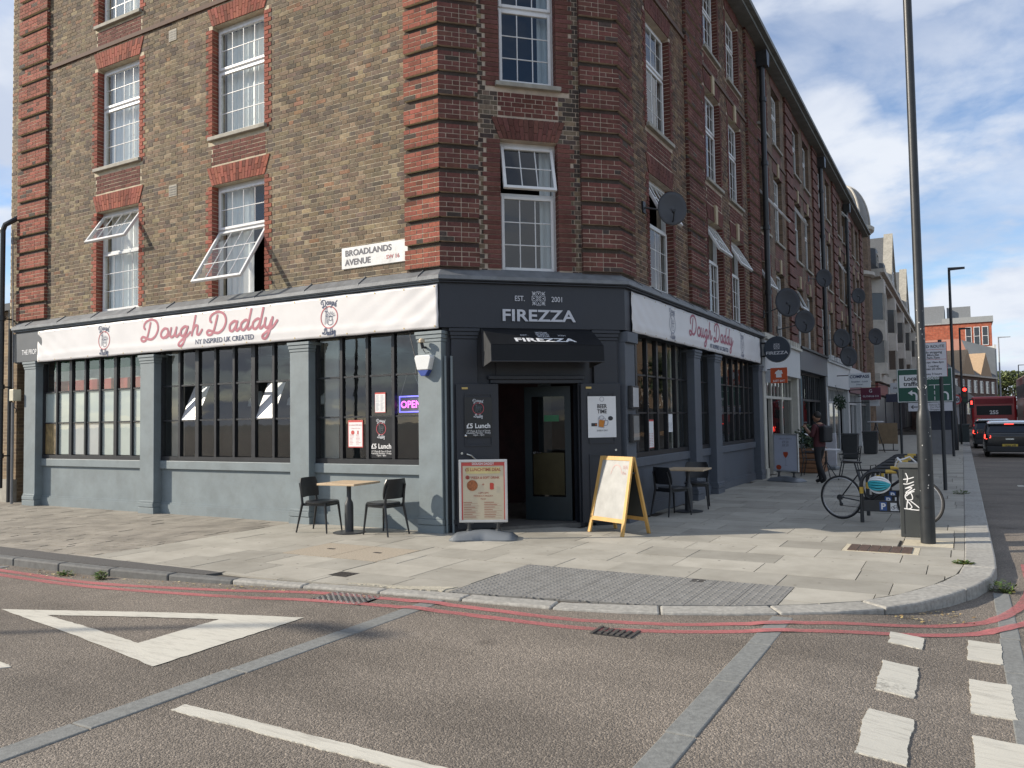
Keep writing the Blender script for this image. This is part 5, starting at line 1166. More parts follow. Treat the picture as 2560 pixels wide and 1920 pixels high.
dish('upper one of two dishes stacked over the scalloped shop roof', (2.02, 23.5, 4.6), (2.66, 23.8, 4.65), .34, (.4, -.9, .1)); dish('lower one of two dishes stacked over the scalloped shop roof', (2.02, 24.2, 4.0), (2.8, 24.6, 3.98), .36, (.4, -.9, .1))
dish('small satellite dish far along the terrace beside the third downpipe', (2.02, 31.8, 7.4), (2.5, 32, 7.4), .34, (.4, -.9, .1)); dish('distant satellite dish near the white building', (2.02, 38.8, 6.0), (2.6, 39, 6.0), .42, (.4, -.9, .1))
# ================================================================ pavement furniture
CHB = M('black_chair', (.014, .015, .017), .38, .2, 6); CHF = M('black_seat_pad', (.018, .02, .023), .3, .2, 5)
def make_chair():
    t = thing('cafe_chair', '', 'chair', (0, 0, 0), 'black cafe chairs', local=True)
    # local: front is +x ; legs splay
    for sx_, sy in ((1, 1), (1, -1)):
        part('leg', t, CHB, lambda m: m.tube([(.19*sx_, .17*sy, .44), (.235*sx_, .2*sy, .0)], [.02, .012], 8))
    for sy in (1, -1):
        part('leg', t, CHB, lambda m: m.tube([(-.3, .215*sy, 0), (-.21, .185*sy, .44), (-.235, .18*sy, .62), (-.27, .17*sy, .74)], [.012, .021, .017, .013], 8))
    def seat(m):
        n = 28; o = [(.02+.235*math.copysign(abs(math.cos(a))**.75, math.cos(a)), .225*math.copysign(abs(math.sin(a))**.7, math.sin(a))) for a in [2*math.pi*i/n for i in range(n)]]
        vs_ = []; 
        for z, k in ((.435, .93), (.445, 1.), (.462, 1.), (.474, .94), (.478, .7)): vs_ += [(x*k, y*k, z-.01*(1-k)*2) for x, y in o]
        fs = [(j*n+i, j*n+(i+1) % n, (j+1)*n+(i+1) % n, (j+1)*n+i) for j in range(4) for i in range(n)]+[tuple(range(n-1, -1, -1)), tuple(4*n+i for i in range(n))]
        m.add(vs_, fs)
    part('seat', t, CHF, seat, smooth=True)
    part('seat_frame', t, CHB, lambda m: (m.obox(0, .165, .2, .012, .4, .437), m.obox(0, -.165, .2, .012, .4, .437), m.obox(.2, 0, .012, .165, .4, .437), m.obox(-.2, 0, .012, .165, .4, .437)))
    def back(m):
        nx, nz = 12, 8; P_ = {}
        for k, off in ((0, 0.), (1, .016)):
            for i in range(nx+1):
                for j in range(nz+1):
                    u = -1+2*i/nx; v = j/nz; r = 1-.16*max(0, (v-.6)/.4)**2-.1*max(0, (.35-v)/.35)**2
                    P_[k, i, j] = (-.225-.055*v+.045*u*u-off, u*.215*r, .53+.29*v)
        idx = {k: i for i, k in enumerate(P_)}; fs = []
        for k in (0, 1):
            for i in range(nx):
                for j in range(nz): fs.append((idx[k, i, j], idx[k, i+1, j], idx[k, i+1, j+1], idx[k, i, j+1]))
        ed = [(i, 0) for i in range(nx)]+[(nx, j) for j in range(nz)]+[(i, nz) for i in range(nx, 0, -1)]+[(0, j) for j in range(nz, 0, -1)]
        for a, b in zip(ed, ed[1:]+ed[:1]): fs.append((idx[0, a[0], a[1]], idx[0, b[0], b[1]], idx[1, b[0], b[1]], idx[1, a[0], a[1]]))
        m.add(list(P_.values()), fs)
    part('backrest', t, CHB, back, smooth=True)
    return t
proto = make_chair()
CH_ = [((-1.88, -.52, 0), R(8), 'black cafe chair beside the sunlit table, on the street sign end under the middle bay'), ((-.79, -.36, 0), R(172), 'black cafe chair at the sunlit table next to the corner pilaster'),
       ((2.36, 3.45, 0), R(62), 'black cafe chair with its back turned, beside the yellow framed board'), ((2.44, 4.62, 0), R(-75), 'black cafe chair on the far side of the shaded table')]
CH_[0] = (CH_[0][0], CH_[0][1], 'black cafe chair at the sunlit table below the middle of the three shop windows')
for i, (l, a, lab) in enumerate(CH_):
    o = proto if i == 0 else copy_tree(proto); o.location = l; o.rotation_euler = (0, 0, a); o['label'] = lab
OAK = M('pale_oak_top', (.52, .39, .25), .5, .18, 3, stretch=(1, 14, 14)); OAK2 = M('oak_edge', (.45, .28, .12), .55, .15, 4); IRN = M('charcoal_steel', (.035, .037, .04), .4, .15, 5)
def table(x, y, a, lab):
    t = thing('cafe_table', lab, 'table', (x, y, 0), 'cafe tables outside the restaurant')
    part('table_top', t, OAK, lambda m: m.obox(x, y, .34, .33, .725, .755, a), bevel=.004); part('pedestal', t, IRN, lambda m: m.lathe([(.07, .02), (.066, .05), (.066, .4), (.06, .45), (.034, .5), (.034, .725)], x, y, 18), smooth=True); part('base_plate', t, IRN, lambda m: m.lathe([(.24, 0), (.24, .012), (.2, .02), (.075, .024)], x, y, 28), smooth=True)
table(-1.38, -.46, R(4), 'square oak topped pedestal table standing in the sun outside the third window'); table(2.47, 4.02, R(3), 'square oak topped pedestal table standing in the shade on the High Road side')
# pavement sign on a moulded water base
WB = M('grey_moulded_plastic', (.15, .165, .18), .35, .08, 4, spec=.5); ALU = M('brushed_aluminium', (.62, .62, .62), .35, .08, metal=.7)
def swing(x, y, a, W, z0, z1, lab, poster, mats):
    t = thing('pavement_sign', lab, 'pavement sign', (x, y, 0)); tx = (math.cos(a), math.sin(a)); F = Frame((x, y), tx, (tx[1], -tx[0]))
    def base(m):
        n, k = 24, 10; vs_ = []
        for i in range(n+1):
            u = -1+2*i/n
            for j in range(k+1):
                v = -1+2*j/k; wy = .2*(1-.3*(1-abs(u))**1.5+.0*u)*(1-.35*max(0, abs(u)-.8)/.2)
                z = .018+.095*(1-abs(v)**3.2)*(1-.2*u*u)*(1-max(0, abs(u)-.86)/.14*.8)+.02*math.cos(3.1*u)*(1-v*v)
                vs_.append(F.p(u*.47, v*wy*1.35, z))
        fs = [(i*(k+1)+j, (i+1)*(k+1)+j, (i+1)*(k+1)+j+1, i*(k+1)+j+1) for i in range(n) for j in range(k)]
        b0 = len(vs_); rim = [i*(k+1) for i in range(n+1)]+[n*(k+1)+j for j in range(1, k+1)]+[i*(k+1)+k for i in range(n-1, -1, -1)]+[j for j in range(k-1, 0, -1)]
        vs_ += [(vs_[r][0], vs_[r][1], 0.) for r in rim]; L_ = len(rim)
        fs += [(rim[i], rim[(i+1) % L_], b0+(i+1) % L_, b0+i) for i in range(L_)]+[tuple(b0+i for i in range(L_))]
        m.add(vs_, fs)
    part('water_base', t, WB, base, smooth=True)
    for s in (-W*.3, W*.3): part('spring_post', t, IRN, lambda m: (m.cyl(F.p(s, 0, .1), F.p(s, 0, z0), .026, n=10), m.cyl(F.p(s, 0, .1), F.p(s, 0, .14), .045, .036, n=12), m.fbox(F, s-.06, s+.06, -.02, .02, z0-.02, z0)))
    fr = MB(); e = .035
    for p in ((-W/2, W/2, z0, z0+e), (-W/2, W/2, z1-e, z1), (-W/2, -W/2+e, z0+e, z1-e), (W/2-e, W/2, z0+e, z1-e)): fr.fbox(F, p[0], p[1], -.02, .02, p[2], p[3])
    fr.build('frame', ALU, t, bevel=.004); part('poster', t, mats, lambda m: m.fbox(F, -W/2+e, W/2-e, -.008, .008, z0+e, z1-e)); poster(t, F, -W/2+e, W/2-e, z0+e, z1-e, .011)
    return t
CRM = M('cream_poster', (.58, .50, .36), .35, .06, 3)
def deal(t, F, a, b, c, d, o):
    w_, h = b-a, d-c; m_ = (a+b)/2
    part('poster_border', t, M('menu_red'), lambda m: (flat(m, F, a, b, d-h*.065, d-.004, o), flat(m, F, a, a+w_*.03, c, d-h*.065, o), flat(m, F, b-w_*.025, b, c, d-h*.065, o)))
    part('title', t, PAPER, lambda m: text(m, 'DOUGH DADDY', w_*.075, F, m_, d-h*.048, o+.002, bold=.001, sxx=.9)); DR = M('brick_red_print', (.34, .07, .05), .5)
    part('deal_box', t, M('pale_yellow_print', (.62, .52, .24), .5), lambda m: m.add([F.p(m_+x*w_*.4, o+.001, d-h*.145+y*h*.055) for x, y in [(.92*math.copysign(1, math.cos(q))+.08*math.cos(q), math.sin(q)) for q in [2*math.pi*(i+.5)/20 for i in range(20)]]], [tuple(range(20))]))
    part('deal_lettering', t, DR, lambda m: (text(m, '\u00a35 LUNCHTIME DEAL', w_*.098, F, m_, d-h*.155, o+.003, bold=.0012, sxx=.88), text(m, '12" PIZZA & SOFT DRINK', w_*.075, F, m_, d-h*.29, o+.002, bold=.0008, sxx=.9), text(m, '+', w_*.12, F, m_, d-h*.42, o+.002), text(m, '12PM-4PM', w_*.055, F, m_, d-h*.55, o+.002), text(m, 'MONDAY-FRIDAY', w_*.055, F, m_, d-h*.6, o+.002), text(m, 'PIZZA', w_*.045, F, m_, d-h*.65, o+.002), disc(m, F, m_-w_*.36, d-h*.265, o+.002, w_*.045)))
    part('pizza', t, M('pizza_print', (.3, .1, .035), .5, .5, 60), lambda m: disc(m, F, m_-w_*.25, d-h*.405, o+.002, w_*.125)); part('drink_can', t, M('can_red', (.5, .06, .04), .4), lambda m: m.add([F.p(m_+w_*.2+x*w_*.05, o+.002, d-h*.42+y*h*.06) for x, y in ((-.9, -.85), (-.4, -1), (.9, -.9), (.9, .75), (.3, .95), (-.7, 1), (-.9, .8))], [tuple(range(7))]))
    def lines(m):
        rg = random.Random(4)
        for k in range(7):
            z = d-h*(.7+.042*k)
            for x0, x1 in ((.05, .44), (.52, .93)): flat(m, F, a+w_*x0, a+w_*(x0+(x1-x0)*rg.uniform(.4, .75)), z, z+h*.008, o+.002); flat(m, F, a+w_*x0, a+w_*(x0+(x1-x0)*rg.uniform(.8, 1)), z-h*.016, z-h*.0135, o+.002)
    part('menu_lines', t, DR, lines)
swing(.83, -.19, R(26), .68, .23, 1.105, 'silver framed lunchtime deal poster sign on a grey moulded base at the doorway', deal, CRM)
def spritz(t, F, a, b, c, d, o):
    w_, h = b-a, d-c; m_ = (a+b)/2
    part('lettering', t, GREYP, lambda m: (text(m, 'DRAFT SPRITZ', w_*.09, F, m_, d-h*.13, o), text(m, '\u00a39.50', w_*.13, F, m_, d-h*.23, o, bold=.001), text(m, '\u00a38.50', w_*.13, F, m_, d-h*.32, o, bold=.001)))
    part('spritz_glass', t, M('spritz_orange', (.5, .08, .03), .5), lambda m: (m.add([F.p(m_+x*w_*.11, o+.001, d-h*.56+y*h*.09) for x, y in ((-.9, .9), (-1, .2), (-.5, -.6), (0, -1), (.5, -.6), (1, .2), (.9, .9))], [tuple(range(7))]), disc(m, F, a+w_*.18, c+h*.08, o, w_*.09, 16, 1.3))); part('glass_stem', t, GREYP, lambda m: (flat(m, F, m_-.004, m_+.004, d-h*.85, d-h*.65, o), flat(m, F, m_-.04, m_+.04, d-h*.86, d-h*.85, o)))
swing(2.78, 11.25, R(-27), .75, .24, 1.2, 'white framed cocktail poster sign outside the neighbouring shop', spritz, M('pale_blue_poster', (.55, .58, .68), .4, .04))
# wooden A-board
YW = M('yellow_pine', (.56, .33, .095), .5, .2, 5, stretch=(1, 1, .25), dirt=.12); WBD = M('smeared_whiteboard', (.37, .37, .355), .35, .12, 5, dirt=.1, dscale=4)
t = thing('a_board', 'yellow pine A board with an erased white panel standing by the right door leaf', 'sandwich board', (2.3, 1.1, 0))
fl, frt = Vector((1.86, 1.06, 0)), Vector((2.54, .74, 0)); ux = (frt-fl).normalized(); nb = Vector((-ux.y, ux.x, 0)); apex = 1.1; W_ = (frt-fl).length
def leg(m, base, top): 
    d = (top-base); s_ = ux*.028; nn = nb*.016
    m.hexa([base-s_-nn, top-s_-nn, top+s_-nn, base+s_-nn, base-s_+nn, top-s_+nn, top+s_+nn, base+s_+nn])
for side, o_ in ((0, 0), (1, .52)):
    for k in (0, 1):
        b_ = fl+ux*(.028 if k == 0 else W_-.028)+nb*o_; tp = fl+ux*(.06 if k == 0 else W_-.06)+nb*(.255+(.02 if side else -.0))+Vector((0, 0, apex)); part('leg', t, YW, lambda m: leg(m, b_, tp), bevel=.003, seg=1)
def onface(u, v, off, side=0):
    a = fl+nb*(0 if side == 0 else .52); b = fl+nb*(.255+(.02 if side else 0))+Vector((0, 0, apex)); p = a.lerp(b, v); k = .028+(.06-.028)*v; return p+ux*(k+(W_-2*k)*u)+nb*(off if side == 0 else -off)
for side in (0, 1):
    for v0, v1 in ((.16, .21), (.95, 1.0)): part('rail', t, YW, lambda m: m.hexa([onface(.04, v0, -.014, side), onface(.04, v1, -.014, side), onface(.96, v1, -.014, side), onface(.96, v0, -.014, side), onface(.04, v0, .014, side), onface(.04, v1, .014, side), onface(.96, v1, .014, side), onface(.96, v0, .014, side)]))
    part('panel', t, WBD if side == 0 else M('dark_board_back', (.03, .035, .035), .6), lambda m: m.hexa([onface(.04, .21, -.004, side), onface(.04, .95, -.004, side), onface(.96, .95, -.004, side), onface(.96, .21, -.004, side), onface(.04, .21, .004, side), onface(.04, .95, .004, side), onface(.96, .95, .004, side), onface(.96, .21, .004, side)]))
class Face:
    def p(s, a, d, v): return onface(a, v, -.0055-d)
part('marker_traces', t, M('faded_marker', (.5, .30, .28), .5), lambda m: (ribbon(m, [(-.16, -.06), (-.1, .03), (0, .06), (.12, .03), (.2, -.05)], .012, Face(), .55, .83, .001, 1., 5), text(m, 'DEAL', .07, Face(), .84, .84, .001), text(m, 'Pizza', .06, Face(), .82, .77, .001)))
part('hinge_strap', t, BLACK, lambda m: m.hexa([onface(.98, .78, 0.01), onface(.98, .8, .01), onface(.98, .8, .02, 1), onface(.98, .78, .02, 1), onface(1.0, .78, .01), onface(1., .8, .01), onface(1., .8, .02, 1), onface(1., .78, .02, 1)]))
# lamp post by the kerb
LPM = M('charcoal_lamp_post', (.018, .021, .024), .42, .2, 9, .06, 30, dirt=.06)
t = thing('lamp_post', 'thick charcoal lamp post with stickers standing beside the grey cabinet', 'lamp post', (6.27, 1.8, 0))
part('column', t, LPM, lambda m: m.lathe([(.088, 0), (.088, 1.0), (.086, 1.56), (.075, 1.66), (.056, 1.72), (.055, 4), (.05, 8.2)], 6.27, 1.8, 28), smooth=True)
part('bracket_arm', t, LPM, lambda m: m.tube([(6.27, 1.8, 8.1), (6.3, 1.8, 8.25), (6.9, 1.75, 8.35)], .035, 8)); part('lantern', t, LPM, lambda m: m.obox(7.2, 1.73, .35, .13, 8.3, 8.38, 0), bevel=.02); part('door_seam', t, M('seam_dark', (.015, .015, .016), .5), lambda m: m.box(6.245, 6.30, 1.708, 1.7145, .45, .46))
def stickers(m):
    rg = random.Random(3)
    for k in range(26):
        a = R(-90+rg.uniform(-60, 60)); z = rg.uniform(.3, 3.0); r = .0895 if z < 1.55 else .0575
        if 1.5 < z < 1.76: continue
        s_ = rg.uniform(.004, .011); c_ = Vector((6.27+r*math.cos(a), 1.8+r*math.sin(a), z)); tg = Vector((-math.sin(a), math.cos(a), 0)); m.add([c_-tg*s_, c_+Vector((0, 0, -s_*1.4)), c_+tg*s_*.6, c_+Vector((0, 0, s_))], [(0, 1, 2, 3)])
part('paint_chip', t, M('pale_chip', (.55, .55, .53), .6), stickers); part('bird_sticker', t, WLET, lambda m: (m.tube([(6.215, 1.742, 2.0), (6.225, 1.737, 1.97), (6.24, 1.733, 1.965)], .003, 4), m.tube([(6.3, 1.745, 2.02), (6.318, 1.757, 2.0), (6.308, 1.747, 1.97)], .003, 4)))
# utility cabinet
t = thing('utility_cabinet', 'grey street cabinet with white graffiti tag behind the lamp post', 'cabinet', (6.12, 2.4, 0)); CAB = M('cabinet_grey', (.042, .047, .047), .55, .12, 3, .06, 40, dirt=.04)
part('body', t, CAB, lambda m: m.box(5.93, 6.29, 2.24, 2.54, .0, .93), bevel=.006); part('lid', t, M('cabinet_lid', (.08, .085, .086), .5, .1), lambda m: m.hexa([Vector(p) for p in ((5.91, 2.22, .93), (5.92, 2.23, .985), (5.92, 2.55, .985), (5.91, 2.56, .93), (6.31, 2.22, .93), (6.30, 2.23, .985), (6.30, 2.55, .985), (6.31, 2.56, .93))])); part('door_gap', t, BLACK, lambda m: m.box(5.975, 5.98, 2.236, 2.2395, .04, .9)); part('lock', t, BLACK, lambda m: m.cyl((6.14, 2.24, .55), (6.14, 2.225, .55), .02, n=10))
FC = Frame((0, 2.24), (1, 0), (0, -1))
part('graffiti', t, WLET, lambda m: [ribbon(m, p, .013, FC, 5.985, .35, .003+.0005*i, 1., 4) for i, p in enumerate(([(.0, .42), (.06, .43), (.12, .45)], [(.03, .5), (.05, .44), (.04, .38)], [(.0, .36), (.05, .36), (.12, .39)], [(.02, .3), (.12, .35)], [(.02, .3), (.1, .31), (.02, .24), (.12, .26)], [(.13, .29), (.02, .22), (.03, .15), (.1, .16), (.08, .24), (.03, .2)], [(.04, .14), (.03, .03), (.09, .05), (.05, .12)], [(.08, .13), (.19, .02), (.0, .03)]))])
# bicycle stands
STD = M('black_stand', (.022, .024, .027), .4, .2, 6); YEL = M('yellow_band', (.55, .36, .06), .5, .15)
for k in range(7):
    y = 3.64+k*.92; t = thing('bike_stand', ('yellow banded hoop stand that the black bicycle is locked to' if k == 0 else '%s yellow banded hoop stand from the locked bicycle' % ('second', 'third', 'fourth', 'fifth', 'sixth', 'seventh')[k-1]), 'bike stand', (5.7, y, 0), 'hoop bicycle stands')
    pts = [(5.31, y, 0), (5.31, y, .58)]+[(5.31+.2-.2*math.cos(a), y, .58+.2*math.sin(a)) for a in [R(15*i) for i in range(1, 7)]]+[(6.0-.2+.2*math.cos(a)+.1, y, .58+.2*math.sin(a)) for a in [R(90-15*i) for i in range(0, 7)]]+[(6.1, y, 0)]
    part('hoop', t, STD, lambda m: m.tube(pts, .028, 10), smooth=True); part('top_band', t, YEL, lambda m: m.cyl((5.66, y, .78), (5.82, y, .78), .0295, n=10)); part('post_band', t, YEL, lambda m: m.cyl((5.31, y, .44), (5.31, y, .54), .0295, n=10))
    if k < 3:
        part('tapping_rail', t, STD, lambda m: m.box(5.33, 6.08, y-.012, y+.012, .17, .34)); FY = Frame((0, y-.012), (1, 0), (0, -1))
        part('parking_plate', t, M('blue_plate', (.04, .1, .28), .45), lambda m: flat(m, FY, 5.56, 5.66, .19, .32, .002)); part('parking_letter', t, WLET, lambda m: text(m, 'P', .13, FY, 5.61, .21, .004, bold=.004)); part('cycle_plate', t, PAPER, lambda m: flat(m, FY, 5.71, 5.86, .19, .31, .002)); part('cycle_symbol', t, INK, lambda m: (ring(m, FY, 5.745, .235, .0035, .022, .006, 16), ring(m, FY, 5.825, .235, .0035, .022, .006, 16), ribbon(m, [(0, 0), (.02, .04), (.06, .04), (.04, 0), (0, 0)], .006, FY, 5.745, .235, .0045, 1., 1), ribbon(m, [(.08, 0), (.055, .055)], .006, FY, 5.745, .235, .0045, 1., 1)))
# bicycle with a helmet hung from it
TYRE = M('tyre_rubber', (.016, .016, .017), .7, .2, 20); RIM = M('rim_alloy', (.45, .45, .46), .35, .1, metal=.8); BFR = M('bike_frame_black', (.02, .021, .024), .35, .15, 5)
rw, fwl = Vector((4.98, 3.93, .345)), Vector((6.12, 3.50, .345)); bd = (fwl-rw).normalized(); bn = Vector((-bd.y, bd.x, 0)); WL = (fwl-rw).length
t = thing('bicycle', 'black bicycle with pale drop handlebars locked to the front hoop stand', 'bicycle', (5.5, 3.7, 0))
B = lambda u, v, o_=0: rw+bd*u+bn*o_+Vector((0, 0, v-.345))
for c_, nm in ((0, 'rear'), (WL, 'front')):
    wt = part('wheel', t, RIM, lambda m: m.tube([B(c_+.305*math.cos(a), .345+.305*math.sin(a)) for a in [2*math.pi*i/40 for i in range(40)]], .009, 6, True), smooth=True)
    part('tyre', wt, TYRE, lambda m: m.tube([B(c_+.328*math.cos(a), .345+.328*math.sin(a)) for a in [2*math.pi*i/48 for i in range(48)]], .017, 8, True), smooth=True); part('spoke', wt, M('spoke_steel', (.25, .25, .26), .4, metal=.7), lambda m: [m.cyl(B(c_+.02*math.cos(a+(.9 if i % 2 else -.9)), .345+.02*math.sin(a+(.9 if i % 2 else -.9)), .025*(-1)**(i//2)), B(c_+.3*math.cos(a), .345+.3*math.sin(a)), .0012, n=3, caps=False) for i, a in [(i, 2*math.pi*i/28) for i in range(28)]]); part('hub', wt, BFR, lambda m: m.cyl(B(c_, .345, -.05), B(c_, .345, .05), .022, n=10))
bb, st, ht, hb = (.43, .29), (.27, .78), (.90, .80), (.94, .66)
part('frame', t, BFR, lambda m: [m.tube([B(*a), B(*b)], r, 8) for a, b, r in ((bb, st, .017), (bb, hb, .021), (st, ht, .016), (ht, hb, .02), ((0, .345), bb, .011), ((0, .345), (.29, .72), .01), (hb, (WL, .345), .014))])
part('saddle', t, M('saddle_black', (.02, .02, .022), .35), lambda m: m.add([B(u, v, o_) for u, v, o_ in ((.06, .94, -.075), (.06, .94, .075), (.18, .925, .06), (.36, .915, .018), (.36, .915, -.018), (.18, .925, -.06), (.08, .88, -.06), (.08, .88, .06), (.18, .885, .03), (.35, .89, .012), (.35, .89, -.012), (.18, .885, -.03))], [(0, 1, 2, 3, 4, 5), (11, 10, 9, 8, 7, 6)]+[(i, (i+1) % 6, 6+(i+1) % 6, 6+i) for i in range(0)]+[(0, 5, 11, 6), (5, 4, 10, 11), (4, 3, 9, 10), (3, 2, 8, 9), (2, 1, 7, 8), (1, 0, 6, 7)]), bevel=.012); part('seat_post', t, BFR, lambda m: m.cyl(B(*st), B(.235, .9), .013, n=8))
part('handlebar', t, M('silver_tape', (.6, .6, .6), .35, .1, metal=.3), lambda m: (m.tube([B(.87, .86), B(.89, .93), B(.93, .96)], .014, 8), m.tube([B(1.06, .80, -.22), B(1.08, .92, -.22), B(1.0, 1.0, -.2), B(.93, .96, -.1), B(.93, .96, .1), B(1.0, 1.0, .2), B(1.08, .92, .22), B(1.04, .8, .22), B(.96, .78, .22)], .014, 8)))
part('crankset', t, BFR, lambda m: (m.cyl(B(.43, .29, -.05), B(.43, .29, -.042), .09, n=20), m.cyl(B(.43, .29, -.06), B(.36, .14, -.06), .01, n=6), m.cyl(B(.43, .29, .06), B(.5, .44, .06), .01, n=6), m.obox(*B(.36, .14, -.1).to_2d(), .04, .03, .13, .15), m.obox(*B(.5, .44, .1).to_2d(), .04, .03, .43, .45))); part('chain', t, M('chain_dark', (.06, .055, .05), .5, metal=.6), lambda m: m.tube([B(.43, .375, -.046), B(0, .385, -.046), B(-.04, .345, -.046), B(0, .3, -.046), B(.0, .22, -.046), B(.43, .205, -.046)], .005, 5)); part('derailleur', t, BFR, lambda m: (m.cyl(B(0, .345, -.06), B(.03, .24, -.06), .018, n=8), m.cyl(B(.03, .24, -.065), B(.03, .24, -.05), .03, n=10), m.cyl(B(0, .345, -.055), B(0, .345, -.03), .045, n=14)))
part('lock', t, BLACK, lambda m: m.tube([B(.50, .72, -.03), B(.52, .86, -.06), B(.6, .88, -.06), B(.62, .72, -.03)], .009, 6))
hc = B(.70, .60, -.16)
t = thing('cycle_helmet', 'white and turquoise cycle helmet hanging from the bicycle frame', 'helmet', tuple(hc-Vector((0, 0, .1))))
for k in range(7):
    v = (k-3)/3
    part('shell_rib', t, WLET if k in (0, 5, 6) else M('turquoise_shell', (.05, .42, .5), .25, .08), lambda m: m.tube([hc-bd*(.165*math.cos(a_))+Vector((0, 0, .115*v*math.sin(a_)*(1-.12*v)))-bn*(.115*math.sin(a_)*math.sqrt(max(.05, 1-.8*v*v))) for a_ in [math.pi*i/22 for i in range(23)]], [.006+.011*math.sin(math.pi*i/22) for i in range(23)], 8), smooth=True)
part('liner', t, M('helmet_liner', (.02, .03, .035), .7), lambda m: m.ball(hc+bn*.01, .14, .075, .085, 16, 10), smooth=True); part('strap', t, BLACK, lambda m: m.tube([hc+Vector((0, 0, .05)), hc+Vector((0, 0, .16))+bd*.02, B(.62, .80)], .006, 5))
# road signs along the High Road pavement
POST = M('sign_post_grey', (.025, .028, .032), .45, .15, 6)
t = thing('red_route_sign', 'parking restriction plate reading RED ROUTE on a dark post', 'sign', (6.31, 9.86, 0)); FS = Frame((0, 9.8), (1, 0), (0, -1))
part('post', t, POST, lambda m: m.cyl((6.33, 9.86, 0), (6.33, 9.86, 3.25), .038, n=14), smooth=True); part('plate', t, M('plate_white', (.62, .62, .66), .4, .04), lambda m: m.fbox(FS, 5.93, 6.46, -.015, 0, 2.45, 3.2)); part('plate_border', t, REDP, lambda m: (flat(m, FS, 5.93, 6.46, 3.19, 3.2, .002), flat(m, FS, 6.45, 6.46, 2.45, 3.19, .002), flat(m, FS, 5.95, 6.44, 3.035, 3.042, .002), flat(m, FS, 5.95, 6.44, 2.82, 2.827, .002)))
part('lettering', t, INK, lambda m: [text(m, s_, h_, FS, 6.195, z_, .003, bold=.0012) for s_, h_, z_ in (('RED ROUTE', .083, 3.08), ('No stopping', .068, 2.96), ('Mon-Sat', .068, 2.90), ('7am-7pm', .068, 2.84), ('Except 10am-4pm', .055, 2.745), ('Loading', .062, 2.66), ('max 20 mins', .062, 2.60), ('max 3 hours', .062, 2.49))])
t = thing('direction_sign', 'green direction sign with white Local traffic panel and left arrow', 'sign', (5.4, 25.2, 0)); FG_ = Frame((0, 25.15), (1, 0), (0, -1))
for x in (4.57, 6.36): part('post', t, POST, lambda m: m.cyl((x, 25.25, 0), (x, 25.25, 3.4), .05, n=12), smooth=True)
part('panel', t, M('sign_green', (.012, .09, .06), .4, .05), lambda m: m.fbox(FG_, 4.49, 6.42, -.02, 0, 2.1, 3.42)); part('white_border', t, WLET, lambda m: [flat(m, FG_, *p, .003) for p in ((4.5, 6.41, 2.11, 2.135), (4.5, 6.41, 3.385, 3.41), (4.5, 4.525, 2.135, 3.385), (6.385, 6.41, 2.135, 3.385), (4.57, 5.4, 2.68, 3.18), (5.6, 6.33, 2.75, 2.77))]+[flat(m, FG_, x, x+.025, 2.17+.22*k, 2.31+.22*k, .003) for x in (5.48, 5.78) for k in range(5 if x < 5.6 else 3)]+[ribbon(m, [(0, 0), (0, .18), (-.06, .26), (-.17, .27)], .07, FG_, 5.16, 2.2, .004, 1., 4), m.add([FG_.p(x, .005, z) for x, z in ((4.86, 2.47), (5.02, 2.58), (5.02, 2.36))], [(0, 1, 2)]), ribbon(m, [(0, 0), (0, .18), (-.06, .26), (-.12, .27)], .06, FG_, 6.24, 2.2, .004, 1., 4)])
part('lettering', t, INK, lambda m: (text(m, 'Local', .23, FG_, 4.985, 2.96, .006, bold=.006), text(m, 'traffic', .23, FG_, 4.985, 2.75, .006, bold=.006))); part('place_lettering', t, WLET, lambda m: text(m, 'Through', .2, FG_, 5.75, 3.15, .005, bold=.004) or text(m, 'doctor', .2, FG_, 5.78, 2.98, .005, bold=.004))
t = thing('car_park_sign', 'long white car park direction plate with left arrow and blue P under the green sign', 'sign', (5.6, 25.15, 1.75)); part('plate', t, M('plate_white'), lambda m: m.fbox(FG_, 4.86, 6.38, -.02, 0, 1.75, 2.08)); part('lettering', t, INK, lambda m: (text(m, 'Station Road', .1, FG_, 5.85, 1.96, .003), text(m, 'Car Park', .1, FG_, 5.8, 1.87, .003), text(m, 'Shoppers', .1, FG_, 5.8, 1.78, .003), ribbon(m, [(0, 0), (.22, 0)], .035, FG_, 4.97, 1.915, .003, 1., 1), ribbon(m, [(.07, .06), (0, 0), (.07, -.06)], .03, FG_, 4.96, 1.915, .004, 1., 1))); part('parking_panel', t, M('blue_plate'), lambda m: flat(m, FG_, 5.27, 5.48, 1.83, 2.0, .003)); part('parking_letter', t, WLET, lambda m: text(m, 'P', .18, FG_, 5.375, 1.85, .005, bold=.004))
t = thing('street_kiosk', 'grey roadside kiosk with a dark upper panel behind the sign posts', 'kiosk', (6.0, 27.2, 0)); part('base', t, M('kiosk_grey', (.2, .2, .21), .6, .1), lambda m: m.box(5.5, 6.32, 27, 27.5, -.01, .98), bevel=.01); part('upper_panel', t, M('kiosk_navy', (.02, .025, .045), .4), lambda m: m.box(5.52, 6.3, 27.02, 27.48, .98, 1.8), bevel=.01)
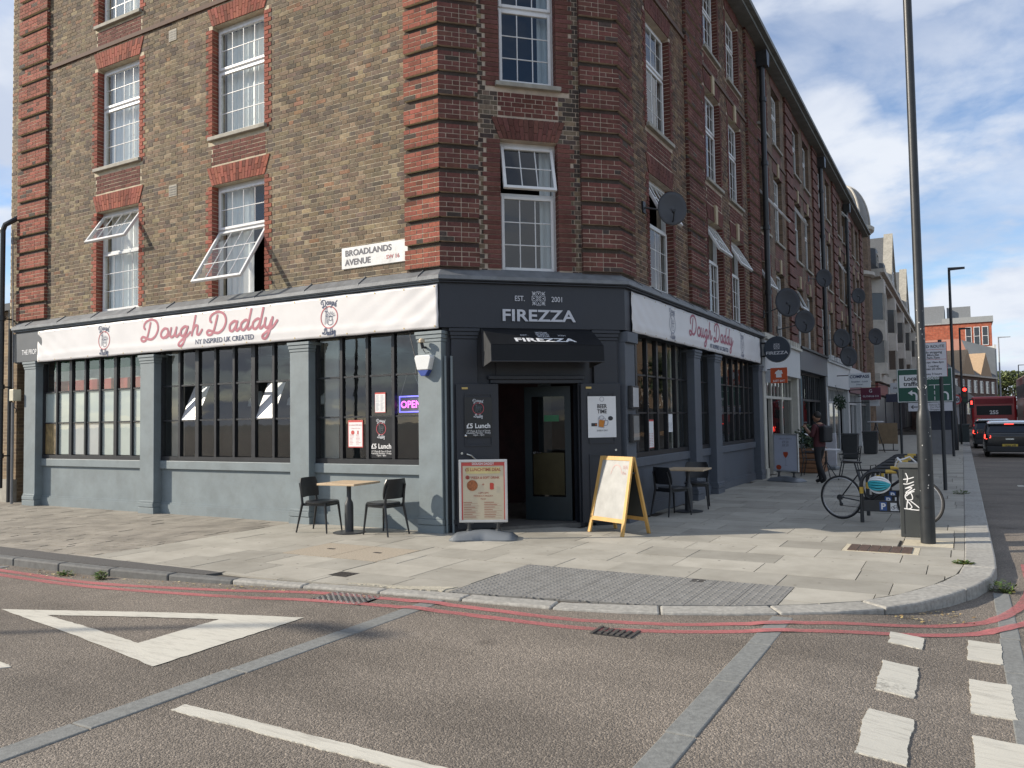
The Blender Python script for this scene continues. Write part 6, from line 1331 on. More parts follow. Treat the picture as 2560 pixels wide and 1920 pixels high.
# lamp posts and signals further up the road
def lamp(x, y, h, arm, lab, mat, r=.075):
    t = thing('lamp_post', lab, 'lamp post', (x, y, 0), None); part('column', t, mat, lambda m: m.lathe([(r*1.5, -.12), (r*1.5, 1.4), (r, 1.6), (r*.7, h)], x, y, 14), smooth=True); part('lantern', t, mat, lambda m: m.hexa([Vector(p) for p in ((x-.05, y-.1, h-.02), (x-.05, y-.1, h+.1), (x-.05, y+.1, h+.1), (x-.05, y+.1, h-.02), (x+arm, y-.1, h+.0), (x+arm, y-.1, h+.07), (x+arm, y+.1, h+.07), (x+arm, y+.1, h))]))
lamp(6.4, 31, 8.1, .62, 'slim dark lamp post with a flat lantern beyond the grey kiosk', POST); lamp(6.72, 48, 6.95, .62, 'dark lamp post standing beside the traffic signal', POST)
lamp(10.6, 98, 10.3, 1.2, 'pale grey lamp post rising beyond the red bus', M('galvanised', (.3, .32, .34), .5), .1); lamp(15.2, 150, 9.6, 1.4, 'distant dark lamp post before the green tree', POST, .1)
lamp(-13.3, -13.2, 9, .8, 'unseen dark lamp post added across Broadlands Avenue to cast a long thin shadow', POST, .07)  # added out of frame so that its shadow crosses the road
t = thing('traffic_light', 'traffic signal showing red on a dark pole by the bus', 'traffic light', (6.85, 44, 0)); part('pole', t, POST, lambda m: m.cyl((6.85, 44, -.05), (6.85, 44, 2.3), .06, n=10)); part('signal_head', t, BLACK, lambda m: m.box(6.7, 7.0, 43.8, 44, 2.2, 3.2)); part('red_lamp', t, E('signal_red', (1., .04, .03), 4.), lambda m: m.cyl((6.85, 43.79, 3.02), (6.85, 43.74, 3.02), .1, n=14)); part('amber_lens', t, M('amber_off', (.1, .05, .01), .4), lambda m: m.cyl((6.85, 43.79, 2.7), (6.85, 43.77, 2.7), .1, n=14)); part('green_lens', t, M('green_off', (.01, .06, .03), .4), lambda m: m.cyl((6.85, 43.79, 2.38), (6.85, 43.77, 2.38), .1, n=14)); part('pedestrian_head', t, BLACK, lambda m: m.box(7.05, 7.3, 43.85, 44, 1.95, 2.45)); part('red_man', t, E('signal_red', (1., .04, .03), 4.), lambda m: m.box(7.13, 7.22, 43.83, 43.845, 2.15, 2.35))
t = thing('planter', 'dark square planter at the foot of the traffic signal', 'planter', (6.85, 43, 0)); part('box', t, M('planter_dark', (.03, .04, .042), .6), lambda m: m.box(6.1, 7.0, 42.4, 43.2, -.02, .95), bevel=.02); part('rim', t, M('planter_rim', (.05, .06, .06), .6), lambda m: m.box(6.05, 7.05, 42.35, 43.25, .95, 1.02))
t = thing('speed_sign', 'round white speed limit sign with a red ring on a dark post', 'sign', (6.75, 39, 0)); FZ = Frame((0, 38.95), (1, 0), (0, -1)); part('post', t, POST, lambda m: m.cyl((6.6, 39, -.02), (6.6, 39, 2.7), .05, n=8)); part('plate', t, M('plate_white'), lambda m: m.cyl((6.42, 39, 2.38), (6.42, 38.96, 2.38), .27, n=24)); part('red_ring', t, REDP, lambda m: ring(m, FZ, 6.42, 2.38, .014, .235, .07)); part('lettering', t, INK, lambda m: text(m, '20', .26, FZ, 6.42, 2.29, .014, bold=.008))
# ================================================================ neighbouring shops on the High Road front
SGL = glass('street_glass', (.5, .54, .55), 1.7, .06)
WHT = M('grubby_white_paint', (.55, .56, .56), .6, .1, 3, dirt=.25, dscale=3); CRW = M('cream_white_paint', (.5, .48, .42), .6, .1, 3, dirt=.25)
def shop(y0, y1, lab, fm, z0, z1, frame, cols_, door=None, riser=.5, top=3.05, cap=None, d=.06):
    t = thing('shopfront', lab, 'shopfront', (SC, (y0+y1)/2, 0))
    for y in (y0+.02, y1-.32): part('pilaster', t, frame, lambda m: (m.fbox(FR, y, y+.3, -.3, .0, -.02, z0), m.fbox(FR, y-.01, y+.31, -.3, .03, -.02, .25)))
    part('fascia_board', t, fm, lambda m: m.fbox(FR, y0+.02, y1-.02, -.3, d, z0, z1)); part('cornice', t, cap or frame, lambda m: (m.fbox(FR, y0, y1, -.3, d+.08, z1, z1+.07), m.fbox(FR, y0, y1, -.3, d+.02, z1+.07, Z0)))
    a, b = y0+.32, y1-.32; e = [a+(b-a)*i/cols_ for i in range(cols_+1)]
    for i in range(cols_):
        p, q_ = e[i], e[i+1]; isd = door is not None and i == door
        part('window_frame' if not isd else 'door_frame', t, frame, lambda m: (m.fbox(FR, p, p+.05, -.28, -.18, -.02, z0), m.fbox(FR, q_-.05, q_, -.28, -.18, -.02, z0), m.fbox(FR, p+.05, q_-.05, -.28, -.18, 2.15, 2.23), m.fbox(FR, p+.05, q_-.05, -.28, -.18, z0-.08, z0)))
        if not isd:
            part('stall_riser', t, frame, lambda m: m.fbox(FR, p+.05, q_-.05, -.3, -.19, -.02, riser)); part('pane', t, SGL, lambda m: flat(m, FR, p+.05, q_-.05, riser, 2.15, -.22))
        part('fanlight_pane', t, SGL, lambda m: flat(m, FR, p+.05, q_-.05, 2.23, z0-.08, -.22))
        for k in (1, 2): x = p+(q_-p)*k/3; part('glazing_bar', t, frame, lambda m: m.fbox(FR, x-.02, x+.02, -.25, -.19, 2.23, z0-.08))
    part('interior', t, M('shop_interior', (.05, .05, .055), .9, .4, 1.2), lambda m: (m.fbox(FR, y0+.05, y1-.05, -3.2, -3.1, 0, 3.6), m.fbox(FR, y0+.02, y0+.08, -3.1, -.3, 0, 3.6), m.fbox(FR, y1-.08, y1-.02, -3.1, -.3, 0, 3.6), m.fbox(FR, y0+.05, y1-.05, -3.1, -.3, 3.0, 3.06), m.fbox(FR, y0+.05, y1-.05, -3.1, -.31, -.02, .03)))
    return t
t = shop(12.07, 17.4, 'white framed shop with blank weathered white fascia next to the restaurant', WHT, 2.85, 3.72, CRW, 3, door=0)
part('open_door', t, M('dark_door', (.012, .012, .014), .5), lambda m: m.fbox(FR, 12.5, 13.9, -.6, -.55, 0, 2.1))
for k in range(7): part('dentil', t, CRW, lambda m: m.fbox(FR, 15.2+k*.3, 15.35+k*.3, -.1, .12, 3.8, 3.95))
shop(17.42, 23.4, 'shop with a plain slate grey fascia and teal window panel', M('slate_fascia', (.085, .09, .105), .5, .1, 2), 3.15, 3.85, M('dark_frame', (.03, .033, .036), .5), 4, door=2)
t = thing('window_panel', 'tall teal poster panel in the slate grey shop window', 'poster', (SC, 18.4, 1)); part('sheet', t, M('teal_poster', (.06, .13, .16), .5, .1, 2), lambda m: m.fbox(FR, 17.9, 18.9, -.17, -.16, .6, 3.0)); part('lettering', t, GREYL, lambda m: text(m, 'Healthy', .25, FR, 18.4, 2.2, -.155))
t = shop(23.42, 30.4, 'white cafe front with scalloped cornice and a white fascia', WHT, 2.8, 3.75, WHT, 4, door=3, riser=.15)
for k in range(14): part('scallop', t, WHT, lambda m: m.fbox(FR, 23.6+k*.48, 23.85+k*.48, .0, .2, 3.83, 4.02))
shop(30.42, 35.4, 'pale shop with burgundy fascia further along the terrace', M('burgundy_fascia', (.11, .02, .035), .5), 2.7, 3.4, WHT, 3, door=1); shop(35.42, 40.15, 'last terrace shop with a dull cream fascia', CRW, 2.8, 3.5, M('grey_frame', (.16, .17, .17), .5), 3, door=2)
def proj(lab, y, x0, x1, z0, z1, mat, items):
    t = thing('projecting_sign', lab, 'sign', ((x0+x1)/2, y, z0)); F = Frame((0, y), (1, 0), (0, -1)); part('board', t, mat, lambda m: m.box(x0, x1, y, y+.1, z0, z1), bevel=.01); part('bracket', t, BLACK, lambda m: m.cyl((SC, y+.05, z1-.08), (x0+.05, y+.05, z1-.08), .02, n=6))
    for s_, h_, z_, mt, bo in items: part('lettering', t, mt, lambda m: text(m, s_, h_, F, (x0+x1)/2, z_, .004, bold=bo))
proj('white COMPASS cafe sign offering breakfast lunch and dinner', 26, 2.62, 3.46, 2.78, 3.37, M('sign_white', (.66, .68, .7), .4, .03), [('COMPASS', .17, 3.17, NAVY, .006), ('Breakfast - Lunch', .09, 2.99, NAVY, .001), ('Dinner', .09, 2.87, NAVY, .001)])
proj('burgundy GLYNN & CO estate agent sign', 30, 2.66, 3.5, 2.32, 2.88, M('sign_burgundy', (.11, .012, .035), .45), [('G', .2, 2.66, GREYL, .002), ('GLYNN & CO', .11, 2.45, GREYL, .001)]); proj('small white plate hung below the burgundy sign', 30.3, 3.0, 3.4, 2.04, 2.3, M('sign_white'), [])
proj('dark navy hanging sign with a red corner further along', 34, 3.4, 4.1, 2.25, 2.65, M('sign_navy', (.03, .03, .06), .4), []); proj('pale oval shop sign on a black bracket', 35.5, 3.5, 4.15, 2.75, 3.25, M('sign_pale', (.55, .56, .58), .4), [('Zenith', .14, 2.95, INK, .002)])
# neighbour lower house on the left edge
t = thing('side_extension', 'lower stock brick extension beyond the black downpipe at the avenue end', 'building', (-14, 1.5, 0))
part('wall', t, far_brick('extension_brick', (.27, .19, .11), (.17, .12, .08), (.33, .27, .18)), lambda m: m.box(-17, -11.75, .35, 7, -.02, 4.3)); part('parapet', t, BLACK, lambda m: m.box(-17, -11.73, .22, .6, 4.3, 4.46)); part('downpipe', t, PIPE, lambda m: m.cyl((-11.85, .25, 0), (-11.85, .25, 4.3), .05, n=8)); part('plinth', t, STONE, lambda m: m.box(-17, -11.74, .25, .36, -.02, .5))
# things along the shops
for k, (x, y, lab) in enumerate(((3.1, 13.3, 'black metal cafe chair beside the walking person, near the flower planter'), (4.15, 12.3, 'black metal cafe chair with curved arms in front of the slate grey shop'))):
    t = thing('metal_chair', lab, 'chair', (x, y, 0), 'metal terrace chairs'); sg = 1 if k else -1
    [part('side_frame', t, STD, lambda m: [m.tube(p, .014, 6) for p in ([(x+.28*sg, y+o_, 0), (x+.2*sg, y+o_, .44), (x+.26*sg, y+o_, .85)], [(x-.25*sg, y+o_, 0), (x-.16*sg, y+o_, .44), (x-.22*sg, y+o_, .64), (x+.23*sg, y+o_, .66)])]) for o_ in (-.25, .25)]; part('seat', t, STD, lambda m: [m.tube([(x-.18*sg+.045*i*sg, y-.25, .44), (x-.18*sg+.045*i*sg, y+.25, .44)], .012, 5) for i in range(9)]); part('backrest', t, STD, lambda m: [m.tube([(x+(.205+.006*i)*sg, y-.25, .5+.07*i), (x+(.225+.006*i)*sg, y, .5+.07*i), (x+(.205+.006*i)*sg, y+.25, .5+.07*i)], .011, 5) for i in range(6)])
t = thing('bistro_table', 'small white topped table between the metal terrace chairs', 'table', (3.6, 12.9, 0)); part('table_top', t, M('white_top', (.6, .6, .62), .4), lambda m: m.lathe([(.33, .72), (.35, .73), (.35, .75), (.33, .755)], 3.5, 12.9, 24)); part('leg', t, STD, lambda m: [m.tube([(3.5, 12.9, .72), (3.5+.02*math.cos(a), 12.9+.02*math.sin(a), .4), (3.5+.26*math.cos(a), 12.9+.26*math.sin(a), 0)], .014, 6) for a in (0.5, 2.07, 3.64, 5.2)])
def leafball(m, c, rx, ry, rz, n, sz, cols_, rg):
    for k in range(n):
        v = Vector((rg.gauss(0, 1), rg.gauss(0, 1), rg.gauss(0, 1))).normalized()*rg.random()**.33; p = Vector((c[0]+v.x*rx, c[1]+v.y*ry, c[2]+v.z*rz)); a = Vector((rg.gauss(0, 1), rg.gauss(0, 1), rg.gauss(0, 1))).normalized()*sz*rg.uniform(.6, 1.3); b = a.cross(Vector((rg.gauss(0, 1), rg.gauss(0, 1), rg.gauss(0, 1)))).normalized()*a.length*.5; m.add([p-a, p-b, p+a, p+b], [(0, 1, 2, 3)], rg.choice(cols_))
LEAFM = attr_mat('leaf_green', .6, .3, 5)
t = thing('wooden_planter', 'brown timber planter box with dark shrubs by the neighbouring shop door', 'planter', (2.75, 14.6, 0)); part('box', t, M('planter_timber', (.2, .1, .05), .7, .25, 4), lambda m: [m.box(2.4, 3.2, 14.3, 15.3, .02+.14*i, .14+.14*i) for i in range(5)]); part('shrub', t, LEAFM, lambda m: leafball(m, (2.8, 14.8, 1.0), .45, .5, .38, 700, .05, ((.03, .06, .03), (.02, .045, .025), (.05, .08, .03)), random.Random(2)))
t = thing('pavement_sign', 'small white framed pavement sign behind the walking person', 'pavement sign', (3.05, 16.2, 0)); part('board', t, M('pale_board', (.5, .5, .54), .5), lambda m: m.obox(3.05, 16.2, .3, .03, .12, 1.1, R(-10)), bevel=.01); part('foot', t, WB, lambda m: m.obox(3.05, 16.2, .33, .2, 0, .1, R(-10)), bevel=.03)
t = thing('pavement_sign', 'brown menu board on a black stand beyond the bins', 'pavement sign', (3.6, 30.5, 0)); part('board', t, M('brown_menu', (.24, .17, .1), .6, .2, 5), lambda m: m.obox(3.7, 30.5, .4, .03, .3, 1.25, 0)); part('stand', t, BLACK, lambda m: (m.cyl((3.5, 30.5, 0), (3.5, 30.5, .3), .02, n=6), m.cyl((3.9, 30.5, 0), (3.9, 30.5, .3), .02, n=6), m.obox(3.7, 30.5, .4, .25, 0, .03, 0)))
for k, (x, y, l) in enumerate(((3.0, 22.6, 'black wheeled bin between white shutters'), (3.3, 26.8, 'dark grey litter bin in front of the cafe'))):
    t = thing('street_bin', l, 'bin', (x, y, 0)); part('body', t, M('bin_dark', (.03, .032, .034), .5), lambda m: m.hexa([Vector(p) for p in ((x-.24, y-.24, .02), (x-.28, y-.28, .88), (x-.28, y+.28, .88), (x-.24, y+.24, .02), (x+.24, y-.24, .02), (x+.28, y-.28, .88), (x+.28, y+.28, .88), (x+.24, y+.24, .02))]), bevel=.015); part('lid', t, M('bin_lid', (.045, .048, .05), .45), lambda m: m.box(x-.3, x+.3, y-.3, y+.3, .88, .96), bevel=.02)
t = thing('parasol_table', 'tall round white poser table outside the shops', 'table', (3.65, 28.2, 0)); part('table_top', t, M('white_top'), lambda m: m.lathe([(.32, 1.3), (.34, 1.32), (.34, 1.35), (.3, 1.36)], 3.4, 28.2, 20)); part('leg', t, STD, lambda m: [m.tube([(3.4, 28.2, 1.3), (3.4+.35*math.cos(a), 28.2+.35*math.sin(a), 0)], .018, 6) for a in (.4, 2.5, 4.6)])
t = thing('hanging_basket', 'dark leafy hanging basket on the white cafe front', 'hanging basket', (2.5, 24.4, 2.0)); part('foliage', t, LEAFM, lambda m: leafball(m, (2.45, 24.4, 2.15), .25, .25, .32, 350, .05, ((.03, .06, .03), (.02, .045, .02)), random.Random(8))); part('chain', t, BLACK, lambda m: m.cyl((2.45, 24.4, 2.4), (2.3, 24.4, 2.85), .008, n=5))
# ================================================================ further buildings up the road and across it
def wins(t, F, y0, y1, n, z0, z1, w_, d=.01, frame=None, gl=None):
    for i in range(n):
        c = y0+(y1-y0)*(i+.5)/n; W = part('window', t, frame or UPVC, lambda m: (m.fbox(F, c-w_/2, c-w_/2+.07, d-.06, d+.04, z0, z1), m.fbox(F, c+w_/2-.07, c+w_/2, d-.06, d+.04, z0, z1), m.fbox(F, c-w_/2+.07, c+w_/2-.07, d-.06, d+.04, z0, z0+.08), m.fbox(F, c-w_/2+.07, c+w_/2-.07, d-.06, d+.04, z1-.08, z1), m.fbox(F, c-w_/2+.07, c+w_/2-.07, d-.06, d+.03, (z0+z1)/2-.03, (z0+z1)/2+.03)))
        part('pane', W, gl or M('far_glass', (.03, .035, .04), .12, .2, 1., spec=.8), lambda m: flat(m, F, c-w_/2+.06, c+w_/2-.06, z0+.05, z1-.05, d))
CRS = M('cream_stone', (.52, .49, .43), .75, .12, 2, dirt=.3, dscale=1.5); DKB = M('dark_brick_infill', (.07, .06, .055), .85, .2, 2); SLT = M('roof_slate')
# domed end turret of the terrace
t = thing('dome_turret', 'stone corner turret with a ribbed grey dome at the end of the terrace', 'turret', (1.0, 42.5, 0)); CX, CY = .75, 42.6
part('drum', t, FB, lambda m: m.lathe([(1.45, 0), (1.45, 12.6)], CX, CY, 16)); part('cornice', t, CRS, lambda m: m.lathe([(1.5, 12.6), (1.7, 12.75), (1.72, 12.95), (1.45, 13.0)], CX, CY, 20)); part('string_band', t, CRS, lambda m: m.lathe([(1.5, 9.9), (1.66, 10.0), (1.66, 10.2), (1.46, 10.25)], CX, CY, 20)); part('dome', t, M('lead_dome', (.2, .19, .175), .55, .2, 3), lambda m: m.lathe([(1.45*math.cos(a), 13.0+2.7*math.sin(a)) for a in [R(9*i) for i in range(10)]], CX, CY, 24), smooth=True)
for k in range(8):
    a = 2*math.pi*k/8; part('dome_rib', t, CRS, lambda m: m.tube([(CX+1.47*math.cos(b)*math.cos(a), CY+1.47*math.cos(b)*math.sin(a), 13.0+2.72*math.sin(b)) for b in [R(9*i) for i in range(10)]], .06, 5))
# cream parade with bay windows and gable
t = thing('parade_building', 'cream stone parade with dark bays, dormers and a tall gable beyond the terrace', 'building', (0, 66, 0)); Y0, Y1 = 44.2, 92
part('wall', t, DKB, lambda m: m.fbox(FR, Y0, Y1, -9, -.2, -.02, 10.6)); part('cornice', t, CRS, lambda m: (m.fbox(FR, Y0, Y1, -.4, .45, 10.2, 10.45), m.fbox(FR, Y0, Y1, -.4, .7, 10.45, 10.7), m.fbox(FR, Y0, Y1, -.3, .25, 3.7, 4.2)))
part('roof', t, SLT, lambda m: m.prism([(0, 0)], FR, 0, 0) if False else m.hexa([Vector(p) for p in ((SC+.4, Y0, 10.7), (SC-3.2, Y0, 14.4), (SC-3.2, Y1, 14.4), (SC+.4, Y1, 10.7), (SC-9, Y0, 10.7), (SC-6, Y0, 14.4), (SC-6, Y1, 14.4), (SC-9, Y1, 10.7))]))
for i in range(10):
    y = Y0+.6+i*4.75; pass
    if i % 2 == 0:
        for a_, c_ in ((4.2, 4.9), (6.3, 7.6), (9.3, 10.2)): part('bay_window', t, CRS, lambda m: m.slab([(SC-.2, y), (SC+.55, y+.5), (SC+.55, y+1.9), (SC-.2, y+2.4)], a_, c_))
        for a_, c_ in ((4.9, 6.3), (7.6, 9.3)):
            bw = part('bay_pane', t, M('far_glass', (.03, .035, .04), .12, .2, 1., spec=.8), lambda m: m.slab([(SC-.2, y+.05), (SC+.5, y+.52), (SC+.5, y+1.88), (SC-.2, y+2.35)], a_, c_))
            for x in (.55, .98, 1.42, 1.85): part('bay_mullion', bw, CRS, lambda m: m.fbox(FR, y+x-.06, y+x+.06, .4, .58, a_, c_))
    else: part('pier', t, CRS, lambda m: (m.fbox(FR, y-.3, y, -.2, .2, 4.2, 10.2), m.fbox(FR, y+2.4, y+2.7, -.2, .2, 4.2, 10.2))); wins(t, FR, y+.1, y+2.3, 3, 7.4, 9.5, .6, -.15, CRS); wins(t, FR, y+.1, y+2.3, 3, 4.7, 6.5, .6, -.15, CRS)
for gy in (60, 78):
    g = part('gable', t, CRS, lambda m: m.prism([(gy-3.4, 10.7), (gy+3.4, 10.7), (gy, 15.6)], FR, -.3, .1)); part('gable_roof', g, SLT, lambda m: m.prism([(gy-3.7, 10.7), (gy+3.7, 10.7), (gy, 15.8)], FR, -5.5, -.3)); part('gable_coping', g, STONE, lambda m: (m.prism([(gy-3.8, 10.5), (gy-3.3, 10.7), (gy, 15.6), (gy, 16.05)], FR, -.4, .25), m.prism([(gy+3.3, 10.7), (gy+3.8, 10.5), (gy, 16.05), (gy, 15.6)], FR, -.4, .25))); wins(t, FR, gy-1.4, gy+1.4, 2, 11.2, 13, .9, .12)
for dy in (48, 54, 70, 76): part('dormer', t, M('dormer_lead', (.1, .11, .12), .6), lambda m: m.fbox(FR, dy-.8, dy+.8, -2, .0, 10.7, 12.6)); wins(t, FR, dy-.6, dy+.6, 1, 11.2, 12.3, 1.1, .02, CRS)
for i in range(6): y = Y0+i*7.9; part('shop_window', t, M('far_shop', (.04, .042, .05), .3, .3, .5), lambda m: m.fbox(FR, y+.3, y+7.4, -.25, -.12, .4, 2.8)); part('shop_fascia', t, [M('fascia_a', (.25, .06, .05), .6), M('fascia_b', (.4, .4, .4), .6), M('fascia_c', (.05, .09, .07), .6)][i % 3], lambda m: m.fbox(FR, y+.2, y+7.5, -.2, .1, 2.9, 3.6))
# sunlit red brick block and older houses where the road bends
t = thing('red_brick_block', 'tall sunlit red brick block with a flat grey roof far up the road', 'building', (5, 125, 0)); FX = Frame((0, 118), (1, 0), (0, -1)); RB = far_brick('orange_brick', (.42, .12, .065), (.34, .09, .05), (.3, .14, .09), 3.)
part('wall', t, RB, lambda m: (m.box(-4, 10.6, 118, 150, 0, 14.2))); part('parapet', t, M('roof_trim', (.3, .32, .32), .7), lambda m: m.box(4.6, 10.8, 117.8, 150, 14.2, 15.0)); part('lower_parapet', t, M('roof_trim'), lambda m: m.box(-4.2, 4.55, 117.8, 140, 14.2, 14.4)); part('roof_plant', t, M('plant_grey', (.2, .21, .22), .7), lambda m: (m.box(1.5, 4.9, 121, 128, 14.4, 17.2), m.box(5.2, 8.2, 122, 130, 15.0, 17.0))); wins(t, FX, 7.3, 10.3, 3, 11.0, 13.6, .75, .02); wins(t, FX, 3.2, 6.4, 2, 10.2, 11.8, .9, .02)
t = thing('gabled_house', 'pink rendered gable wall in front of the red brick block', 'building', (6, 112, 0)); FP_ = Frame((0, 110), (1, 0), (0, -1))
part('gable_wall', t, M('pink_render', (.5, .25, .19), .85, .2, 1.2, dirt=.2), lambda m: m.prism([(2.0, 0), (9.4, 0), (9.4, 5.2), (6.8, 11.4), (2.0, 11.4)], FP_, -6, 0)); part('vent_box', t, M('far_dark', (.06, .055, .055), .7), lambda m: (m.box(4.4, 5.3, 109.9, 110.2, 7.2, 7.9), m.box(3.2, 3.8, 109.9, 110.2, 6.8, 7.4)))
t = thing('metal_clad_block', 'blue grey metal clad stair block beside the pink gable', 'building', (9.5, 114, 0)); part('cladding', t, M('grey_cladding', (.16, .18, .2), .6, .1, 1), lambda m: m.prism([(6.9, 11.2), (10.6, 9.9), (10.6, 0), (9.0, 0), (8.9, 5.5)], FP_, -5, .4)); part('pale_upper', t, M('pale_cladding', (.55, .56, .54), .6), lambda m: m.box(9.0, 10.5, 110.7, 114, 8.4, 10.3)); part('corner_strip', t, M('pale_cladding'), lambda m: m.box(10.5, 10.75, 109.7, 114, 4, 10.4))
t = thing('gabled_terrace', 'dark brick terrace with two small gables and white windows before the bend', 'building', (7.4, 96.7, 0)); a0 = Vector((4.2, 84)); a1 = Vector((10.6, 109.4)); tt = (a1-a0).normalized(); FT = Frame(a0, tt, (tt.y, -tt.x)); LT = (a1-a0).length
part('wall', t, far_brick('dark_far_brick', (.15, .085, .065), (.1, .06, .05), (.15, .11, .09), 2.), lambda m: m.fbox(FT, 0, LT, -8, 0, 0, 6.1)); part('roof', t, SLT, lambda m: m.hexa([FT.p(0, .2, 6.1), FT.p(0, -4, 9.2), FT.p(LT, -4, 9.2), FT.p(LT, .2, 6.1), FT.p(0, -8, 6.1), FT.p(0, -5, 9.2), FT.p(LT, -5, 9.2), FT.p(LT, -8, 6.1)])); part('front_gable', t, M('tan_gable', (.38, .27, .17), .8), lambda m: m.prism([(10, 6.1), (15.5, 6.1), (12.7, 9.0)], FT, -3.8, .15)); part('front_gable', t, M('tan_gable'), lambda m: m.prism([(18, 6.1), (23.5, 6.1), (20.7, 9.0)], FT, -3.8, .15)); part('cornice', t, CRS, lambda m: m.fbox(FT, -.1, LT, -.2, .25, 5.9, 6.1)); wins(t, FT, 1, 25.5, 9, 4.0, 5.5, 1.3, .03); wins(t, FT, 9, 25.5, 7, 1.5, 2.9, 1.2, .03)
t = thing('market_hall', 'low pale building with a broad grey hipped roof behind the bus', 'building', (6.5, 82, 0)); part('wall', t, M('pale_wall', (.5, .51, .52), .8, .06, 1), lambda m: m.box(4.2, 7.0, 74, 82, 0, 2.75)); part('roof', t, M('grey_tile', (.2, .195, .18), .8, .2, 4), lambda m: m.add([(3.9, 73.6, 2.75), (8.1, 73.6, 2.75), (8.1, 83, 2.75), (3.9, 83, 2.75), (5.9, 76, 4.6), (5.9, 81, 4.6)], [(0, 1, 4), (1, 2, 5, 4), (2, 3, 5), (3, 0, 4, 5), (0, 3, 2, 1)])); part('fascia_band', t, CRS, lambda m: m.box(4.1, 7.1, 73.9, 82, 2.3, 2.45))
# terraces across the streets, seen in the window glass
def terrace(lab, F, L_, h, mat, n):
    t = thing('opposite_terrace', lab, 'building', tuple(F.p(L_/2, 0, 0)), 'terraces across the streets'); part('wall', t, mat, lambda m: m.fbox(F, 0, L_, -8, 0, -.1, h)); part('roof', t, SLT, lambda m: m.hexa([F.p(0, .3, h), F.p(0, -4, h+3), F.p(L_, -4, h+3), F.p(L_, .3, h), F.p(0, -8, h), F.p(0, -4.4, h+3), F.p(L_, -4.4, h+3), F.p(L_, -8, h)]))
    for i in range(n//2): part('chimney', t, mat, lambda m: (m.fbox(F, L_*(i+.5)*2/n-.6, L_*(i+.5)*2/n+.6, -5, -3.6, h+1.5, h+4.6)))
    wins(t, F, 0, L_, n, h*.62, h*.86, 1.3, .03); wins(t, F, 0, L_, n, h*.3, h*.5, 1.3, .03); part('shop_band', t, M('far_shop', (.04, .042, .05), .3, .3, .5), lambda m: m.fbox(F, .4, L_-.4, -.2, .05, .3, 2.6)); return t
terrace('brown brick terrace with chimneys across the High Road, mirrored in the side windows', Frame((24, 110), (0, -1), (-1, 0)), 75, 9.5, FB, 14)
# trees
def tree(lab, x, y, h, r, seed, cols_, n=2600, sz=.22, group='street trees'):
    rg = random.Random(seed); t = thing('broadleaf_tree', lab, 'tree', (x, y, 0), group); part('trunk', t, M('bark', (.09, .07, .05), .9, .3, 6), lambda m: (m.tube([(x, y, -.2), (x+.1, y, h*.3), (x-.05, y+.1, h*.62)], [.28, .2, .09], 8), [m.tube([(x, y, h*.32), (x+math.cos(a)*r*.5, y+math.sin(a)*r*.5, h*.62)], [.11, .03], 6) for a in (.4, 1.7, 3., 4.4, 5.5)]))
    def cr(m):
        for k in range(16):
            a = rg.random()*6.3; e = rg.uniform(-.1, 1.); c = (x+r*.68*math.cos(a)*math.cos(e), y+r*.68*math.sin(a)*math.cos(e), h*.58+h*.33*math.sin(e)); leafball(m, c, r*.42, r*.42, h*.15, n//16, sz, cols_, rg)
    part('crown', t, LEAFM, cr)
G1 = ((.09, .12, .035), (.13, .16, .05), (.06, .085, .03), (.05, .07, .025)); G2 = ((.05, .08, .03), (.035, .06, .025), (.07, .1, .035))
tree('large yellow green tree rising beyond the bend in the road', 15.6, 172, 10.2, 5., 5, G1, 5200, .28); tree('darker tree behind the yellow green one', 20.5, 190, 9, 5.5, 6, G2, 3200, .3); tree('round dark tree beside the terrace across the High Road, mirrored in the side windows', 19.5, 60, 8, 3, 7, G2, 1600); tree('low far tree closing the end of the road', 12.8, 215, 7.2, 4, 9, G2, 2200, .3)
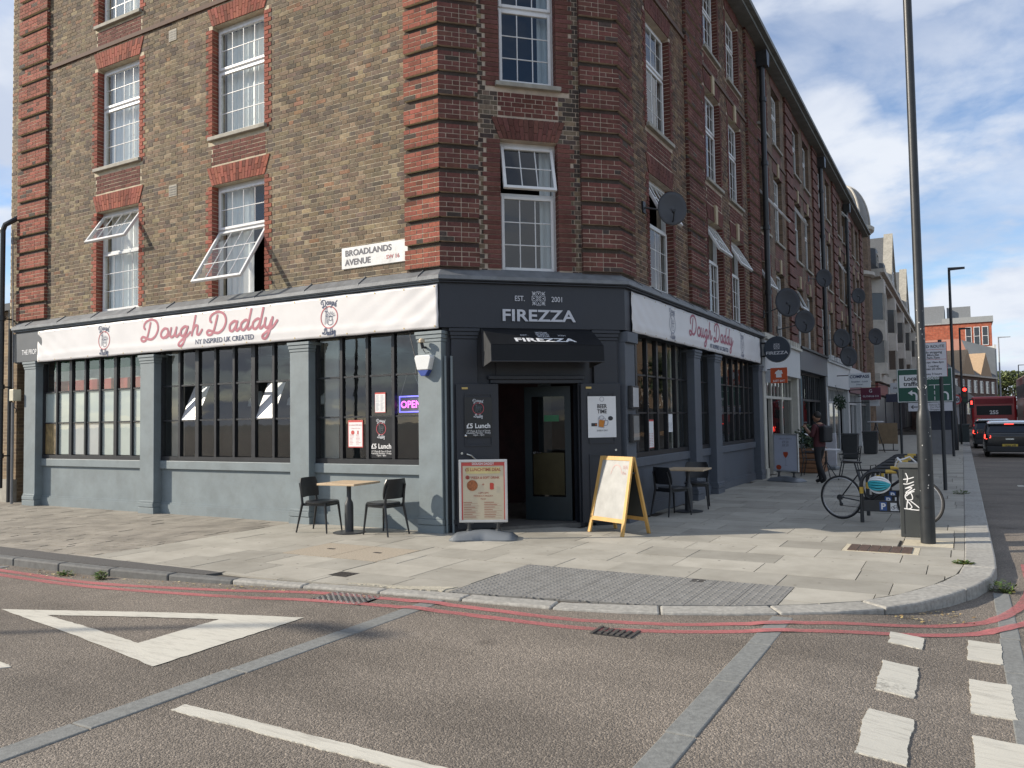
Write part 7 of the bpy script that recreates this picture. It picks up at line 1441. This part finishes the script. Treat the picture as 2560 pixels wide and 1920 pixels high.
# ================================================================ vehicles
def loft(m, secs):                                # secs: (y, [(x,z)...]) rings
    n = len(secs[0][1]); vs_ = [(x, y, z) for y, rg_ in secs for x, z in rg_]; fs = [(i*n+j, i*n+(j+1) % n, (i+1)*n+(j+1) % n, (i+1)*n+j) for i in range(len(secs)-1) for j in range(n)]+[tuple(range(n-1, -1, -1)), tuple((len(secs)-1)*n+j for j in range(n))]; m.add(vs_, fs)
def wheel(t, x, y, z, r, w_):
    W = part('wheel', t, M('tyre_rubber'), lambda m: m.tube([(x, y+(r-.06)*math.cos(a), z+(r-.06)*math.sin(a)) for a in [2*math.pi*i/22 for i in range(22)]], .075, 8, True), smooth=True); part('rim', W, M('rim_alloy'), lambda m: m.cyl((x-w_/2, y, z), (x+w_/2, y, z), r-.11, n=16)); return W
def car(lab, x, y, body, roofm, plate, w_=1.76, h=1.44, L_=3.9, brake=3.):
    z = -.12; hw = w_/2; t = thing('parked_car' if brake == 0 else 'car', lab, 'car', (x, y+L_/2, z)); paint_ = body
    lo = lambda s, zb, zt: [(x-hw*s*.94, z+zb), (x-hw*s, z+zb+.14), (x-hw*s, z+.6), (x-hw*s*.965, z+zt), (x+hw*s*.965, z+zt), (x+hw*s, z+.6), (x+hw*s, z+zb+.14), (x+hw*s*.94, z+zb)]
    part('body', t, paint_, lambda m: loft(m, [(y, lo(.88, .32, .86)), (y+.06, lo(.95, .24, .9)), (y+.35, lo(1, .2, .93)), (y+1.2, lo(1, .2, .94)), (y+L_-1.1, lo(1, .2, .93)), (y+L_-.4, lo(.97, .22, .82)), (y+L_, lo(.82, .3, .62))]), smooth=True, bevel=.03)
    gh = lambda s, zt: [(x-hw*.95, z+.9), (x-hw*s, z+zt-.05), (x-hw*(s-.1), z+zt), (x+hw*(s-.1), z+zt), (x+hw*s, z+zt-.05), (x+hw*.95, z+.9)]
    part('rear_window', t, M('dark_car_glass', (.02, .023, .027), .12, .1, spec=.6), lambda m: m.add([(x+hw*a_, y+b_, z+c_) for a_, b_, c_ in ((-.8, .035, .98), (.8, .035, .98), (.72, .235, h-.16), (-.72, .235, h-.16))], [(0, 1, 2, 3)]))
    for sx_ in (-1, 1): part('side_window', t, M('dark_car_glass', (.02, .023, .027), .12, .1, spec=.6), lambda m: m.add([(x+sx_*hw*a_, y+b_, z+c_) for a_, b_, c_ in ((.965, .5, .97), (.965, 2.4, .97), (.855, 1.95, h-.14), (.855, .6, h-.14))], [(0, 1, 2, 3)]))
    part('cabin', t, paint_, lambda m: loft(m, [(y+.04, gh(.94, .94)), (y+.28, gh(.84, h-.1)), (y+.42, gh(.82, h-.03)), (y+1.7, gh(.82, h-.02)), (y+2.1, gh(.84, h-.14)), (y+2.75, gh(.92, .95))]), smooth=True)
    part('roof', t, roofm, lambda m: loft(m, [(y+.16, [(x-hw*.83, z+h-.12), (x-hw*.68, z+h-.06), (x+hw*.68, z+h-.06), (x+hw*.83, z+h-.12)]), (y+.6, [(x-hw*.85, z+h-.08), (x-hw*.74, z+h), (x+hw*.74, z+h), (x+hw*.85, z+h-.08)]), (y+1.7, [(x-hw*.85, z+h-.08), (x-hw*.74, z+h), (x+hw*.74, z+h), (x+hw*.85, z+h-.08)]), (y+2.0, [(x-hw*.74, z+h-.13), (x-hw*.66, z+h-.09), (x+hw*.66, z+h-.09), (x+hw*.74, z+h-.13)])]), smooth=True); FB_ = Frame((x, y), (1, 0), (0, -1))
    for sx_ in (-1, 1):
        part('tail_light', t, E('brake_red', (1., .06, .04), 3.) if brake else M('tail_red', (.3, .02, .02), .3), lambda m: m.add([(x+sx_*hw*a_, y+b_, z+c_) for a_, b_, c_ in ((.72, -.005, .78), (.72, .0, .86), (.97, .1, .92), (.985, .12, .76), (.9, .01, .72))], [(0, 1, 2, 3, 4)])); part('mirror', t, paint_, lambda m: m.box(x+sx_*(hw+.08)-.09, x+sx_*(hw+.08)+.09, y+2.2, y+2.32, z+.92, z+1.06))
        for yy in (y+.75, y+L_-.75): wheel(t, x+sx_*(hw-.12), yy, z+.31, .31, .19)
    part('high_brake_light', t, E('brake_red', (1., .06, .04), 3.), lambda m: m.box(x-.16, x+.16, y+.24, y+.3, z+h-.14, z+h-.1)); part('number_plate', t, M('plate_yellow', (.6, .42, .06), .5), lambda m: m.fbox(FB_, -.26, .26, -.01, .025, z+.42, z+.53)); part('plate_lettering', t, INK, lambda m: text(m, plate, .1, FB_, 0, z+.44, .028, bold=.001)); part('bumper', t, M('bumper_black', (.02, .02, .022), .5), lambda m: m.box(x-hw*.9, x+hw*.9, y-.06, y+.3, z+.22, z+.44), bevel=.03); part('badge', t, M('polished_steel'), lambda m: m.fbox(FB_, -.14, .14, -.0, .012, z+.7, z+.75))
    return t
BLKC = M('black_car_paint', (.01, .011, .013), .2, .1, spec=.6, coat=.6); car('black hatchback with a white roof braking in the traffic queue', 8.28, 27.1, BLKC, M('white_car_paint', (.65, .66, .68), .2, .04, coat=.5), 'YK66 VPJ'); car('dark grey car waiting in front of the black hatchback near the kerb', 7.98, 36.2, M('grey_car_paint', (.03, .032, .036), .25, .1, coat=.5), M('grey_car_paint', (.03, .032, .036), .25, .1, coat=.5), 'LD18 KXA', h=1.46); car('dark car further ahead in the other lane', 11.3, 44, M('maroon_car_paint', (.06, .012, .014), .25, .1, coat=.5), M('maroon_car_paint', (.06, .012, .014), .25, .1, coat=.5), 'GN15 ZRT')
BUSR = M('bus_red', (.42, .03, .035), .3, .1, 1., spec=.5, coat=.3)
def bus(lab, x0, x1, y0, y1, h, num, dd=False):
    z = -.12; t = thing('bus', lab, 'bus', ((x0+x1)/2, (y0+y1)/2, z)); F = Frame((0, y0), (1, 0), (0, -1)); c = (x0+x1)/2
    part('body', t, BUSR, lambda m: m.box(x0, x1, y0, y1, z+.3, z+h), bevel=.14, seg=4, smooth=False); part('rear_window', t, M('bus_glass', (.012, .014, .017), .3, .1, spec=.3), lambda m: m.fbox(F, x0+.28, x1-.28, -.02, .015, z+h-1.25, z+h-.62), bevel=.03); part('engine_grille', t, M('grille_red', (.16, .012, .014), .6), lambda m: [m.fbox(F, x0+.35, x1-.35, -.01, .02, z+.75+.1*i, z+.81+.1*i) for i in range(5)]); part('upper_panel', t, M('bus_dark_red', (.26, .02, .026), .5), lambda m: m.fbox(F, x0+.2, x1-.2, -.01, .02, z+h-.5, z+h-.14), bevel=.02); part('bumper', t, BLACK, lambda m: m.box(x0+.05, x1-.05, y0-.06, y0+.3, z+.28, z+.5)); part('route_number', t, M('white_lettering'), lambda m: text(m, num, .34, F, c, z+h-1.18, .02, bold=.012))
    for sx_ in (x0+.16, x1-.16): part('tail_light', t, E('brake_red', (1., .06, .04), 3.), lambda m: m.fbox(F, sx_-.07, sx_+.07, 0, .03, z+.62, z+.95))
    part('number_plate', t, M('plate_yellow', (.6, .42, .06), .5), lambda m: m.fbox(F, c-.26, c+.26, 0, .02, z+.55, z+.66)); part('sticker', t, M('yellow_sticker', (.5, .42, .1), .5), lambda m: m.fbox(F, x0+.32, x0+.5, 0, .02, z+h-1.75, z+h-1.45))
    for sx_, q_ in ((x0, -.02), (x1, .02)): part('side_window', t, M('bus_glass'), lambda m: m.box(min(sx_, sx_+q_), max(sx_, sx_+q_), y0+.6, y1-.4, z+h-1.45, z+h-.6))
    for sx_ in (x0+.2, x1-.2):
        for yy in (y0+2.5, y1-2): wheel(t, sx_, yy, z+.48, .48, .26)
bus('red single deck bus showing route 255 waiting at the signal', 7.25, 9.85, 53, 63, 2.86, '255'); bus('red double deck bus on the opposite side of the road', 10.2, 12.7, 49, 59.5, 4.2, '57')
t = thing('white_van', 'white van in the oncoming lane ahead of the bus', 'van', (11.0, 80, -.12)); part('body', t, M('van_white', (.66, .67, .68), .3, .04), lambda m: m.box(10.3, 12.2, 78, 83, .1, 2.3), bevel=.12); part('windscreen', t, M('bus_glass'), lambda m: m.box(10.45, 12.05, 77.97, 78.2, 1.2, 1.95)); part('bumper', t, BLACK, lambda m: m.box(10.3, 12.2, 77.9, 78.2, .05, .4)); [wheel(t, x, y, .2, .32, .2) for x in (10.4, 12.1) for y in (79, 82)]
# ================================================================ people
def figure(lab, loc, rot, joints, edges, radii, body, parts):
    t = thing('person', lab, 'person', loc, local=True); t.rotation_euler = (0, 0, rot)
    me = bpy.data.meshes.new('body'); names = list(joints); me.from_pydata([joints[n] for n in names], [(names.index(a), names.index(b)) for a, b in edges], []); o = bpy.data.objects.new('body', me); col.objects.link(o); o.parent = t
    sk = o.modifiers.new('skin', 'SKIN'); sk.use_smooth_shade = True; sl = me.skin_vertices[0].data
    for i, n in enumerate(names): sl[i].radius = radii.get(n, (.05, .05)); sl[i].use_root = (n == 'pelvis')
    s2 = o.modifiers.new('sub', 'SUBSURF'); s2.levels = 2; s2.render_levels = 2; me.materials.append(body); o.data.materials[0] = body
    return t, o
def person_mat(name, top, leg_, skin, shoe):        # clothing bands by height on one continuous body
    m, n, l, b = nodes_of(name); tcn = n.new('ShaderNodeTexCoord'); sp = n.new('ShaderNodeSeparateXYZ'); l.new(tcn.outputs['Object'], sp.inputs[0])
    r = n.new('ShaderNodeValToRGB'); r.color_ramp.interpolation = 'CONSTANT'; e = r.color_ramp.elements; dv = n.new('ShaderNodeMath'); dv.operation = 'DIVIDE'; dv.inputs[1].default_value = 2.; l.new(sp.outputs[2], dv.inputs[0]); l.new(dv.outputs[0], r.inputs[0])
    e[0].position = 0; e[0].color = shoe+(1,); e[1].position = .04; e[1].color = leg_+(1,); q = e.new(.445); q.color = top+(1,); q = e.new(.715); q.color = skin+(1,); l.new(r.outputs[0], b.inputs['Base Color']); b.inputs['Roughness'].default_value = .8; return m
SKIN = M('skin', (.3, .17, .11), .55, .1, 8); HAIR = M('dark_hair', (.015, .012, .01), .6, .3, 30)
J = {'pelvis': (0, 0, .92), 'waist': (0, 0, 1.05), 'chest': (0, .01, 1.27), 'neck0': (0, .0, 1.41), 'neck': (.0, .02, 1.48), 'shR': (.17, 0, 1.38), 'shL': (-.17, 0, 1.38), 'elR': (.23, .06, 1.12), 'elL': (-.24, .02, 1.13), 'wrR': (.1, .27, 1.16), 'wrL': (-.1, .3, 1.34), 'hipR': (.09, 0, .88), 'hipL': (-.09, 0, .88), 'knR': (.1, .12, .5), 'knL': (-.09, -.02, .48), 'anR': (.1, .06, .09), 'anL': (-.09, -.2, .12), 'toR': (.11, .22, .035), 'toL': (-.09, -.06, .035)}
ED = [('pelvis', 'waist'), ('waist', 'chest'), ('chest', 'neck0'), ('neck0', 'neck'), ('chest', 'shR'), ('chest', 'shL'), ('shR', 'elR'), ('shL', 'elL'), ('elR', 'wrR'), ('elL', 'wrL'), ('pelvis', 'hipR'), ('pelvis', 'hipL'), ('hipR', 'knR'), ('hipL', 'knL'), ('knR', 'anR'), ('knL', 'anL'), ('anR', 'toR'), ('anL', 'toL')]
RD = {'pelvis': (.15, .11), 'waist': (.145, .105), 'chest': (.165, .115), 'neck0': (.08, .07), 'neck': (.055, .055), 'shR': (.075, .075), 'shL': (.075, .075), 'elR': (.05, .05), 'elL': (.05, .05), 'wrR': (.032, .03), 'wrL': (.032, .03), 'hipR': (.095, .1), 'hipL': (.095, .1), 'knR': (.068, .07), 'knL': (.068, .07), 'anR': (.05, .05), 'anL': (.05, .05), 'toR': (.045, .032), 'toL': (.045, .032)}
def head(t, c, hair=True):
    h = part('head', t, SKIN, lambda m: (m.ball(c, .078, .098, .118, 16, 12), m.ball((c[0], c[1]+.1, c[2]-.02), .014, .02, .022, 8, 6), m.ball((c[0]+.078, c[1], c[2]-.01), .012, .022, .03, 8, 6), m.ball((c[0]-.078, c[1], c[2]-.01), .012, .022, .03, 8, 6), m.ball((c[0], c[1]+.03, c[2]-.085), .05, .055, .045, 10, 8)), smooth=True)
    part('eye', h, HAIR, lambda m: [m.ball((c[0]+s_*.03, c[1]+.092, c[2]+.01), .011, .006, .006, 8, 6) for s_ in (-1, 1)]); part('mouth', h, M('lip', (.2, .08, .06), .5), lambda m: m.ball((c[0], c[1]+.088, c[2]-.06), .022, .008, .006, 8, 6)); part('hair', t, HAIR, lambda m: m.ball((c[0], c[1]-.022, c[2]+.035), .087, .098, .1, 14, 10), smooth=True)
def hand(t, w_, d, side):
    w_ = Vector(w_); d = Vector(d).normalized(); s_ = d.cross(Vector((0, 0, 1))).normalized()*side; dn = Vector((0, 0, -1))
    def f(m):
        m.tube([w_, w_+d*.045, w_+d*.085], [.026, .036, .034], 8)
        for i in range(4): o_ = s_*(.028-.0185*i); m.tube([w_+d*.08+o_, w_+d*(.115-.004*abs(i-1.3))+o_+dn*.008, w_+d*(.135-.006*abs(i-1.3))+o_+dn*.03], [.0095, .009, .0075], 6)
        m.tube([w_+d*.03+s_*.03, w_+d*.06+s_*.052+dn*.008, w_+d*.085+s_*.05+dn*.018], [.011, .01, .008], 6)
    part('hand', t, SKIN, f, smooth=True)
t, o = figure('person in a dark maroon shirt and black trousers looking down at a phone', (3.66, 10.78, 0), R(62), J, ED, RD, person_mat('maroon_clothes', (.075, .018, .022), (.012, .012, .014), (.3, .17, .11), (.02, .02, .022)), None)
head(t, (0, .06, 1.615)); hand(t, J['wrR'], (-.25, .95, .0), 1); hand(t, J['wrL'], (.15, .5, .75), -1)
part('forearm', t, SKIN, lambda m: [m.tube([Vector(J[a]).lerp(Vector(J[b]), .3), Vector(J[a]).lerp(Vector(J[b]), .65), Vector(J[b])], [.052, .044, .034], 10) for a, b in (('elR', 'wrR'), ('elL', 'wrL'))], smooth=True); part('backpack', t, M('dark_bag', (.012, .012, .014), .6), lambda m: m.box(-.16, .16, -.28, -.1, 1.0, 1.4), bevel=.05, seg=3); part('strap', t, BLACK, lambda m: [m.tube([(s_*.12, -.12, 1.36), (s_*.12, .0, 1.45), (s_*.13, .115, 1.3), (s_*.15, .1, 1.12)], .016, 6) for s_ in (-1, 1)])
ph = one('phone', 'glowing pale phone held in the hand of the person in maroon', 'phone', lambda m: m.box(-.037, .037, -.075, .075, -.004, .004), M('phone_pale', (.5, .52, .55), .2)); ph.location = Matrix.Rotation(R(62), 3, 'Z') @ Vector((.065, .385, 1.165))+Vector((3.66, 10.78, 0)); ph.rotation_euler = (R(25), 0, R(62))
t, o = figure('distant person in a red top walking by the dark planter', (6.0, 50, 0), R(170), J, ED, RD, person_mat('red_clothes', (.4, .05, .045), (.02, .02, .025), (.3, .17, .11), (.3, .3, .25)), None); head(t, (0, .06, 1.615)); hand(t, J['wrR'], (-.25, .95, .0), 1); hand(t, J['wrL'], (.15, .5, .75), -1)
